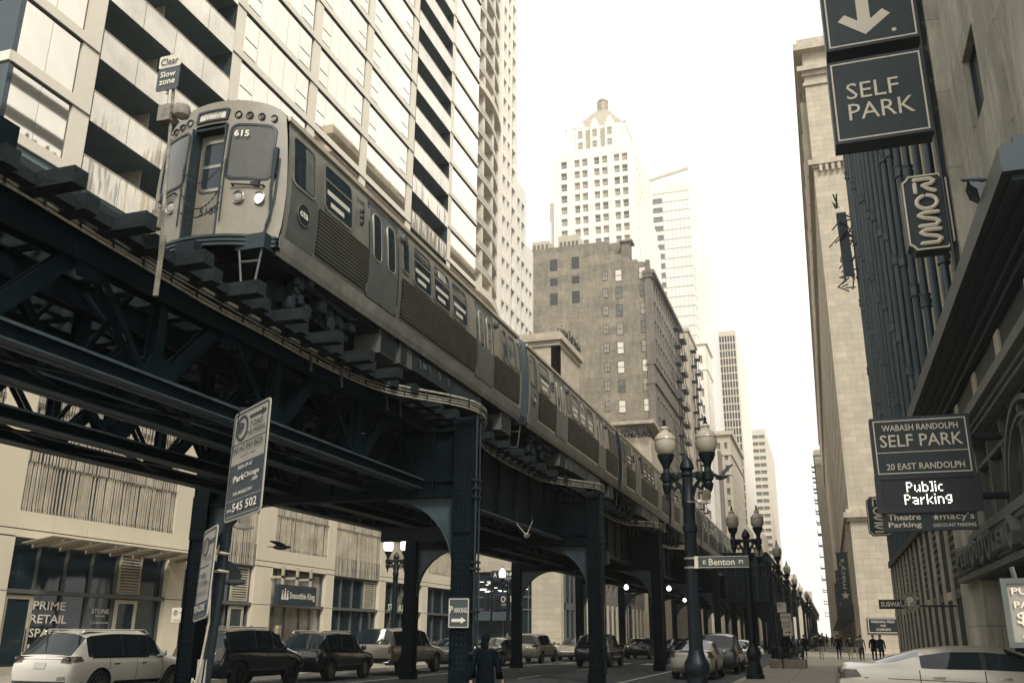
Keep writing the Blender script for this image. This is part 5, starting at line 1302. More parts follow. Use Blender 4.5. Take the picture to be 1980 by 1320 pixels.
for p, z0, z1 in ((.25,12.2,12.5),(.55,12.5,13.0),(.3,13.0,13.3),(.2,50.0,50.3),(.5,50.3,50.9),(.2,60.3,60.7),(.25,61.5,62.0),(.7,62.0,62.6),(.9,64.6,65.4),(.45,65.4,66.2)): m.box(XM-p,31,YM-p,331,z0,z1)
for k in range(9): x = XM+.6+k*.62; m.box(x,x+.3,YM-.42,YM-.2,49.5,50.29)
m.build('cornice','macys_trim',MS)
for k in range(31):
    y = 98+k*7.4; m = MB(); m.box(XM-.35,XM-.001,y,y+1.2,0,12.2); m.build('pilaster','macys_trim',MS)
    m = MB(); m.tube((XM-.1,y+.6,50.9),(XM-.1,y+.6,60.3),.55,n=10); m.build('attic_column','macys_trim',MS,smooth=30)
for k in range(30): y = 99.4+k*7.4; m = MB(); m.hexa([(XM-2.0,y,3.2),(XM-.36,y,3.2),(XM-.36,y+6,3.2),(XM-2.0,y+6,3.2),(XM-.6,y,4.7),(XM-.36,y,4.7),(XM-.36,y+6,4.7),(XM-.6,y+6,4.7)]); m.build('awning','black',MS)
for k in range(30): y = 99.4+k*7.4; m = MB(); m.box(XM-.02,XM-.008,y,y+5.8,.5,3.2); m.build('shop_window','shop_glass',MS)
board('store_plaque','dark wall plaque with small pale lettering on the department store corner','sign','N',YM,3.3,6.0,1.9,3.3,[('MARSHALL FIELD',4.65,2.95,2.0,.22),('AND',4.65,2.6,.5,.18),('COMPANY',4.65,2.25,1.3,.22)],'sign_black',(.06,.05),.12)
def star(m, c, u, v, r): 
    P2 = [(r*(1 if k % 2 == 0 else .40)*math.sin(PI*k/5), r*(1 if k % 2 == 0 else .40)*math.cos(PI*k/5)) for k in range(10)]
    n = Vector(u).cross(Vector(v)); m.prism(P2, c, u, v, n*.006)
bl = ('first dark banner with a star and vertical white name, nearest the store corner','second dark star banner on the store front, between two other banners','third dark star banner, farthest along the store front')
for k, y in enumerate((100,128,160)):
    T = thing('store_banner', bl[k], 'banner', (1.6,y,8), 'banners on the department store'); m = MB(); m.box(XM-1.5,XM-.45,y,y+.06,4.5,9.6); m.build('cloth','sign_darker',T)
    m = MB(); m.tube((XM-1.6,y+.03,9.65),(XM,y+.03,9.65),.05,n=6); m.tube((XM-1.6,y+.03,4.45),(XM,y+.03,4.45),.05,n=6); m.build('pole','black',T)
    m = MB(); lettering(m,"macy's",(XM-.98,y-.012,7.6),(0,0,1),(-1,0,0),2.9,.6); star(m,(XM-.98,y-.01,5.5),(1,0,0),(0,0,1),.42); m.build('lettering','sign_letter',T)
T = simple_tower('old_tower_block','tall weathered block beyond the department store, its edge lined with fire escapes',.0,14,336,520,64,1,4,8,'far_stone',('window_dim',),0,.3,.4,((62,.4,1.2),(58.5,.25,.5)))
m = MB(); z = 8
for k in range(14): m.box(-1.3,0,340,343,z,z+.15); m.box(-1.3,-1.2,340,343,z,z+1.1); m.box(-1.3,0,360,363,z+1.5,z+1.65); m.box(-1.3,-1.2,360,363,z+1.5,z+2.6); z += 3.9
m.build('fire_escape','fire_escape',T)
# ------------------------------------------------------------------ signs on the right
def panel_sign(T, x0,x1,y,z0,z1,depth,matf,border=None,name='board',side='sign_dark'):
    m = MB(); m.box(x0,x1,y,y+depth,z0,z1); b = m.build(name,matf,T)
    if border:
        g, t = border; m = MB(); m.ring([(x0+g,z0+g),(x1-g,z0+g),(x1-g,z1-g),(x0+g,z1-g)],[(x0+g+t,z0+g+t),(x1-g-t,z0+g+t),(x1-g-t,z1-g-t),(x0+g+t,z1-g-t)],(0,y-.008,0),(1,0,0),(0,0,1),(0,.007,0)); m.build('border','sign_letter',b)
    return b
AS = thing('arrow_sign','big dark box sign with a pale downward arrow, cut by the top of the picture','sign',(2.2,20,14.6))
panel_sign(AS,1.13,3.2,20,14.83,16.95,.55,'sign_dark',(.07,.035))
m = MB(); m.prism([(-.14,1.1),(-.14,.28),(-.42,.5),(-.58,.34),(0,-.12),(.58,.34),(.42,.5),(.14,.28),(.14,1.1)],(2.03,19.985,15.24),(1,0,0),(0,0,1),(0,.01,0)); m.prism([(.05*math.cos(t)+.62,.05*math.sin(t)) for t in [2*PI*k/12 for k in range(12)]],(2.03,19.985,15.12),(1,0,0),(0,0,1),(0,.01,0)); m.build('arrow','sign_letter',AS)
SP = thing('self_park_sign','big square dark box sign with SELF PARK in pale letters, under the arrow sign','sign',(2.1,20,12.4))
panel_sign(SP,1.10,3.18,20,12.36,14.52,.55,'sign_dark',(.07,.035))
m = MB(); lettering(m,'SELF',(2.02,19.985,13.66),(1,0,0),(0,0,1),1.12,.42); lettering(m,'PARK',(2.16,19.985,13.12),(1,0,0),(0,0,1),1.40,.42); m.build('lettering','sign_letter',SP)
PM = thing('sign_mast','dark vertical pipe mast with brackets holding the big box signs to the stone wall','mast',(3.36,20.3,8)); m = MB(); m.tube((3.30,20.35,8.3),(3.30,20.35,18),.09,n=10); m.tube((3.2,20.05,8.3),(3.2,20.05,18),.04,n=8); m.build('pipe','black',PM,smooth=30)
m = MB()
for z in (13.0,13.75,14.6,15.3): m.tube((3.0,20.3,z),(3.46,20.3,z),.08,n=8)
m.build('bracket','bronze_light',PM,smooth=30)
def store_sign(label, x0, x1, y, z0, z1, txt='ROSS', vis=True):
    T = thing('vertical_store_sign',label,'shop sign',((x0+x1)/2,y,z0),'vertical notched shop signs'); c = .14*(x1-x0)/.95
    P2 = [(x0+c,z0),(x1-c,z0),(x1-c*.6,z0+c*.6),(x1,z0+c),(x1,z1-c),(x1-c*.6,z1-c*.6),(x1-c,z1),(x0+c,z1),(x0+c*.6,z1-c*.6),(x0,z1-c),(x0,z0+c),(x0+c*.6,z0+c*.6)]
    m = MB(); m.prism(P2,(0,y,0),(1,0,0),(0,0,1),(0,.4,0)); b = m.build('board','sign_dark',T)
    cx, cz = (x0+x1)/2,(z0+z1)/2; f = lambda s,t: [(cx+(a-cx)*s,cz+(q-cz)*t) for a,q in P2]
    m = MB(); m.ring(f(.97,.985),f(.90,.95),(0,y-.03,0),(1,0,0),(0,0,1),(0,.029,0)); m.build('border','sign_letter',b)
    m = MB(); H = (z1-z0)*.185; W_ = (x1-x0)*.42
    def stroke(pts, r=.045*(z1-z0)/1.75): 
        for (a,q),(a2,q2) in zip(pts,pts[1:]): m.tube((a,y-.05,q),(a2,y-.05,q2),r,n=6)
        for a,q in pts: m.lathe([(r*.1,-r),(r*.8,-r*.6),(r,0),(r*.8,r*.6),(r*.1,r)],(a,y-.05,q),6)
    for i, ch in enumerate(txt):
        zc = z1-(z1-z0)*(.16+.225*i); w2 = W_/2; h2 = H*.46
        if ch == 'R': stroke([(cx-w2,zc-h2),(cx-w2,zc+h2*.35)]); stroke([(cx-w2,zc+h2),(cx+w2*.6,zc+h2),(cx+w2,zc+h2*.6),(cx+w2*.7,zc+h2*.2),(cx-w2*.2,zc),(cx+w2*.3,zc-h2*.6),(cx+w2,zc-h2)])
        elif ch == 'O': stroke([(cx+w2*math.cos(t)*1.05,zc+h2*1.05*math.sin(t)) for t in [2*PI*k/14+1.9 for k in range(14)]])
        else: stroke([(cx+w2,zc+h2),(cx-w2*.5,zc+h2),(cx-w2,zc+h2*.65),(cx-w2*.6,zc+h2*.25),(cx+w2*.6,zc-h2*.1),(cx+w2,zc-h2*.5),(cx+w2*.6,zc-h2),(cx-w2,zc-h2)])
    m.build('lettering','sign_letter',T,smooth=True)
    m = MB(); m.tube((x1,y+.2,z0+.35),(3.5,y+.2,z0+.35),.05,n=8); m.tube((x1,y+.2,z1-.35),(3.5,y+.2,z1-.35),.05,n=8); m.build('bracket','black',T)
store_sign('dark vertical shop sign with notched corners and rounded white letters, high up below the big square sign',2.37,3.31,20.2,9.62,11.42)
store_sign('smaller dark notched vertical shop sign, half hidden behind the illuminated parking sign',1.82,2.72,40,5.5,7.05)
LS = thing('garage_sign','dark hanging garage sign with an illuminated dot matrix reading Public Parking and the street address','sign',(2,19.6,3.6))
y = 19.6; panel_sign(LS,1.12,2.95,y,4.66,5.86,.3,'sign_dark',(.06,.022),'upper_board')
m = MB(); 
lettering(m,'WABASH RANDOLPH',(2.04,y-.012,5.64),(1,0,0),(0,0,1),1.40,.125,.012); lettering(m,'SELF PARK',(2.04,y-.012,5.38),(1,0,0),(0,0,1),1.52,.25,.006); lettering(m,'20 EAST RANDOLPH',(2.06,y-.012,4.86),(1,0,0),(0,0,1),1.42,.13,.012); m.box(1.20,2.87,y-.01,y-.001,5.14,5.155); m.build('lettering','sign_letter',LS)
m = MB(); m.box(1.13,2.96,y-.06,y+.3,3.98,4.655); m.ring([(1.09,3.94),(2.99,3.94),(2.99,4.67),(1.09,4.67)],[(1.2,4.04),(2.88,4.04),(2.88,4.60),(1.2,4.60)],(0,y-.10,0),(1,0,0),(0,0,1),(0,.04,0)); sc = m.build('display','sign_black',LS)
F5 = {'P':['1110','1001','1001','1110','1000','1000','1000'],'u':['0000','0000','1001','1001','1001','1011','0101'],'b':['1000','1000','1110','1001','1001','1001','1110'],'l':['11','01','01','01','01','01','11'],'i':['1','0','1','1','1','1','1'],'c':['000','000','011','100','100','100','011'],'a':['0000','0000','1110','0001','0111','1001','0111'],'r':['000','000','101','110','100','100','100'],'k':['1000','1000','1001','1010','1100','1010','1001'],'n':['0000','0000','1110','1001','1001','1001','1001'],'g':['0000','0111','1001','1001','0111','0001','0110']}
m = MB()
for row, (word, xs, zt) in enumerate((('Public',1.66,4.54),('Parking',1.60,4.30))):
    x = xs; d = .0285
    for ch in word:
        G = F5[ch]
        for j, r_ in enumerate(G):
            for i, q in enumerate(r_):
                if q == '1': m.box(x+i*d+.004,x+i*d+.024,y-.068,y-.0605,zt-j*d-.022,zt-j*d)
        x += (len(G[0])+1)*d
m.build('dot_text','led',sc)
m = MB()
for k in range(18): m.box(1.21,2.87,y-.064,y-.0602,4.05+k*.03,4.055+k*.03)
m.build('display_line','sign_darker',sc)
m = MB(); m.box(1.17,2.03,y-.02,y+.2,3.60,3.97); m.box(2.035,2.86,y-.02,y+.2,3.62,3.97); lp = m.build('lower_board','sign_dark',LS)
m = MB(); lettering(m,'Theatre',(1.56,y-.032,3.87),(1,0,0),(0,0,1),.60,.12,.02); lettering(m,'Parking',(1.56,y-.032,3.71),(1,0,0),(0,0,1),.60,.13,.02); lettering(m,"macy's",(2.50,y-.032,3.85),(1,0,0),(0,0,1),.60,.16); star(m,(2.13,y-.026,3.85),(1,0,0),(0,0,1),.07); lettering(m,'DISCOUNT PARKING',(2.44,y-.032,3.70),(1,0,0),(0,0,1),.74,.065,.01); m.build('lettering','sign_letter',lp)
m = MB(); m.tube((2.95,y+.15,5.4),(X1+.1,y+.15,5.4),.07,n=8); m.tube((2.95,y+.15,4.25),(X1+.1,y+.15,4.25),.07,n=8); m.build('bracket','black',LS)
FS = thing('food_sign','small dark food sign, a flat strip joined to a round disc with a letter P, over the sidewalk on the right','shop sign',(2.1,30,2.4))
m = MB(); m.box(1.42,2.12,30,30.12,2.42,2.68); m.build('board','sign_black',FS); m = MB(); m.prism([(2.28+.26*math.cos(2*PI*k/28),2.62+.26*math.sin(2*PI*k/28)) for k in range(28)],(0,29.96,0),(1,0,0),(0,0,1),(0,.2,0)); d = m.build('disc','sign_darker',FS)
m = MB(); m.ring([(2.28+.265*math.cos(2*PI*k/28),2.62+.265*math.sin(2*PI*k/28)) for k in range(28)],[(2.28+.25*math.cos(2*PI*k/28),2.62+.25*math.sin(2*PI*k/28)) for k in range(28)],(0,29.94,0),(1,0,0),(0,0,1),(0,.02,0)); m.prism([(2.28+.165*math.cos(2*PI*k/28),2.62+.165*math.sin(2*PI*k/28)) for k in range(28)],(0,29.95,0),(1,0,0),(0,0,1),(0,.01,0)); m.build('ring','sign_grey',d)
m = MB(); lettering(m,'SUBWAY',(1.78,29.985,2.55),(1,0,0),(0,0,1),.62,.14,.03); lettering(m,'P',(2.28,29.93,2.62),(1,0,0),(0,0,1),.15,.24,.03)
for s, up in (('LOUISIANA',True),('KITCHEN',False)):
    for k, ch in enumerate(s):
        t = PI/2+(len(s)/2-k-.5)*.30 if up else -PI/2-(len(s)/2-k-.5)*.32
        c = (2.28+.21*math.cos(t),29.94,2.62+.21*math.sin(t)); u = Vector((math.sin(t),0,-math.cos(t))) if up else Vector((-math.sin(t),0,math.cos(t))); v = Vector((math.cos(t),0,math.sin(t))) if up else Vector((-math.cos(t),0,-math.sin(t))); lettering(m,ch,c,u,v,None,.06,.02)
m.build('lettering','sign_letter',FS); m = MB(); m.tube((2.12,30.06,2.5),(3.5,30.06,2.5),.03,n=6); m.build('bracket','black',FS)
RS = thing('rate_sign','pale framed garage rate board on a post, at the right edge of the picture','sign',(2.3,12,0.13)); T = RS
m = MB(); m.box(1.90,2.95,12,12.08,1.56,2.27); b = m.build('board','sign_grey',T); m = MB(); m.ring([(1.88,1.54),(2.97,1.54),(2.97,2.29),(1.88,2.29)],[(1.94,1.60),(2.91,1.60),(2.91,2.23),(1.94,2.23)],(0,11.97,0),(1,0,0),(0,0,1),(0,.05,0)); m.build('frame','bronze_light',b)
m = MB(); lettering(m,'PUBLIC',(2.22,11.985,2.15),(1,0,0),(0,0,1),.48,.075,.015); lettering(m,'PARKING',(2.26,11.985,2.0),(1,0,0),(0,0,1),.54,.075,.015); lettering(m,'$16',(2.18,11.985,1.85),(1,0,0),(0,0,1),.36,.15,.015); lettering(m,'6-26',(2.12,11.985,1.66),(1,0,0),(0,0,1),.18,.05,.01); m.build('lettering','sign_letter',b)
m = MB(); m.tube((2.43,12.1,.13),(2.43,12.1,2.4),.04,n=8); m.lathe([(.3,.13),(.28,.2),(.05,.24)],(2.43,12.1,0),14); m.tube((2.05,12.05,2.28),(2.03,12.05,2.42),.03,n=6); m.build('post','bronze_light',T)
MB_ = thing('street_bin','grey rounded street bin below the rate board at the right edge','bin',(3.45,21.7,.13)); m = MB(); m.box(3.22,3.70,21.5,21.95,.13,1.22); m.prism([(.24*math.cos(PI*k/10)+3.46,.16*math.sin(PI*k/10)+1.22) for k in range(11)],(0,21.5,0),(1,0,0),(0,0,1),(0,.45,0)); m.build('bin_body','sign_grey',MB_); m = MB(); m.box(3.3,3.62,21.485,21.499,.95,1.1); m.build('flap','sign_dark',MB_)
# ------------------------------------------------------------------ street lamps
def street_lamp(loc, label, lit=False, group='double street lamps'):
    T = thing('street_lamp', label, 'street lamp', loc, group); B = Vector(loc)
    def L(prof, c, n=16, nm=None, mt='iron', par=None, fl=0.0): m = MB(); m.lathe(prof,(B.x+c[0],B.y+c[1],B.z+c[2]),n,0,fl); return m.build(nm,mt,par or T,smooth=40)
    L([(.34,0),(.34,.14),(.30,.16),(.29,.28),(.24,.46),(.21,.62),(.23,.7),(.27,.76),(.275,.90),(.25,.98),(.20,1.06),(.17,1.16),(.16,1.22)],(0,0,0),14,'base')
    L([(.155,1.22),(.135,3.7),(.16,3.72),(.16,3.86),(.135,3.88),(.13,4.25),(.155,4.30),(.155,4.42),(.125,4.47),(.115,4.95)],(0,0,0),18,'post','iron',None,.07)
    m = MB(); x, y, z = B
    m.lathe([(.12,0),(.15,.05),(.11,.12),(.17,.2),(.155,.28),(.12,.36),(.07,.44),(.02,.50)],(x,y,z+4.95),9)
    for s in (-1,1):
        m.bar((x,y,z+5.0),(x+s*.47,y,z+5.0),.11,.12); m.pipe([(x+s*.10,y,z+4.52),(x+s*.17,y,z+4.76),(x+s*.30,y,z+4.90),(x+s*.39,y,z+4.80),(x+s*.30,y,z+4.68),(x+s*.22,y,z+4.76)],.045,7); m.lathe([(.08,-.09),(.11,0),(.08,.09)],(x+s*.28,y,z+4.98),8)
    m.build('arm','iron',T,smooth=40)
    for s in (-1,1):
        m = MB(); m.lathe([(.02,-.56),(.045,-.48),(.03,-.43),(.08,-.36),(.115,-.22),(.08,-.16),(.12,-.12),(.13,.05),(.09,.08),(.07,.16),(.085,.2),(.10,.26),(.15,.34),(.19,.44),(.195,.49),(.15,.5)],(x+s*.47,y,z+5.0),14); h = m.build('lamp_holder','iron',T,smooth=40)
        m = MB(); m.lathe([(.15,.49),(.185,.52),(.235,.62),(.25,.74),(.235,.83),(.25,.84),(.24,.89),(.17,.98),(.10,1.03),(.085,1.08),(.11,1.1),(.07,1.16),(.02,1.17)],(x+s*.47,y,z+5.0),20); m.build('globe','lamp_globe_lit' if lit else 'lamp_globe',h,smooth=40)
        m = MB(); m.lathe([(.04,1.165),(.055,1.2),(.025,1.24),(.045,1.28),(.005,1.36)],(x+s*.47,y,z+5.0),8); m.build('finial','iron',h,smooth=40)
    return T
LR = street_lamp((-2.8,21.1,.13),'nearest black double street lamp, carrying the street name plate, in front of the train')
lamps = ((37.1,'second black double street lamp from the camera on the right sidewalk, behind the street name plate'),(51.6,'third black double street lamp on the right sidewalk, beside the low planter'))
for y, l in lamps: dup(LR,(-2.8,y,.13),0,l)
for y in (66,80,95,110,125,140,156,172,190,210): dup(LR,(-2.9+(.25 if y > 100 else 0),y,.13),0,'one of the small double street lamps in the receding row along the right sidewalk','receding row of street lamps')
LL = street_lamp((-20.6,43.4,.13),'lit double street lamp on the left sidewalk in front of the striped podium',True,'lit street lamps')
dup(LL,(-22.4,66.6,.13),0,'lit double street lamp seen under the railway before the far corner clothing store')
dup(LL,(-20.2,101,.13),0,'lit double street lamp far under the railway, left of the short hanging globe lamp')
# street name plate
NP = thing('street_name_plate','pale bordered street name plate reading E Benton Pl, clamped to the nearest street lamp','street sign',(-2.7,21.0,3.2))
m = MB(); m.box(-2.69,-1.55,20.98,21.0,3.07,3.29); m.build('plate','sign_dark2',NP); m = MB(); m.box(-2.69,-1.55,20.97,21.01,3.291,3.30); m.box(-2.69,-1.55,20.97,21.01,3.06,3.069); m.box(-2.72,-2.64,20.96,21.02,3.05,3.31); m.build('clamp','sign_letter',NP); m = MB(); m.lathe([(.165,3.05),(.165,3.09)],(-2.8,21.1,0),14); m.lathe([(.165,3.25),(.165,3.29)],(-2.8,21.1,0),14); m.build('band','sign_grey',NP)
m = MB(); lettering(m,'E',(-2.50,20.97,3.175),(1,0,0),(0,0,1),.07,.085,.02); lettering(m,'Benton',(-2.13,20.97,3.18),(1,0,0),(0,0,1),.56,.145,.02); lettering(m,'Pl',(-1.72,20.97,3.175),(1,0,0),(0,0,1),.09,.085,.02); m.build('lettering','sign_letter',NP)

mat('rust_post',(.20,.18,.14),.7,var=.5,scale=6)
mat("flag_cloth",(.16,.15,.125),.8,var=.75,scale=3,stretch=(1,.6,4))
# ------------------------------------------------------------------ vehicles (built pointing +Y, centred on the root)
def eval_mesh(ob):
    dg = bpy.context.evaluated_depsgraph_get(); dg.update(); return bpy.data.meshes.new_from_object(ob.evaluated_get(dg))
def section(hw, zb, zbelt, zr, hwr, g):
    mid = (zb+zbelt)/2
    if g: top = [(max(hwr+.06,hw*.78), zr-.11), (hwr*.72, zr-.015), (0, zr)]
    else: top = [(hw*.80, zbelt+(zr-zbelt)*.55), (hw*.45, zr-.01), (0, zr)]
    return [(0,zb),(hw*.84,zb),(hw*.965,zb+.10),(hw,mid+.04),(hw*.99,zbelt-.12),(hw*.945,zbelt)] + top
def make_car(name, label, cat, st, paint, L, wheels, wr=.35, group=None, pick=None, roof_rack=False, tail=None, head=None, plate=True, rimm='rim', style='suv', rear_glass=True):
    T = thing(name, label, cat, (0,0,0), group)
    ns = len(st); secs = [section(*s[1:7]) for s in st]; n = len(secs[0]); N = 2*n-2
    vs = []; fs = []; mi = []
    for s, sc in zip(st, secs):
        y = s[0]-L/2; ring = [(x,y,z) for x, z in sc] + [(-x,y,z) for x, z in reversed(sc[1:-1])]; vs += ring
    for k in range(ns-1):
        f0, f1 = st[k][7], st[k+1][7]
        for i in range(N):
            j = (i+1) % N; fs.append((k*N+i, k*N+j, (k+1)*N+j, (k+1)*N+i)); m = 0
            seg = st[k][8] if len(st[k]) > 8 else ''
            lo = i if i < n-1 else N-1-i            # half index of the face strip: 0..n-2
            if 's' in seg and lo == 5: m = 1
            if 'w' in seg and lo in (6, 7): m = 2
            if 'r' in seg and lo in (6, 7): m = 3
            if seg == 'p' and lo == 5 and st[k][6] and st[k+1][6] and st[k+1][0]-st[k][0] < .2: m = 5
            mi.append(m)
    fs.append(tuple(range(N-1,-1,-1))); mi.append(0); fs.append(tuple((ns-1)*N+i for i in range(N))); mi.append(0)
    me = bpy.data.meshes.new('tmp'); me.from_pydata(vs, [], fs)
    for mm in (paint,'car_glass','car_glass','car_glass','well','black'): me.materials.append(M[mm])
    me.polygons.foreach_set('material_index', mi); ob = bpy.data.objects.new('tmp', me); COL.objects.link(ob)
    bm = bmesh.new(); bm.from_mesh(me); bmesh.ops.recalc_face_normals(bm, faces=bm.faces)
    cl = bm.edges.layers.float.get('crease_edge') or bm.edges.layers.float.new('crease_edge')
    for e in bm.edges:
        ms = {f.material_index for f in e.link_faces}
        if len(ms) > 1: e[cl] = 1.0
    cv = bm.verts.layers.float.get('crease_vert') or bm.verts.layers.float.new('crease_vert')
    for v in bm.verts:
        if len({f.material_index for f in v.link_faces}) > 1: v[cv] = .8
    for e in bm.edges:                                # shoulder and sill lines
        a, b = e.verts[0].index % N, e.verts[1].index % N
        if a == b and (a in (1, N-1)): e[cl] = .6
        if a == b and (a in (4, N-4)): e[cl] = .35
    bm.to_mesh(me); bm.free()
    sm = ob.modifiers.new('s','SUBSURF'); sm.levels = 2; sm.render_levels = 2
    cutters = []
    for y in wheels:
        m = MB()
        for s in (-1,1): m.tube((s*.52,y-L/2,wr+.015),(s*1.3,y-L/2,wr+.015),wr+.065,n=28)
        c = bpy.data.objects.new('cut', m.mesh('cut','well')); COL.objects.link(c); cutters.append(c)
        bo = ob.modifiers.new('b','BOOLEAN'); bo.operation = 'DIFFERENCE'; bo.object = c; bo.solver = 'EXACT'
        try: bo.material_mode = 'TRANSFER'
        except Exception: pass
    fin = eval_mesh(ob); bpy.data.objects.remove(ob)
    for c in cutters: bpy.data.objects.remove(c)
    # split into body and glass
    bm = bmesh.new(); bm.from_mesh(fin); names = {}
    mats = [m_.name if m_ else paint for m_ in fin.materials]
    bvh = BVHTree.FromBMesh(bm)
    def sub(idx_ok, nm, mlist, parent=T):
        b2 = bmesh.new(); b2.from_mesh(fin); kill = [f for f in b2.faces if not idx_ok(f.material_index)]
        bmesh.ops.delete(b2, geom=kill, context='FACES')
        if not b2.faces: b2.free(); return None
        o_me = bpy.data.meshes.new(nm); b2.to_mesh(o_me); b2.free(); o_me.materials.clear()
        for k in mlist: o_me.materials.append(M[k])
        for p in o_me.polygons: p.material_index = 1 if (len(mlist) > 1 and mats[min(p.material_index,len(mats)-1)] == 'well') else 0; p.use_smooth = True
        try: o_me.set_sharp_from_angle(angle=math.radians(42))
        except Exception: pass
        o = bpy.data.objects.new(nm, o_me); COL.objects.link(o); o.parent = parent; return o
    def islands(idx_ok, nm, mk):
        left = {f.index for f in bm.faces if idx_ok(f.material_index)}; bm.faces.ensure_lookup_table()
        while left:
            st_ = [left.pop()]; comp = [st_[0]]
            while st_:
                for e in bm.faces[st_.pop()].edges:
                    for g in e.link_faces:
                        if g.index in left: left.discard(g.index); st_.append(g.index); comp.append(g.index)
            m = MB(); ids = {}
            for i in comp:
                for v in bm.faces[i].verts: ids.setdefault(v.index, (len(ids), v.co.copy()))
            m.add([c for _, c in sorted(ids.values(), key=lambda q: q[0])], [tuple(ids[v.index][0] for v in bm.faces[i].verts) for i in comp]); m.build(nm, mk, T, smooth='all')
    body = sub(lambda i: i in (0,4), 'body', [paint,'well']); islands(lambda i: i == 5, 'window_pillar', 'black')
    islands(lambda i: i == 1, 'side_window', 'car_glass'); islands(lambda i: i == 2, 'windshield', 'car_glass'); islands(lambda i: i == 3, 'rear_window', 'car_glass')
    def cast(o, d):
        h = bvh.ray_cast(Vector(o), Vector(d)); return h[0] if h[0] is not None else None
    def patch(nm, q, ax, mt, off=.008, nu=8, nv=4, par=T, both=True):
        """q: four corners; ax 'R' rear (x,z), 'F' front (x,z), 'S' side (y,z); mirrored pairs are two parts"""
        for s in ((1,-1) if both else (1,)):
            m = MB(); P_ = []
            for j in range(nv+1):
                for i in range(nu+1):
                    u, v = i/nu, j/nv; a = [ (q[0][k]*(1-u)+q[1][k]*u)*(1-v)+(q[3][k]*(1-u)+q[2][k]*u)*v for k in (0,1)]
                    if ax == 'S': o, d = (s*2, a[0]-L/2, a[1]), (-s,0,0)
                    elif ax == 'R': o, d = (s*a[0], -L/2-1, a[1]), (0,1,0)
                    else: o, d = (s*a[0], L/2+1, a[1]), (0,-1,0)
                    h = cast(o, d)
                    if h is None: h = Vector(o)+Vector(d)*(1.02 if ax != 'S' else 1.2)
                    P_.append(h-Vector(d)*off)
            w_ = nu+1; m.add(P_, [(j*w_+i, j*w_+i+1, (j+1)*w_+i+1, (j+1)*w_+i) for j in range(nv) for i in range(nu)]); m.build(nm, mt, par, smooth='all')
    for t in (tail or []): patch('tail_light', t[1], t[0], 'tail_lens', .012)
    for t in (head or []): patch('headlight', t[1], t[0], 'light_lens', .012)
    # seams, trims
    zb = st[2][2]; hb = st[ns//2][3]
    for y in (pick or {}).get('seams', []): patch('door_seam', [(y-.008,zb+.18),(y+.008,zb+.18),(y+.008,hb-.02),(y-.008,hb-.02)], 'S', 'well', .004, 1, 8)
    for y in (pick or {}).get('handles', []): patch('door_handle', [(y,hb-.16),(y+.2,hb-.155),(y+.2,hb-.12),(y,hb-.125)], 'S', (pick or {}).get('handle_mat','chrome'), .03, 3, 1)
    if (pick or {}).get('cladding'): patch('side_cladding', [(.35,zb+.02),(L-.35,zb+.02),(L-.35,zb+.17),(.35,zb+.17)], 'S', 'rubber', .006, 30, 2)
    if (pick or {}).get('chrome'): patch('window_trim', [((pick['chrome'])[0],hb+.005),((pick['chrome'])[1],hb-.01),((pick['chrome'])[1],hb+.02),((pick['chrome'])[0],hb+.035)], 'S', 'chrome', .012, 20, 1)
    for nm, ax, q, mt, off in (pick or {}).get('patches', []): patch(nm, q, ax, mt, off, both=ax == 'S')
    if plate: 
        z = plate if plate is not True else .80
        patch('licence_plate', [(-.17,z),(.17,z),(.17,z+.15),(-.17,z+.15)], 'R', 'plate', .018, 4, 2, T, False)
    for y in wheels:
        for s in (-1, 1):
            m = MB(); x0 = s*(st[ns//2][1]-.245); x1 = s*(st[ns//2][1]-.012); prof = [(x0,wr*.55),(x0,wr*.93),(x0+s*.03,wr),(x1-s*.03,wr),(x1,wr*.94),(x1-s*.005,wr*.68),(x1-s*.05,wr*.66)]
            k = 28; vv = [(x, y-L/2+r*math.cos(2*PI*i/k), wr+r*math.sin(2*PI*i/k)) for x, r in prof for i in range(k)]
            m.add(vv, [(j*k+i, j*k+(i+1)%k, (j+1)*k+(i+1)%k, (j+1)*k+i) for j in range(len(prof)-1) for i in range(k)]); w_o = m.build('wheel','tyre',T,smooth=50)
            m = MB(); xr = x1-s*.045; c = Vector((xr, y-L/2, wr)); m.tube((xr-s*.02,y-L/2,wr),(xr-s*.06,y-L/2,wr),wr*.66,n=24,mi=1)
            for q in range(10 if style != 'five' else 5):
                t = 2*PI*q/(10 if style != 'five' else 5); wsp = .16 if style != 'five' else .34
                a = [(xr-s*.02, t-wsp, wr*.64),(xr-s*.02, t+wsp, wr*.64),(xr+s*.012, t+wsp*.9, wr*.16),(xr+s*.012, t-wsp*.9, wr*.16)]
                p = [(x, y-L/2+r*math.cos(g), wr+r*math.sin(g)) for x, g, r in a]; m.add(p+[(v[0]-s*.03,v[1],v[2]) for v in p], [(0,1,2,3),(4,7,6,5),(0,4,5,1),(1,5,6,2),(2,6,7,3),(3,7,4,0)])
            m.tube((xr-s*.03,y-L/2,wr),(xr+s*.02,y-L/2,wr),wr*.17,n=12)
            rr = [(xr-s*.02,wr*.68),(xr+s*.02,wr*.68),(xr+s*.02,wr*.62),(xr-s*.02,wr*.62)]; kk = 28; vv = [(x, y-L/2+r*math.cos(2*PI*i/kk), wr+r*math.sin(2*PI*i/kk)) for x, r in rr for i in range(kk)]; m.add(vv, [(j*kk+i, j*kk+(i+1)%kk, (j+1)*kk+(i+1)%kk, (j+1)*kk+i) for j in range(3) for i in range(kk)])
            m.build('rim',[rimm,'well'],w_o,smooth=35)
    # mirrors
    ym = (pick or {}).get('mirror', L*.66); hwm = st[ns//2][1]
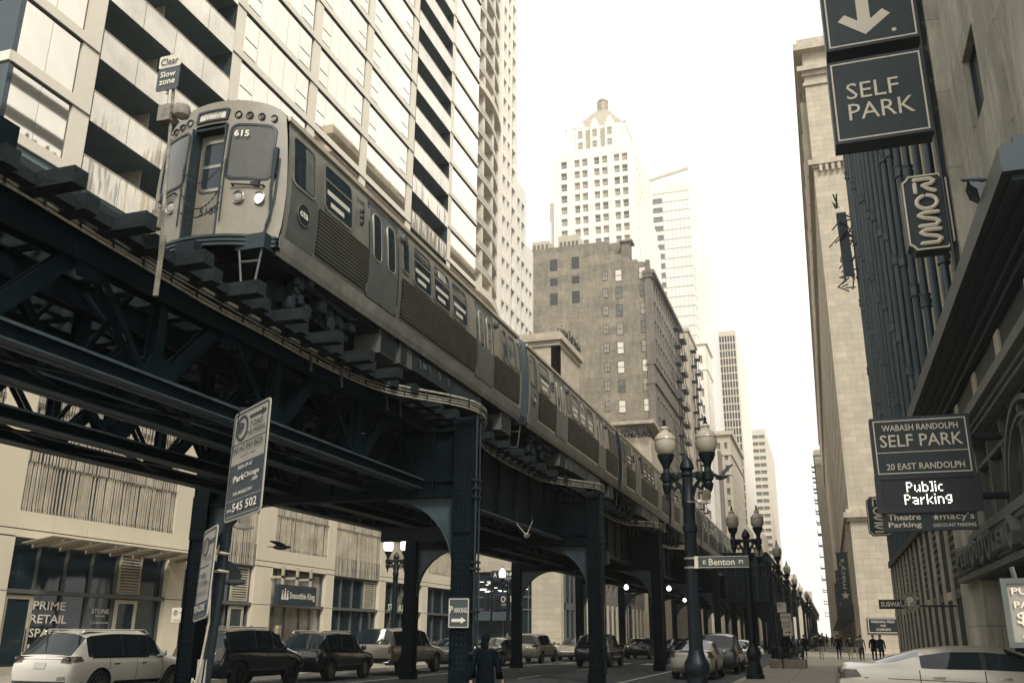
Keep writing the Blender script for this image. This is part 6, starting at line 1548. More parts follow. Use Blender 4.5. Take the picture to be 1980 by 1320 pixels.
    for s in (-1,1):
        m = MB(); m.lathe([(.02,-.10),(.075,-.07),(.085,.0),(.075,.06),(.03,.08)],(0,0,0),10); m.v = [(s*(hwm+.10)+v[0]*1.25, ym-L/2+v[1]*.7, hb+.10+v[2]) for v in m.v]; m.bar((s*(hwm-.08),ym-L/2,hb+.02),(s*(hwm+.06),ym-L/2,hb+.06),.06,.04); m.build('mirror',paint,T,smooth='all')
    if roof_rack:
        ys = [s[0] for s in st if s[6]]; zr = max(s[4] for s in st); hr = max(s[5] for s in st if s[6])
        for s in (-1,1):
            a, b = roof_rack; m = MB(); m.pipe([(s*(hr-.03),a-L/2,zr-.10),(s*(hr-.03),a+.15-L/2,zr-.015),(s*(hr-.03),b-.15-L/2,zr-.015),(s*(hr-.03),b-L/2,zr-.10)],.02,6); m.build('roof_rail',(pick or {}).get('rail_mat','chrome'),T,smooth='all')
    bm.free(); return T
def suv(L=4.7, W=.95, H=1.68, hood=1.08, belt=1.04, zb=.30, rake=.42, boxy=0.0, hw_r=.60):
    f = .2*boxy
    return [  # y, hw, zbottom, zbelt, zroof, hwroof, greenhouse, flag, seg
        (.00,W*.84,zb+.16,.80,.84,0,0,0,''),(.06,W*.93,zb+.06,.92,.97,0,0,0,''),(.16,W*.99,zb+.0,belt-.02,belt+.06,0,0,0,'r'),
        (.16+rake*(1-boxy*.6),W,zb,belt,H-.09,hw_r-.04,1,1,'p'),(.30+rake*(1-boxy*.6),W,zb,belt,H-.045,hw_r-.02,1,1,'ps'),(1.35,W,zb,belt-.0,H,hw_r,1,1,'s'),
        (1.75,W,zb,belt-.01,H+.005,hw_r+.01,1,1,'p'),(1.83,W,zb,belt-.01,H+.005,hw_r+.01,1,1,'s'),(2.70,W,zb,belt-.03,H-.01,hw_r,1,1,'p'),(2.78,W,zb,belt-.03,H-.015,hw_r,1,1,'sw'),
        (3.08+f,W,zb,belt-.04,H-.16,hw_r-.02,1,1,'sw'),(3.30+f,W,zb,belt-.04,H-.34,hw_r-.0,1,1,'w'),(3.62+f,W,zb,belt-.05,hood,0,0,0,''),(4.15,W*.99,zb,belt-.12,hood-.05,0,0,0,''),(L-.30,W*.95,zb,belt-.2,hood-.13,0,0,0,''),(L-.08,W*.87,zb+.06,.74,.82,0,0,0,''),(L,W*.76,zb+.16,.66,.70,0,0,0,'')]
def fix(st): return [(s[0],s[1],s[2],s[3],s[4],s[5],s[6],s[7],s[8]) for s in st]
def sedan(L=4.85, W=.925, H=1.46, hood=.98, belt=.93, zb=.22, hw_r=.55):
    return [(.00,W*.80,zb+.18,.72,.78,0,0,0,''),(.08,W*.91,zb+.08,belt-.08,belt+.03,0,0,0,''),(.25,W*.97,zb,belt-.01,belt+.10,0,0,0,''),(.72,W,zb,belt+.02,belt+.12,0,0,0,'r'),
        (1.05,W,zb,belt+.02,max(1.22,belt+.22),hw_r-.02,1,1,'r'),(1.45,W,zb,belt+.01,H-.07,hw_r-.03,1,1,'s'),(1.9,W,zb,belt,H-.005,hw_r,1,1,'s'),(2.42,W,zb,belt,H,hw_r,1,1,'p'),(2.50,W,zb,belt,H,hw_r,1,1,'s'),(2.85,W,zb,belt-.01,H-.03,hw_r-.01,1,1,'sw'),
        (3.2,W,zb,belt-.02,H-.16,hw_r-.02,1,1,'sw'),(3.5,W,zb,belt-.03,H-.30,hw_r,1,1,'w'),(3.85,W,zb,belt-.04,hood,0,0,0,''),(4.3,W*.98,zb,belt-.12,hood-.07,0,0,0,''),(L-.25,W*.92,zb,.72,.80,0,0,0,''),(L-.06,W*.82,zb+.06,.60,.66,0,0,0,''),(L,W*.70,zb+.16,.54,.57,0,0,0,'')]
def hatch(L=4.45, W=.87, H=1.49):
    s = sedan(L,W,H,.95,.90,.22,.52)
    return [(.00,W*.84,.40,.80,.86,0,0,0,''),(.07,W*.95,.30,.98,1.08,0,0,0,''),(.20,W,.24,1.0,1.12,0,0,0,'r'),(.75,W,.22,.97,1.34,.50,1,1,'r'),(1.15,W,.22,.95,H-.04,.52,1,1,'ps')] + [(y-.3 if y > 1.5 else y,)+q for y, *q in [(t[0],)+t[1:] for t in s[6:]] for q in [tuple(q)]]
def put(T, x, y, rz=0, z=0.0): T.location = (x,y,z); T.rotation_euler = (0,0,rz); return T
rear_suv = [('R',[(.58,.92),(.86,.90),(.86,1.06),(.58,1.02)]),('S',[(.03,.92),(.42,.95),(.36,1.06),(.06,1.06)])]
sv = {'seams':[1.30,2.28,3.28],'handles':[1.42,2.42],'mirror':3.12,'cladding':1,'chrome':(.7,3.3)}
white = make_car('parked_suv','white parked sport utility car seen from behind on the left','car',suv(),'car_white',4.7,(1.02,3.75),.36,None,
    dict(sv, patches=[('rear_bumper','R',[(-.80,.36),(.80,.36),(.80,.50),(-.80,.50)],'car_grey',.012),('emblem','R',[(-.07,1.0),(.07,1.0),(.07,1.06),(-.07,1.06)],'chrome',.015),('fog_light','R',[(.55,.52),(.80,.54),(.78,.62),(.58,.60)],'light_lens',.014),('spoiler','R',[(-.6,1.60),(.6,1.60),(.55,1.63),(-.55,1.63)],'car_white',.06),('trim_strip','R',[(-.58,1.0),(.58,1.0),(.58,1.03),(-.58,1.03)],'chrome',.016)]),
    (.6,3.0),rear_suv,[('F',[(.45,.80),(.75,.80),(.75,.92),(.45,.90)])],.78)
put(white,-17.95,20.75)
blk = make_car('parked_suv','boxy black parked sport utility car behind the leaning sign post','car',suv(4.95,.98,1.80,1.16,1.14,.32,.25,1.0,.68),'car_black',4.95,(.95,3.92),.39,None,dict(sv,handle_mat='car_black',rail_mat='chrome',patches=[('tail_bar','R',[(-.62,1.0),(.62,1.0),(.62,1.05),(-.62,1.05)],'chrome',.014)]),(.5,2.9),[('R',[(.66,.85),(.90,.85),(.90,1.2),(.66,1.2)])],[('F',[(.5,.85),(.8,.85),(.8,1.0),(.5,1.0)])],.62,'rim_dark')
put(blk,-17.95,26.8)
rav = make_car('parked_suv','black parked crossover with silver wheels, between the boxy black car and the tan pickup','car',suv(4.6,.93,1.70,1.06,1.05,.30,.50),'car_black',4.6,(.93,3.62),.36,None,dict(sv,handle_mat='car_black'),(.6,3.0),rear_suv,None,.80,'rim','suv','five')
put(rav,-17.93,32.25)
pick = make_car('pickup_truck','tan pickup truck with a matching hard bed cap, parked on the left','pickup truck',[(.00,.93,.50,1.10,1.14,0,0,0,''),(.05,.96,.46,1.14,1.20,0,0,0,'r'),(.40,.98,.46,1.14,1.80,.72,1,1,'p'),(.52,.98,.46,1.14,1.82,.72,1,1,'s'),(1.85,.98,.46,1.14,1.84,.73,1,1,'p'),(2.0,.98,.46,1.14,1.85,.73,1,1,'p'),(2.35,.98,.46,1.13,1.86,.70,1,1,'s'),(3.1,.98,.46,1.12,1.87,.70,1,1,'p'),(3.2,.98,.46,1.12,1.87,.70,1,1,'s'),(3.75,.98,.46,1.11,1.80,.68,1,1,'sw'),(4.05,.98,.46,1.10,1.60,.68,1,1,'w'),(4.4,.98,.46,1.10,1.20,0,0,0,''),(5.2,.97,.46,1.04,1.16,0,0,0,''),(5.6,.93,.48,.95,1.02,0,0,0,''),(5.75,.85,.52,.8,.86,0,0,0,'')],
    'car_tan',5.75,(1.15,4.75),.40,None,{'seams':[1.95,3.15,4.15],'handles':[2.2,3.35],'mirror':4.1,'patches':[('bumper','R',[(-.9,.50),(.9,.50),(.9,.66),(-.9,.66)],'chrome',.05)]},None,[('R',[(.80,.86),(.95,.86),(.95,1.14),(.80,1.14)]),('S',[(.03,.86),(.16,.86),(.16,1.14),(.03,1.14)])],None,.62)
put(pick,-17.9,38.5)
def small(name,label,st,paint,L,wh,x,y,rz=0,z=0,wr=.33,tail=rear_suv,pk=None,plate=.80,**k): 
    return put(make_car(name,label,'car',st,paint,L,wh,wr,None,pk or {'seams':[1.5,2.45,3.5],'handles':[1.65,2.6],'mirror':3.35},False,tail,None,plate,**k),x,y,rz,z)
tsed = [('R',[(.50,.74),(.84,.76),(.84,.90),(.50,.88)]),('S',[(.06,.76),(.36,.82),(.30,.92),(.10,.92)])]
small('parked_sedan','grey parked sedan half hidden by the steel column, ahead of the pickup',sedan(),'car_grey',4.85,(1.05,3.83),-17.9,45.3,tail=tsed,plate=.74)
small('parked_sedan','glossy dark parked sedan right of the PARKING column, near the walking woman',sedan(),'car_black',4.85,(1.05,3.83),-17.7,50.6,tail=tsed,plate=.74)
small('parked_suv','tan crossover ahead of the dark sedan, beside a left-hand steel column',suv(),'car_tan',4.7,(1.02,3.75),-17.2,56.2,pk=sv)
small('moving_suv','dark sport utility car driving away in the middle lane under the railway',suv(4.6,.94,1.70,1.06,1.05,.30,.45),'car_black',4.6,(.95,3.65),-12.0,51.5,pk=dict(sv,handle_mat='car_black'))
pr = small('parked_hatchback','silver hatchback with tall tail lights, parked at the right kerb behind the lamp post',hatch(),'car_silver',4.45,(.85,3.55),-5.25,40.2,tail=[('R',[(.62,.80),(.84,.80),(.82,1.04),(.66,1.04)]),('S',[(.05,.82),(.20,.82),(.18,1.04),(.07,1.04)])],plate=.70,pk={'seams':[1.45,2.4,3.3],'handles':[1.6,2.55],'mirror':3.0,'patches':[('rear_lower_glass','R',[(-.5,1.0),(.5,1.0),(.46,1.10),(-.46,1.10)],'car_glass',.012),('bumper_gap','R',[(-.75,.40),(.75,.40),(.75,.42),(-.75,.42)],'well',.012)]})
small('parked_suv','dark-roofed grey sport utility car parked ahead of the silver hatchback',suv(4.7,.96,1.75,1.1,1.06),'car_grey',4.7,(1.02,3.75),-5.0,46.3,pk=sv)
small('parked_sedan','silver sedan parked nearest the crosswalk on the right kerb',sedan(),'car_silver',4.85,(1.05,3.83),-4.75,52.6,tail=tsed,plate=.74)
small('turning_suv','white sport utility car crossing sideways on the cross street',suv(4.9,.98,1.75,1.1,1.06),'car_white',4.9,(1.02,3.85),-6.9,68.0,-PI/2,.004,pk=sv)
for k,(x,y,p,l,rz) in enumerate(((-13.2,70,'car_black','black sedan waiting under the railway beyond the cross street line',0),(-9.6,64.5,'car_black','black car with bright tail lights just left of the third steel column',0),(-16.3,63,'car_silver','silver car nosing out at the far left corner under the railway',PI),(-13.4,98,'car_grey','grey sedan far down the avenue under the railway',0))): small('distant_car',l,sedan(),p,4.85,(1.05,3.83),x,y,rz,tail=tsed,plate=.74)
sil = small('silver_sedan','silver sedan in side view entering the garage driveway at the lower right',sedan(4.95,.925,1.46,1.07,1.06),'car_silver',4.95,(1.06,3.87),2.47,19.3,-PI/2,.05,wr=.335,tail=[('S',[(.03,.88),(.46,.92),(.38,1.04),(.08,1.04)])],plate=.72,pk={'seams':[1.42,2.46,3.55],'handles':[1.62,2.66],'mirror':3.42,'patches':[('crease','S',[(.5,.90),(4.2,.80),(4.2,.812),(.5,.912)],'well',.002),('headlight','S',[(4.35,.66),(4.85,.58),(4.85,.68),(4.45,.76)],'light_lens',.012)]})
# ------------------------------------------------------------------ people
def person(label, loc, face, pose='stand', top='cloth_dark', legs='cloth_navy', hair='hair_dark', coat=0, bag=None, hood=False, h=1.72, group=None, backpack=False):
    T = thing('person', label, 'person', (0,0,0), group, face); s = h/1.72
    V = []; E = []; R = []
    def nd(p, r, par=None):
        V.append(Vector(p)*s); R.append((r[0]*s, r[1]*s) if isinstance(r, tuple) else (r*s, r*s)); i = len(V)-1
        if par is not None: E.append((par, i))
        return i
    pel = nd((0,0,.96),(.15,.11)); wst = nd((0,.005,1.10),(.135,.10),pel); ch = nd((0,.01,1.28),(.17,.115),wst); nk0 = nd((0,0,1.43),(.09,.07),ch); nk = nd((0,-.01,1.50),.055,nk0); hd = nd((0,-.02,1.58),(.075,.085),nk); hd2 = nd((0,-.015,1.66),(.072,.085),hd)
    st = {'stand':(0,0,0,0),'walk':(.26,-.24,-.22,.22),'walk2':(-.24,.26,.22,-.22)}[pose]
    for sd, leg, arm in ((1,st[0],st[2]),(-1,st[1],st[3])):
        hip = nd((sd*.09,0,.90),.095,pel); kn = nd((sd*.10,-leg*.55-.03,.50),.062,hip); an = nd((sd*.10,-leg+(.02 if leg > -.1 else .06),.10+(0 if leg >= 0 else .06)),.04,kn); nd((sd*.115,-leg-.14,.045+(0 if leg >= 0 else .02)),(.042,.03),an)
        sh = nd((sd*.19,.01,1.40),.062,nk0); el = nd((sd*.25,.02-arm*.5,1.13),.047,sh); wr_ = nd((sd*.25,-.06-arm*1.0,.90),.032,el); hnd = nd((sd*.25,-.08-arm*1.05,.83),(.03,.022),wr_)
        for k in range(4): f1 = nd((sd*.25-.024+.016*k,-.085-arm*1.08,.775),.0095,hnd); nd((sd*.25-.024+.016*k,-.10-arm*1.08,.735+.006*abs(k-1.3)),.008,f1)
        th = nd((sd*.25-sd*.035,-.11-arm*1.05,.80),.010,hnd); nd((sd*.25-sd*.03,-.125-arm*1.05,.765),.0085,th)
    me = bpy.data.meshes.new('b'); me.from_pydata(V, E, []); ob = bpy.data.objects.new('b', me); COL.objects.link(ob)
    sk = ob.modifiers.new('k','SKIN'); sk.use_smooth_shade = True
    d = me.skin_vertices[0].data
    for i, r in enumerate(R): d[i].radius = r; d[i].use_root = (i == 0)
    ss = ob.modifiers.new('s','SUBSURF'); ss.levels = 1; ss.render_levels = 1
    fin = eval_mesh(ob); bpy.data.objects.remove(ob); fin.name = 'body'
    fin.materials.clear()
    for k in ('skin', top, legs, 'black'): fin.materials.append(M[k])
    for p in fin.polygons:
        c = p.center/s; z = c.z
        if z > 1.47: m = 0
        elif abs(c.x) > .2 and z < .89: m = 0
        elif z > .93 or abs(c.x) > .20: m = 1
        elif z > .10: m = 2
        else: m = 3
        p.material_index = m; p.use_smooth = True
    b = bpy.data.objects.new('body', fin); COL.objects.link(b); b.parent = T
    def ell(m, c, r, n=12, mm=8):
        m.lathe([(max(.002,math.sin(PI*k/mm))*1.0, -math.cos(PI*k/mm)) for k in range(mm+1)],(0,0,0),n)
        k0 = len(m.v)-n*(mm+1)
        for i in range(k0, len(m.v)): v = m.v[i]; m.v[i] = (c[0]+v[0]*r[0], c[1]+v[1]*r[1], c[2]+v[2]*r[2])
    m = MB(); ell(m,(0,.018*s,1.66*s),(.093*s,.105*s,.10*s)); 
    if hair == 'hair_light' or hood: ell(m,(0,.06*s,1.54*s),(.085*s,.05*s,.16*s))
    m.build('hair', hair if not hood else top, T, smooth='all')
    m = MB(); ell(m,(0,-.108*s,1.615*s),(.013*s,.018*s,.02*s),8,6); 
    for sx in (-1,1): ell(m,(sx*.082*s,-.01*s,1.61*s),(.012*s,.022*s,.03*s),8,6)
    m.build('face_feature','skin',T,smooth='all'); m = MB()
    for sx in (-1,1): ell(m,(sx*.032*s,-.098*s,1.64*s),(.011*s,.008*s,.007*s),8,6)
    ell(m,(0,-.1*s,1.575*s),(.024*s,.008*s,.005*s),8,6); m.build('eyes_and_mouth','black',T,smooth='all')
    if coat:
        m = MB(); P_ = [(coat,.205,.17),(coat+.1,.20,.165),(.75,.19,.155),(.95,.18,.145),(1.1,.165,.135),(1.28,.19,.14),(1.38,.185,.12),(1.44,.13,.095),(1.49,.08,.075)]
        n = 22; vs = [(a*s*math.cos(2*PI*i/n)*(1+.03*math.sin(i*5+z*9)), b_*s*math.sin(2*PI*i/n)*(1+.03*math.sin(i*3)), z*s) for z, a, b_ in P_ for i in range(n)]
        m.add(vs, [(j*n+i, j*n+(i+1)%n, (j+1)*n+(i+1)%n, (j+1)*n+i) for j in range(len(P_)-1) for i in range(n)]+[tuple(range(n-1,-1,-1)),tuple((len(P_)-1)*n+i for i in range(n))]); 
        for sx in (-1,1): m.pipe([(sx*.17*s,.01*s,1.40*s),(sx*.225*s,.0,1.28*s),(sx*.262*s,.02*s,1.12*s),(sx*.258*s,-.05*s,.92*s)],.052*s,8)
        m.build('coat', top, T, smooth='all')
    if bag:
        m = MB(); x = .27*s; m.prism([(-.13,0),(.13,0),(.15,.26),(-.15,.26)],(x-.035,-.08*s,.47*s),(0,1,0),(0,0,1),(.07,0,0)); m.pipe([(x,-.16*s,.72*s),(x,-.1*s,.80*s),(x,-.02*s,.72*s)],.008,5); bg_ = m.build('tmp_bag',bag,None); bg_.name = 'shopping_bag'; bg_.location = loc; bg_.rotation_euler = (0,0,face)
        tag(bg_, 'pale bag hanging from the hand of the woman in the long dark coat', 'bag')
    if backpack:
        m = MB(); ell(m,(0,.17*s,1.22*s),(.14*s,.09*s,.21*s)); bp_ = m.build('backpack','sign_black',T,smooth='all')
    T.location = loc
    return T
G = 'walkers on the far crosswalk'
person('woman in a long dark hooded coat walking away beside the PARKING column',(-6.15,17.0,0.0),PI,'walk','cloth_dark','cloth_dark','hair_dark',.40,'white_sign',True,1.62)
person('walker in a dark jacket with pale trousers striding across the crosswalk, left of the group',(-.78,74,.004),PI,'walk','cloth_navy','cloth_tan')
person('dark-clothed walker at the left edge of the crosswalk group',(-2.0,77,.004),PI,'walk2','cloth_dark','cloth_dark')
person('walker in a long dark coat in the middle of the crosswalk group',(.45,75.5,.004),PI,'stand','cloth_dark','cloth_navy','hair_dark',.75)
person('walker with a black backpack and pale trousers in the crosswalk group',(1.22,74,.004),PI,'walk','cloth_navy','cloth_tan',backpack=True)
person('shorter walker in grey with tan trousers at the right of the crosswalk group',(1.85,78.5,.004),PI,'walk2','cloth_grey','cloth_tan',h=1.66)
person('person in a grey jacket standing alone before the department store corner',(3.15-1.25,70.5,.004),PI*.9,'stand','cloth_grey','cloth_navy')
person('person in a black coat, left one of the pair behind the silver sedan roof',(2.62,68.5,.004),0,'stand','cloth_dark','cloth_dark','hair_dark',.7)
person('person in a dark hooded coat, right one of the pair behind the silver sedan roof',(3.05,68.0,.004),.3,'stand','cloth_navy','cloth_dark','hair_dark',.7,None,True)
random.seed(31)
for k in range(9): person('one of the small dark figures in the distant crowd on the right sidewalk',(random.uniform(-1.8,1.6),random.uniform(99,128),.13),random.choice((0,PI)),random.choice(('walk','walk2','stand')),random.choice(('cloth_dark','cloth_navy','cloth_grey')),random.choice(('cloth_dark','cloth_navy')),h=random.uniform(1.6,1.82),group='distant crowd on the right sidewalk')
person('dark figure standing behind the low iron planter fence',(-2.35,53.5,.13),PI,'stand','cloth_dark','cloth_dark','hair_dark',.8)
person('blond woman on the left sidewalk above the black car roofs',(-21.6,34.4,.13),-PI/2,'stand','cloth_navy','cloth_navy','hair_light')
person('person in a pale top next to the blond woman on the left sidewalk',(-22.3,33.6,.13),-PI/2,'walk','cloth_tan','cloth_navy')
for k,(x,y,l) in enumerate(((-20.9,62,'left one of three people waiting at the far left corner under the railway'),(-20.3,63,'middle one of three people waiting at the far left corner under the railway'),(-19.7,61.5,'right one of three people waiting at the far left corner, in mid-stride'),(-21.0,47.2,'person on the left sidewalk behind the dark sedan'))): person(l,(x,y,.13 if k > 2 else .004),PI*(k % 2),('stand','stand','walk','walk')[k],('cloth_grey','cloth_dark','cloth_dark','cloth_tan')[k],'cloth_navy')
# ------------------------------------------------------------------ posts and small signs
PP = thing('sign_post','dark steel sign post leaning beside the street, carrying two parking plates, tied with pale cord','sign post',(-3.33,4.62,.13))
m = MB(); m.tube((-3.43,4.66,0),(-3.275,4.66,2.95),.032,n=10); m.build('post','iron',PP,smooth=30)
m = MB(); m.pipe([(-3.36,4.62,1.9),(-3.33,4.60,1.7),(-3.36,4.60,1.45),(-3.40,4.60,1.3),(-3.36,4.58,1.22),(-3.33,4.6,1.33),(-3.40,4.6,1.40),(-3.43,4.62,1.2),(-3.44,4.62,.8)],.006,5)
for z in (1.98,2.08): m.lathe([(.036,-.006),(.042,0),(.036,.006)],(-3.32,4.66,z),10)
for z in (1.98,2.08): m.pipe([(-3.34,4.62,z),(-3.30,4.60,z+.005),(-3.28,4.63,z)],.006,5)
m.build('cord','conduit',PP)
m = MB(); m.box(-3.40,-3.34,4.63,4.69,1.28,1.50); m.build('tape_wrap','sign_grey',PP)
def plate_sign(name,label,tl,tr,bl,br,parts):
    tl, tr, bl, br = map(Vector,(tl,tr,bl,br)); u = ((tr-tl)+(br-bl))/2; W = u.length; u.normalize(); v = ((tl-bl)+(tr-br))/2; H = v.length; v = (v-u*v.dot(u)).normalized(); n = u.cross(v); o = bl
    T = thing(name,label,'parking sign',tuple((bl+br)/2)); m = MB(); m.prism(rrect(0,W,0,H,.03,4),o,u,v,-n*.006); b = m.build('plate','sign_grey',T)
    m = MB(); m.ring(rrect(.012,W-.012,.012,H-.012,.026,4),rrect(.02,W-.02,.02,H-.02,.02,4),o+n*.001,u,v,n*.002); m.build('border','sign_darker',b)
    groups = {}
    for q in parts: groups.setdefault(q[0],[]).append(q)
    for mt, L_ in groups.items():
        m = MB()
        for q in L_:
            if q[1] == 't': lettering(m,q[2],o+u*q[3]*W+v*q[4]*H+n*.004,u,v,q[5]*W,q[6]*H,q[7] if len(q) > 7 else .01)
            elif q[1] == 'b': m.prism([(q[2]*W,q[4]*H),(q[3]*W,q[4]*H),(q[3]*W,q[5]*H),(q[2]*W,q[5]*H)],o+n*.0012,u,v,n*.001)
            elif q[1] == 'c': c = o+u*q[2]*W+v*q[3]*H+n*.003; R_ = q[4]*W; m.ring([(R_*math.cos(2*PI*k/28),R_*math.sin(2*PI*k/28)) for k in range(28)],[(.78*R_*math.cos(2*PI*k/28),.78*R_*math.sin(2*PI*k/28)) for k in range(28)],c,u,v,n*.001)
            elif q[1] == 'p': m.prism([(a*W,b_*H) for a,b_ in q[2]],o+n*.0025,u,v,n*.001)
        m.build('lettering' if mt != 'sign_darker' or L_[0][1] != 'b' else 'dark_field',mt,b)
    return T
D, Lc = 'sign_darker','sign_letter'
plate_sign('parking_plate','tall parking plate with arrow, pay instructions and number 545 502, upper one on the leaning post',(-3.261,4.62,2.903),(-2.864,4.38,2.943),(-3.314,4.62,2.25),(-2.906,4.38,2.274),
    [(D,'b',.045,.955,.045,.50),(Lc,'b',.045,.955,.175,.183),(D,'b',.05,.95,.685,.692),(D,'c',.27,.83,.17),('sign_black','t','P',.27,.83,.16,.10,.05),('sign_black','p',[(.47,.915),(.80,.915),(.80,.94),(.93,.903),(.80,.866),(.80,.89),(.47,.89)]),('sign_black','t','7 DAY',.70,.82,.36,.055,.03),('sign_black','t','PAID PARKING',.70,.75,.50,.04,.03),('sign_black','t','PAY AT PAY BOX',.5,.635,.84,.06,.03),('sign_black','t','OR',.5,.56,.10,.022),('sign_black','b',.30,.42,.558,.562),('sign_black','b',.58,.70,.558,.562),
     (Lc,'t','SIGN UP AT',.5,.455,.40,.032),(Lc,'t','Park',.36,.36,.30,.06,.02),(Lc,'t','Chicago',.70,.36,.40,.06),(Lc,'t','.com',.80,.305,.15,.03),(Lc,'b',.13,.20,.27,.39),(Lc,'t','FOR MOBILE PAY',.5,.225,.52,.03),(Lc,'t','545 502',.58,.105,.66,.075,.015),(Lc,'t','zone',.17,.09,.12,.022)])
plate_sign('parking_plate','lower scuffed parking plate on the leaning post, seen nearly edge-on',(-3.418,4.62,2.199),(-3.2,4.45,2.24),(-3.455,4.62,1.697),(-3.243,4.45,1.709),
    [(D,'b',.06,.94,.05,.19),('sign_black','c',.33,.80,.2),('sign_black','t','P',.33,.80,.16,.10,.02),('sign_black','b',.5,.9,.81,.86),('sign_black','t','2 HOUR',.55,.66,.6,.05),('sign_black','b',.08,.7,.57,.58),('sign_black','t','9AM',.4,.47,.4,.06),('sign_black','t','TO 9PM',.5,.38,.6,.06),('sign_black','t','MON-SAT',.5,.28,.7,.05),(Lc,'t','TOW-ZONE',.5,.12,.75,.07,.01)])
SPO = thing('track_signal_post','rusty track-side post with a box and round lamp, standing before the train front','post',(-8.45,9.6,6.0))
m = MB(); m.tube((-8.33,9.6,6.05),(-8.52,9.6,9.3),.024,n=8); m.box(-8.36,-8.30,9.56,9.60,6.0,6.9); m.build('post','rust_post',SPO)
m = MB(); m.box(-8.66,-8.44,9.5,9.66,8.72,8.98); m.tube((-8.44,9.58,8.86),(-8.34,9.58,8.86),.06,n=10); m.lathe([(.03,-.13),(.11,-.08),(.13,0),(.11,.08),(.03,.13)],(-8.30,9.58,8.86),14); m.box(-8.52,-8.38,9.5,9.62,7.0,7.28); m.bar((-8.45,9.56,7.02),(-9.1,9.56,7.02),.06,.06); m.build('junction_box','rust_post',SPO,smooth=30)
TSN = thing('slow_zone_sign','small two-tone track plate reading Clear over Slow zone, on the track-side post','sign',(-8.6,9.55,9.3))
m = MB(); m.prism(rrect(-8.79,-8.40,9.25,9.63,.04,4),(0,9.54,0),(1,0,0),(0,0,1),(0,.012,0)); b = m.build('plate','sign_dark2',TSN); m = MB(); m.prism(rrect(-8.79,-8.40,9.64,9.85,.03,4),(0,9.54,0),(1,0,0),(0,0,1),(0,.012,0)); b2 = m.build('upper_plate','white_sign',TSN)
m = MB(); lettering(m,'Clear',(-8.595,9.534,9.74),(1,0,0),(0,0,1),.31,.12,.01); m.build('lettering','sign_black',b2); m = MB(); lettering(m,'Slow',(-8.595,9.534,9.52),(1,0,0),(0,0,1),.27,.10,.015); lettering(m,'zone',(-8.595,9.534,9.38),(1,0,0),(0,0,1),.28,.075,.015); m.build('lettering','sign_letter',b)
m = MB(); m.tube((-8.6,9.57,9.2),(-8.61,9.57,9.9),.02,n=6); m.build('clip','sign_grey',TSN)
CPS = thing('column_parking_plate','dark plate reading PARKING with a pale arrow, fixed to the big riveted column','parking sign',(-7.98,20.2,1.77))
m = MB(); m.prism(rrect(-8.24,-7.73,1.76,2.42,.03,4),(0,20.22,0),(1,0,0),(0,0,1),(0,.02,0)); b = m.build('plate','sign_dark2',CPS); m = MB(); m.ring(rrect(-8.225,-7.745,1.775,2.405,.025,4),rrect(-8.21,-7.76,1.79,2.39,.02,4),(0,20.212,0),(1,0,0),(0,0,1),(0,.007,0)); m.build('border','sign_letter',b)
m = MB(); lettering(m,'P',(-8.16,20.21,2.165),(1,0,0),(0,0,1),.085,.15,.01); lettering(m,'ARKING',(-7.935,20.21,2.15),(1,0,0),(0,0,1),.33,.11,.01); m.prism([(-.17,-.035),(.06,-.035),(.06,-.075),(.18,0),(.06,.075),(.06,.035),(-.17,.035)],(-7.985,20.212,1.93),(1,0,0),(0,0,1),(0,.006,0)); m.build('lettering','sign_letter',b)
NPK = thing('kerb_sign','small pale no parking plate on a thin post beside the white car','parking sign',(-20,26,.13)); m = MB(); m.tube((-19.95,26.05,.13),(-19.95,26.05,3.6),.03,n=8); m.build('post','iron',NPK); m = MB(); m.box(-20.28,-19.72,26,26.02,1.93,2.38); b = m.build('plate','white_sign',NPK); m = MB(); m.ring([(-20.12+.08*math.cos(2*PI*k/20),2.22+.08*math.sin(2*PI*k/20)) for k in range(20)],[(-20.12+.06*math.cos(2*PI*k/20),2.22+.06*math.sin(2*PI*k/20)) for k in range(20)],(0,25.99,0),(1,0,0),(0,0,1),(0,.008,0)); lettering(m,'P',(-20.12,25.99,2.22),(1,0,0),(0,0,1),.05,.08); m.box(-19.98,-19.78,25.99,25.999,2.215,2.235); lettering(m,'TOW-ZONE',(-20,25.99,1.99),(1,0,0),(0,0,1),.42,.05); m.build('lettering','sign_darker',b)
SSP = thing('direction_sign','stack of small pale plates reading South State Street with an arrow, on a post left of the planter','street sign',(-2.25,49,.13)); m = MB(); m.tube((-2.35,49.05,.13),(-2.35,49.05,3.4),.03,n=8); m.build('post','iron',SSP); m = MB(); m.box(-2.42,-1.98,49,49.02,2.75,3.22); m.box(-2.30,-1.80,48.97,48.99,2.35,2.70); m.box(-2.26,-1.76,48.97,48.99,1.98,2.34); m.box(-2.22,-1.76,48.97,48.99,1.66,1.97); b = m.build('plate','white_sign',SSP); m = MB(); lettering(m,'SOUTH',(-2.05,48.96,2.52),(1,0,0),(0,0,1),.40,.15,.01); lettering(m,'STATE',(-2.01,48.96,2.24),(1,0,0),(0,0,1),.38,.12,.01); lettering(m,'STREET',(-2.01,48.96,2.08),(1,0,0),(0,0,1),.42,.12,.01); m.prism([(-.15,-.02),(.05,-.02),(.05,-.06),(.16,0),(.05,.06),(.05,.02),(-.15,.02)],(-1.99,48.962,1.82),(1,0,0),(0,0,1),(0,.006,0)); m.ring([(-2.30+.09*math.cos(2*PI*k/20),3.08+.09*math.sin(2*PI*k/20)) for k in range(20)],[(-2.30+.07*math.cos(2*PI*k/20),3.08+.07*math.sin(2*PI*k/20)) for k in range(20)],(0,48.99,0),(1,0,0),(0,0,1),(0,.008,0)); lettering(m,'P',(-2.30,48.985,3.08),(1,0,0),(0,0,1),.06,.09,.01); m.build('lettering','sign_darker',b)
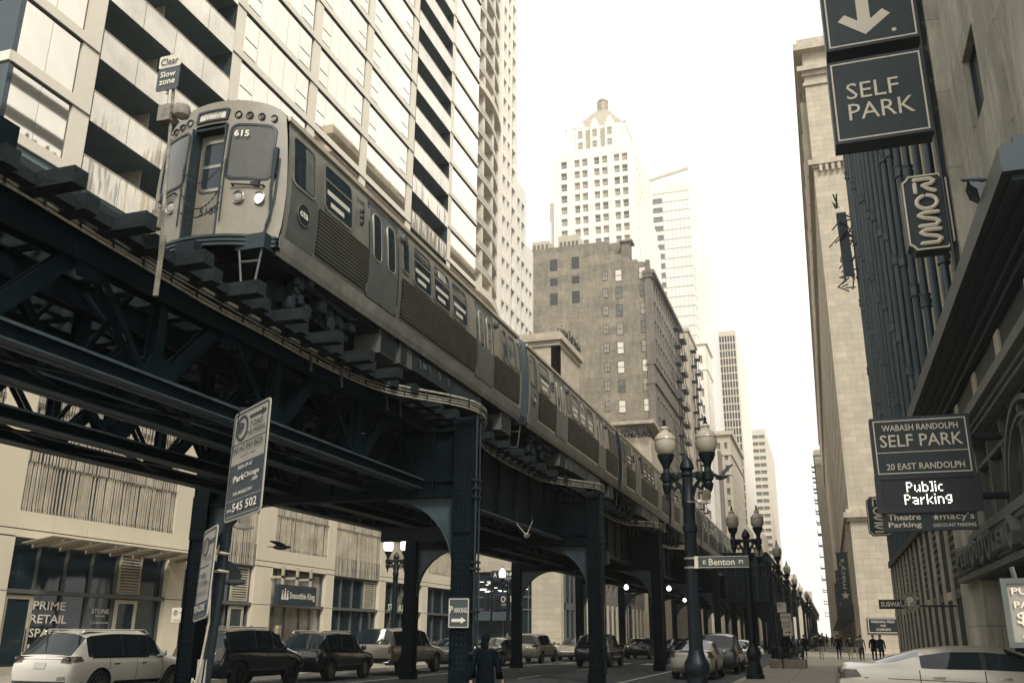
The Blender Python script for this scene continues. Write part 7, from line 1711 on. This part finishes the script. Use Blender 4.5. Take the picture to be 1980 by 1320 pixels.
PL = thing('planter','low concrete planter kerb with a small ornate iron fence and shrubs, at the right sidewalk edge','planter',(-2.2,50,.13)); m = MB(); m.box(-3.0,-1.3,49.5,53.0,.13,.52); m.build('kerb','concrete',PL)
m = MB()
for x0,y0,x1,y1 in ((-2.6,49.7,-1.45,49.7),(-1.45,49.7,-1.45,52.8),(-2.6,49.7,-2.6,52.8)):
    for z in (.56,.84,1.08): m.bar((x0,y0,z),(x1,y1,z),.03,.03)
    n = 8
    for k in range(n+1): x, y = x0+(x1-x0)*k/n, y0+(y1-y0)*k/n; m.bar((x,y,.52),(x,y,1.12),.022,.022)
    for k in range(n): x, y = x0+(x1-x0)*(k+.5)/n, y0+(y1-y0)*(k+.5)/n; m.lathe([(.01,-.09),(.045,0),(.01,.09)],(x,y,.72),6)
m.build('iron_fence','wood_fence',PL); m = MB(); random.seed(6)
for k in range(240): p = Vector((random.uniform(-2.5,-1.55),random.uniform(49.9,52.6),.55+abs(random.gauss(0,.22)))); a = Vector((random.uniform(-1,1),random.uniform(-1,1),random.uniform(-1,1)))*.07; b_ = a.cross(Vector((.4,.2,random.random())))*.8; m.add([p-a,p+b_,p+a,p-b_],[(0,1,2,3)])
m.build('shrub','foliage',PL)
FF = thing('feather_flag','tall curved feather flag with pale stripes leaning on the left sidewalk behind the pickup','flag',(-22,46,.13)); m = MB(); pts = [(-22,45.0+3.0*(t**1.6),.13+3.9*math.sin(t*PI/2*.95)) for t in [k/12 for k in range(13)]]; m.pipe(pts,.02,5); m.build('pole','iron',FF)
m = MB(); L_ = [(p, Vector(p)+Vector((0,.95*(1-.9*(k/12)),-.18-.5*(1-k/12)))) for k, p in enumerate(pts) if k >= 3]
for (a,b_),(c,d_) in zip(L_, L_[1:]): m.hexa([Vector(a)-Vector((.01,0,0)),Vector(b_)-Vector((.01,0,0)),Vector(d_)-Vector((.01,0,0)),Vector(c)-Vector((.01,0,0)),Vector(a),Vector(b_),Vector(d_),Vector(c)])
m.build('cloth','flag_cloth',FF)
TB = thing('trash_bin','grey round street bin beyond the middle column under the railway','bin',(-14.2,62,.0)); m = MB(); m.lathe([(.28,0),(.30,.1),(.33,.9),(.36,.92),(.36,1.0),(.30,1.02)],(-14.2,62,.0),16,0,.05); m.build('bin_body','gear_light',TB,smooth=30); m = MB(); m.lathe([(.29,1.0),(.25,1.15),(.08,1.22)],(-14.2,62,0),16); m.build('lid','black',TB,smooth=True)
TL = thing('traffic_signal','black traffic signal on a pole before the pale corner store wall under the railway','traffic signal',(-22,60.5,.0)); m = MB(); m.tube((-21,59,.13),(-21,59,5.2),.07,n=10); m.tube((-21,59,3.6),(-20.6,59,3.6),.04,n=6); m.build('pole','iron',TL); m = MB(); m.box(-20.75,-20.4,58.85,59.15,3.0,4.0); m.box(-21.5,-21.2,58.85,59.15,3.1,4.1); 
for z in (3.2,3.5,3.8): m.tube((-20.57,58.85,z),(-20.57,58.65,z),.11,n=10)
m.build('signal_head','black',TL)
# ------------------------------------------------------------------ pigeons
def bird(label, loc, rz, roll=0.2, pale=False, up=.5, s=1.0):
    T = thing('pigeon',label,'bird',(0,0,0),None,rz); m = MB(); P_ = [(.005,-.20),(.035,-.15),(.06,-.05),(.065,.02),(.05,.09),(.032,.12),(.036,.145),(.028,.17),(.006,.20)]
    m.lathe(P_,(0,0,0),12); m.v = [(v[0]*s,v[2]*s,v[1]*.85*s) for v in m.v]
    m.build('body','feather_pale' if pale else 'feather',T,smooth='all')
    for sx in (-1,1):
        m = MB(); a = up+(roll*sx); pts = [(.03,.09),(.03,-.06),(.16,-.085),(.33,-.16),(.36,-.12),(.30,.02),(.17,.10)]
        f = lambda x, y, t: (sx*x*math.cos(a)*s, y*s, (x*math.sin(a)+t)*s); n = len(pts)
        m.add([f(x,y,0) for x,y in pts]+[f(x,y,.012) for x,y in pts],[tuple(range(n)),tuple(range(2*n-1,n-1,-1))]+[(i,(i+1)%n,n+(i+1)%n,n+i) for i in range(n)]); m.build('wing','feather_pale' if pale else 'feather',T)
    m = MB(); m.prism([(-.03,0),(.03,0),(.06,-.14),(-.06,-.14)],(0,-.15*s,0),(s,0,0),(0,s,0),(0,0,.012)); m.build('tail','feather',T); T.location = loc
    return T
bird('pigeon with a pale raised wing flying just below the upper parking plate',(-10.3,15,3.52),-.9,.3,True,.9)
bird('dark pigeon gliding before the pale podium pier',(-12.6,20,3.63),-1.3,.1,False,.15,1.2)
bird('dark pigeon with lifted wings over the shop louver',(-10.4,15,2.52),-1.1,.2,False,.9,1.15)
bird('dark pigeon perched on the bronze cornice corner at the upper right',(2.62,13.8,8.13),1.9,0,False,-1.0)
bird('pigeon flying right of the nearest street lamp, upper one of two',(-1.93,20,4.87),.8,.4,False,.5)
bird('pigeon flying right of the nearest street lamp post, lower one of two',(-2.35,20,4.36),-.8,.3,True,.4)
bird('pale pigeon with raised wings under the railway, right of the riveted column',(-6.3,20,3.75),.4,.2,True,1.0)
# ------------------------------------------------------------------ labels that say which one
LAB = {
'apartment_tower':'very tall pale apartment tower with a rounded balcony stack, behind the cream glass tower',
'banded_tower':'tan tower with horizontal bands of windows, beyond the tall gridded tower',
'corner_building':'low pale stone corner building with planted roof terrace, in front of the brick building',
'cream_office_building':'cream stone office building with heavy cornice, below the tall gridded tower',
'department_store':'huge pale stone department store with star banners and dark awnings, across the side street',
'direction_sign':'stack of small pale plates reading South State Street with an arrow, by the planter',
'distant_car.001':'black car waiting just past the third steel column of the railway',
'distant_car.002':'silver car nosing out at the corner shop under the railway',
'elevated_railway':'riveted dark steel elevated railway with columns, girders, timber ties and rails over the street',
'end_tower_grey':'small grey stone tower at the far end of the street, beside the steep gable',
'feather_flag':'tall curved feather flag with pale stripes leaning behind the tan pickup',
'food_sign':'small dark food sign, a flat strip joined to a round disc with letter P',
'glass_tower':'tall cream glass apartment tower with deep balconies above a striped metal podium with shops',
'gridded_tower':'tall tan office tower with a vertical grid of dark windows and one plain bright side',
'parked_hatchback':'silver hatchback with tall tail lights, parked at the kerb behind the lamp post',
'parked_sedan.001':'glossy dark parked sedan between the PARKING column and the walking woman',
'parked_sedan.002':'silver sedan parked beside the low planter, ahead of the grey sport utility car',
'parked_suv':'white parked sport utility car seen from behind, in front of the PRIME RETAIL window',
'parked_suv.003':'tan crossover ahead of the glossy dark sedan, beside a steel column',
'parking_plate':'tall parking plate with arrow and number 545 502, upper one on the leaning post',
'parking_structure':'parking structure screened by dark vertical tubes with collars, beside the stone building',
'person.001':'walker in a dark jacket with pale trousers striding over the crosswalk, without a backpack',
'person.002':'walker all in dark clothes at the lamp side of the crosswalk group',
'person.005':'shorter walker in grey with tan trousers, last of the crosswalk group',
'person.007':'person in a black coat, bare-headed one of the pair above the silver sedan roof',
'person.008':'person in a dark hooded coat, one of the pair above the silver sedan roof',
'person.019':'blond woman on the sidewalk above the black car roofs',
'person.020':'person in a pale top next to the blond woman on the sidewalk',
'person.021':'person in grey, one of three people waiting at the corner under the railway',
'person.022':'person in black standing still, one of three waiting at the corner under the railway',
'person.023':'person in black in mid-stride, one of three at the corner under the railway',
'person.024':'person in a tan top on the sidewalk behind the glossy dark sedan',
'pickup_truck':'tan pickup truck with a matching hard bed cap, parked ahead of the black crossover',
'pigeon.003':'dark pigeon perched on the corner of the bronze cornice',
'pigeon.004':'pigeon flying beside the globes of the street lamp with the name plate, higher of two',
'pigeon.005':'pigeon flying beside the post of the street lamp with the name plate, lower of two',
'pigeon.006':'pale pigeon with raised wings under the railway, beyond the riveted column',
'planter':'low concrete planter kerb with a small ornate iron fence and shrubs',
'rate_sign':'pale framed garage rate board on a post, above the silver sedan',
'silver_sedan':'silver sedan in side view entering the garage driveway',
'slanted_glass_tower':'very tall pale glass tower with a slanted roofline, behind the white pyramid tower',
'station_platform':'dark steel elevated station block beside the track, behind the street name plate',
'stone_building':'weathered stone building with dark bronze cornice, arched upper window and garage entrance marquee',
'store_banner':'first dark banner with a star and vertical white name, at the store corner',
'store_banner.002':'third dark star banner, the last one along the store front',
'store_sign':'dark shop sign with two white words over the awning of the corner shop',
'street_bin':'grey rounded street bin below the garage rate board',
'street_lamp':'black double street lamp carrying the street name plate, in front of the train',
'street_lamp.001':'black double street lamp standing behind the street name plate',
'street_lamp.002':'black double street lamp beside the low planter',
'street_lamp.013':'lit double street lamp on the sidewalk in front of the striped podium',
'street_lamp.015':'lit double street lamp far under the railway, past the corner clothing store',
'street_name_plate':'street name plate reading E Benton Pl, clamped to a black double street lamp',
'train_car':'leading train car with bowed front, lit headlight, end door chains and number 5180',
'train_car.004':'fifth train car from the front, showing just past the post of the double street lamp',
'train_car.005':'last visible train car, far down the track above the street name plate',
'vertical_store_sign':'dark vertical shop sign with notched corners and rounded white letters, below the big square sign',
}
for o in COL.objects:
    if 'category' not in o.keys(): continue
    if o.name in LAB: o['label'] = LAB[o.name]
    elif o.get('group') == 'receding row of street lamps': o['label'] = 'one of the small double street lamps in the receding row along the sidewalk'
    elif o.get('group') == 'distant crowd on the right sidewalk': o['label'] = 'one of the small dark figures in the distant crowd beside the department store'; o['group'] = 'distant crowd by the department store'
# ------------------------------------------------------------------ the air: far towers fade towards the pale sky
hz = MB(); hz.box(-260, 200, -130, 1020, -1.6, 200); ho = hz.build('haze', [], None, kind='stuff')
hm = bpy.data.materials.new('haze_air'); hm.use_nodes = True; ht = hm.node_tree; ht.nodes.clear()
ou = ht.nodes.new('ShaderNodeOutputMaterial'); pv = ht.nodes.new('ShaderNodeVolumePrincipled'); pv.inputs['Color'].default_value = (.97,.955,.92,1); pv.inputs['Density'].default_value = 0.0003; pv.inputs['Anisotropy'].default_value = .25
ht.links.new(pv.outputs['Volume'], ou.inputs['Volume']); ho.data.materials.append(hm)
SC.cycles.volume_bounces = 1; SC.cycles.volume_step_rate = 5; SC.cycles.volume_max_steps = 64
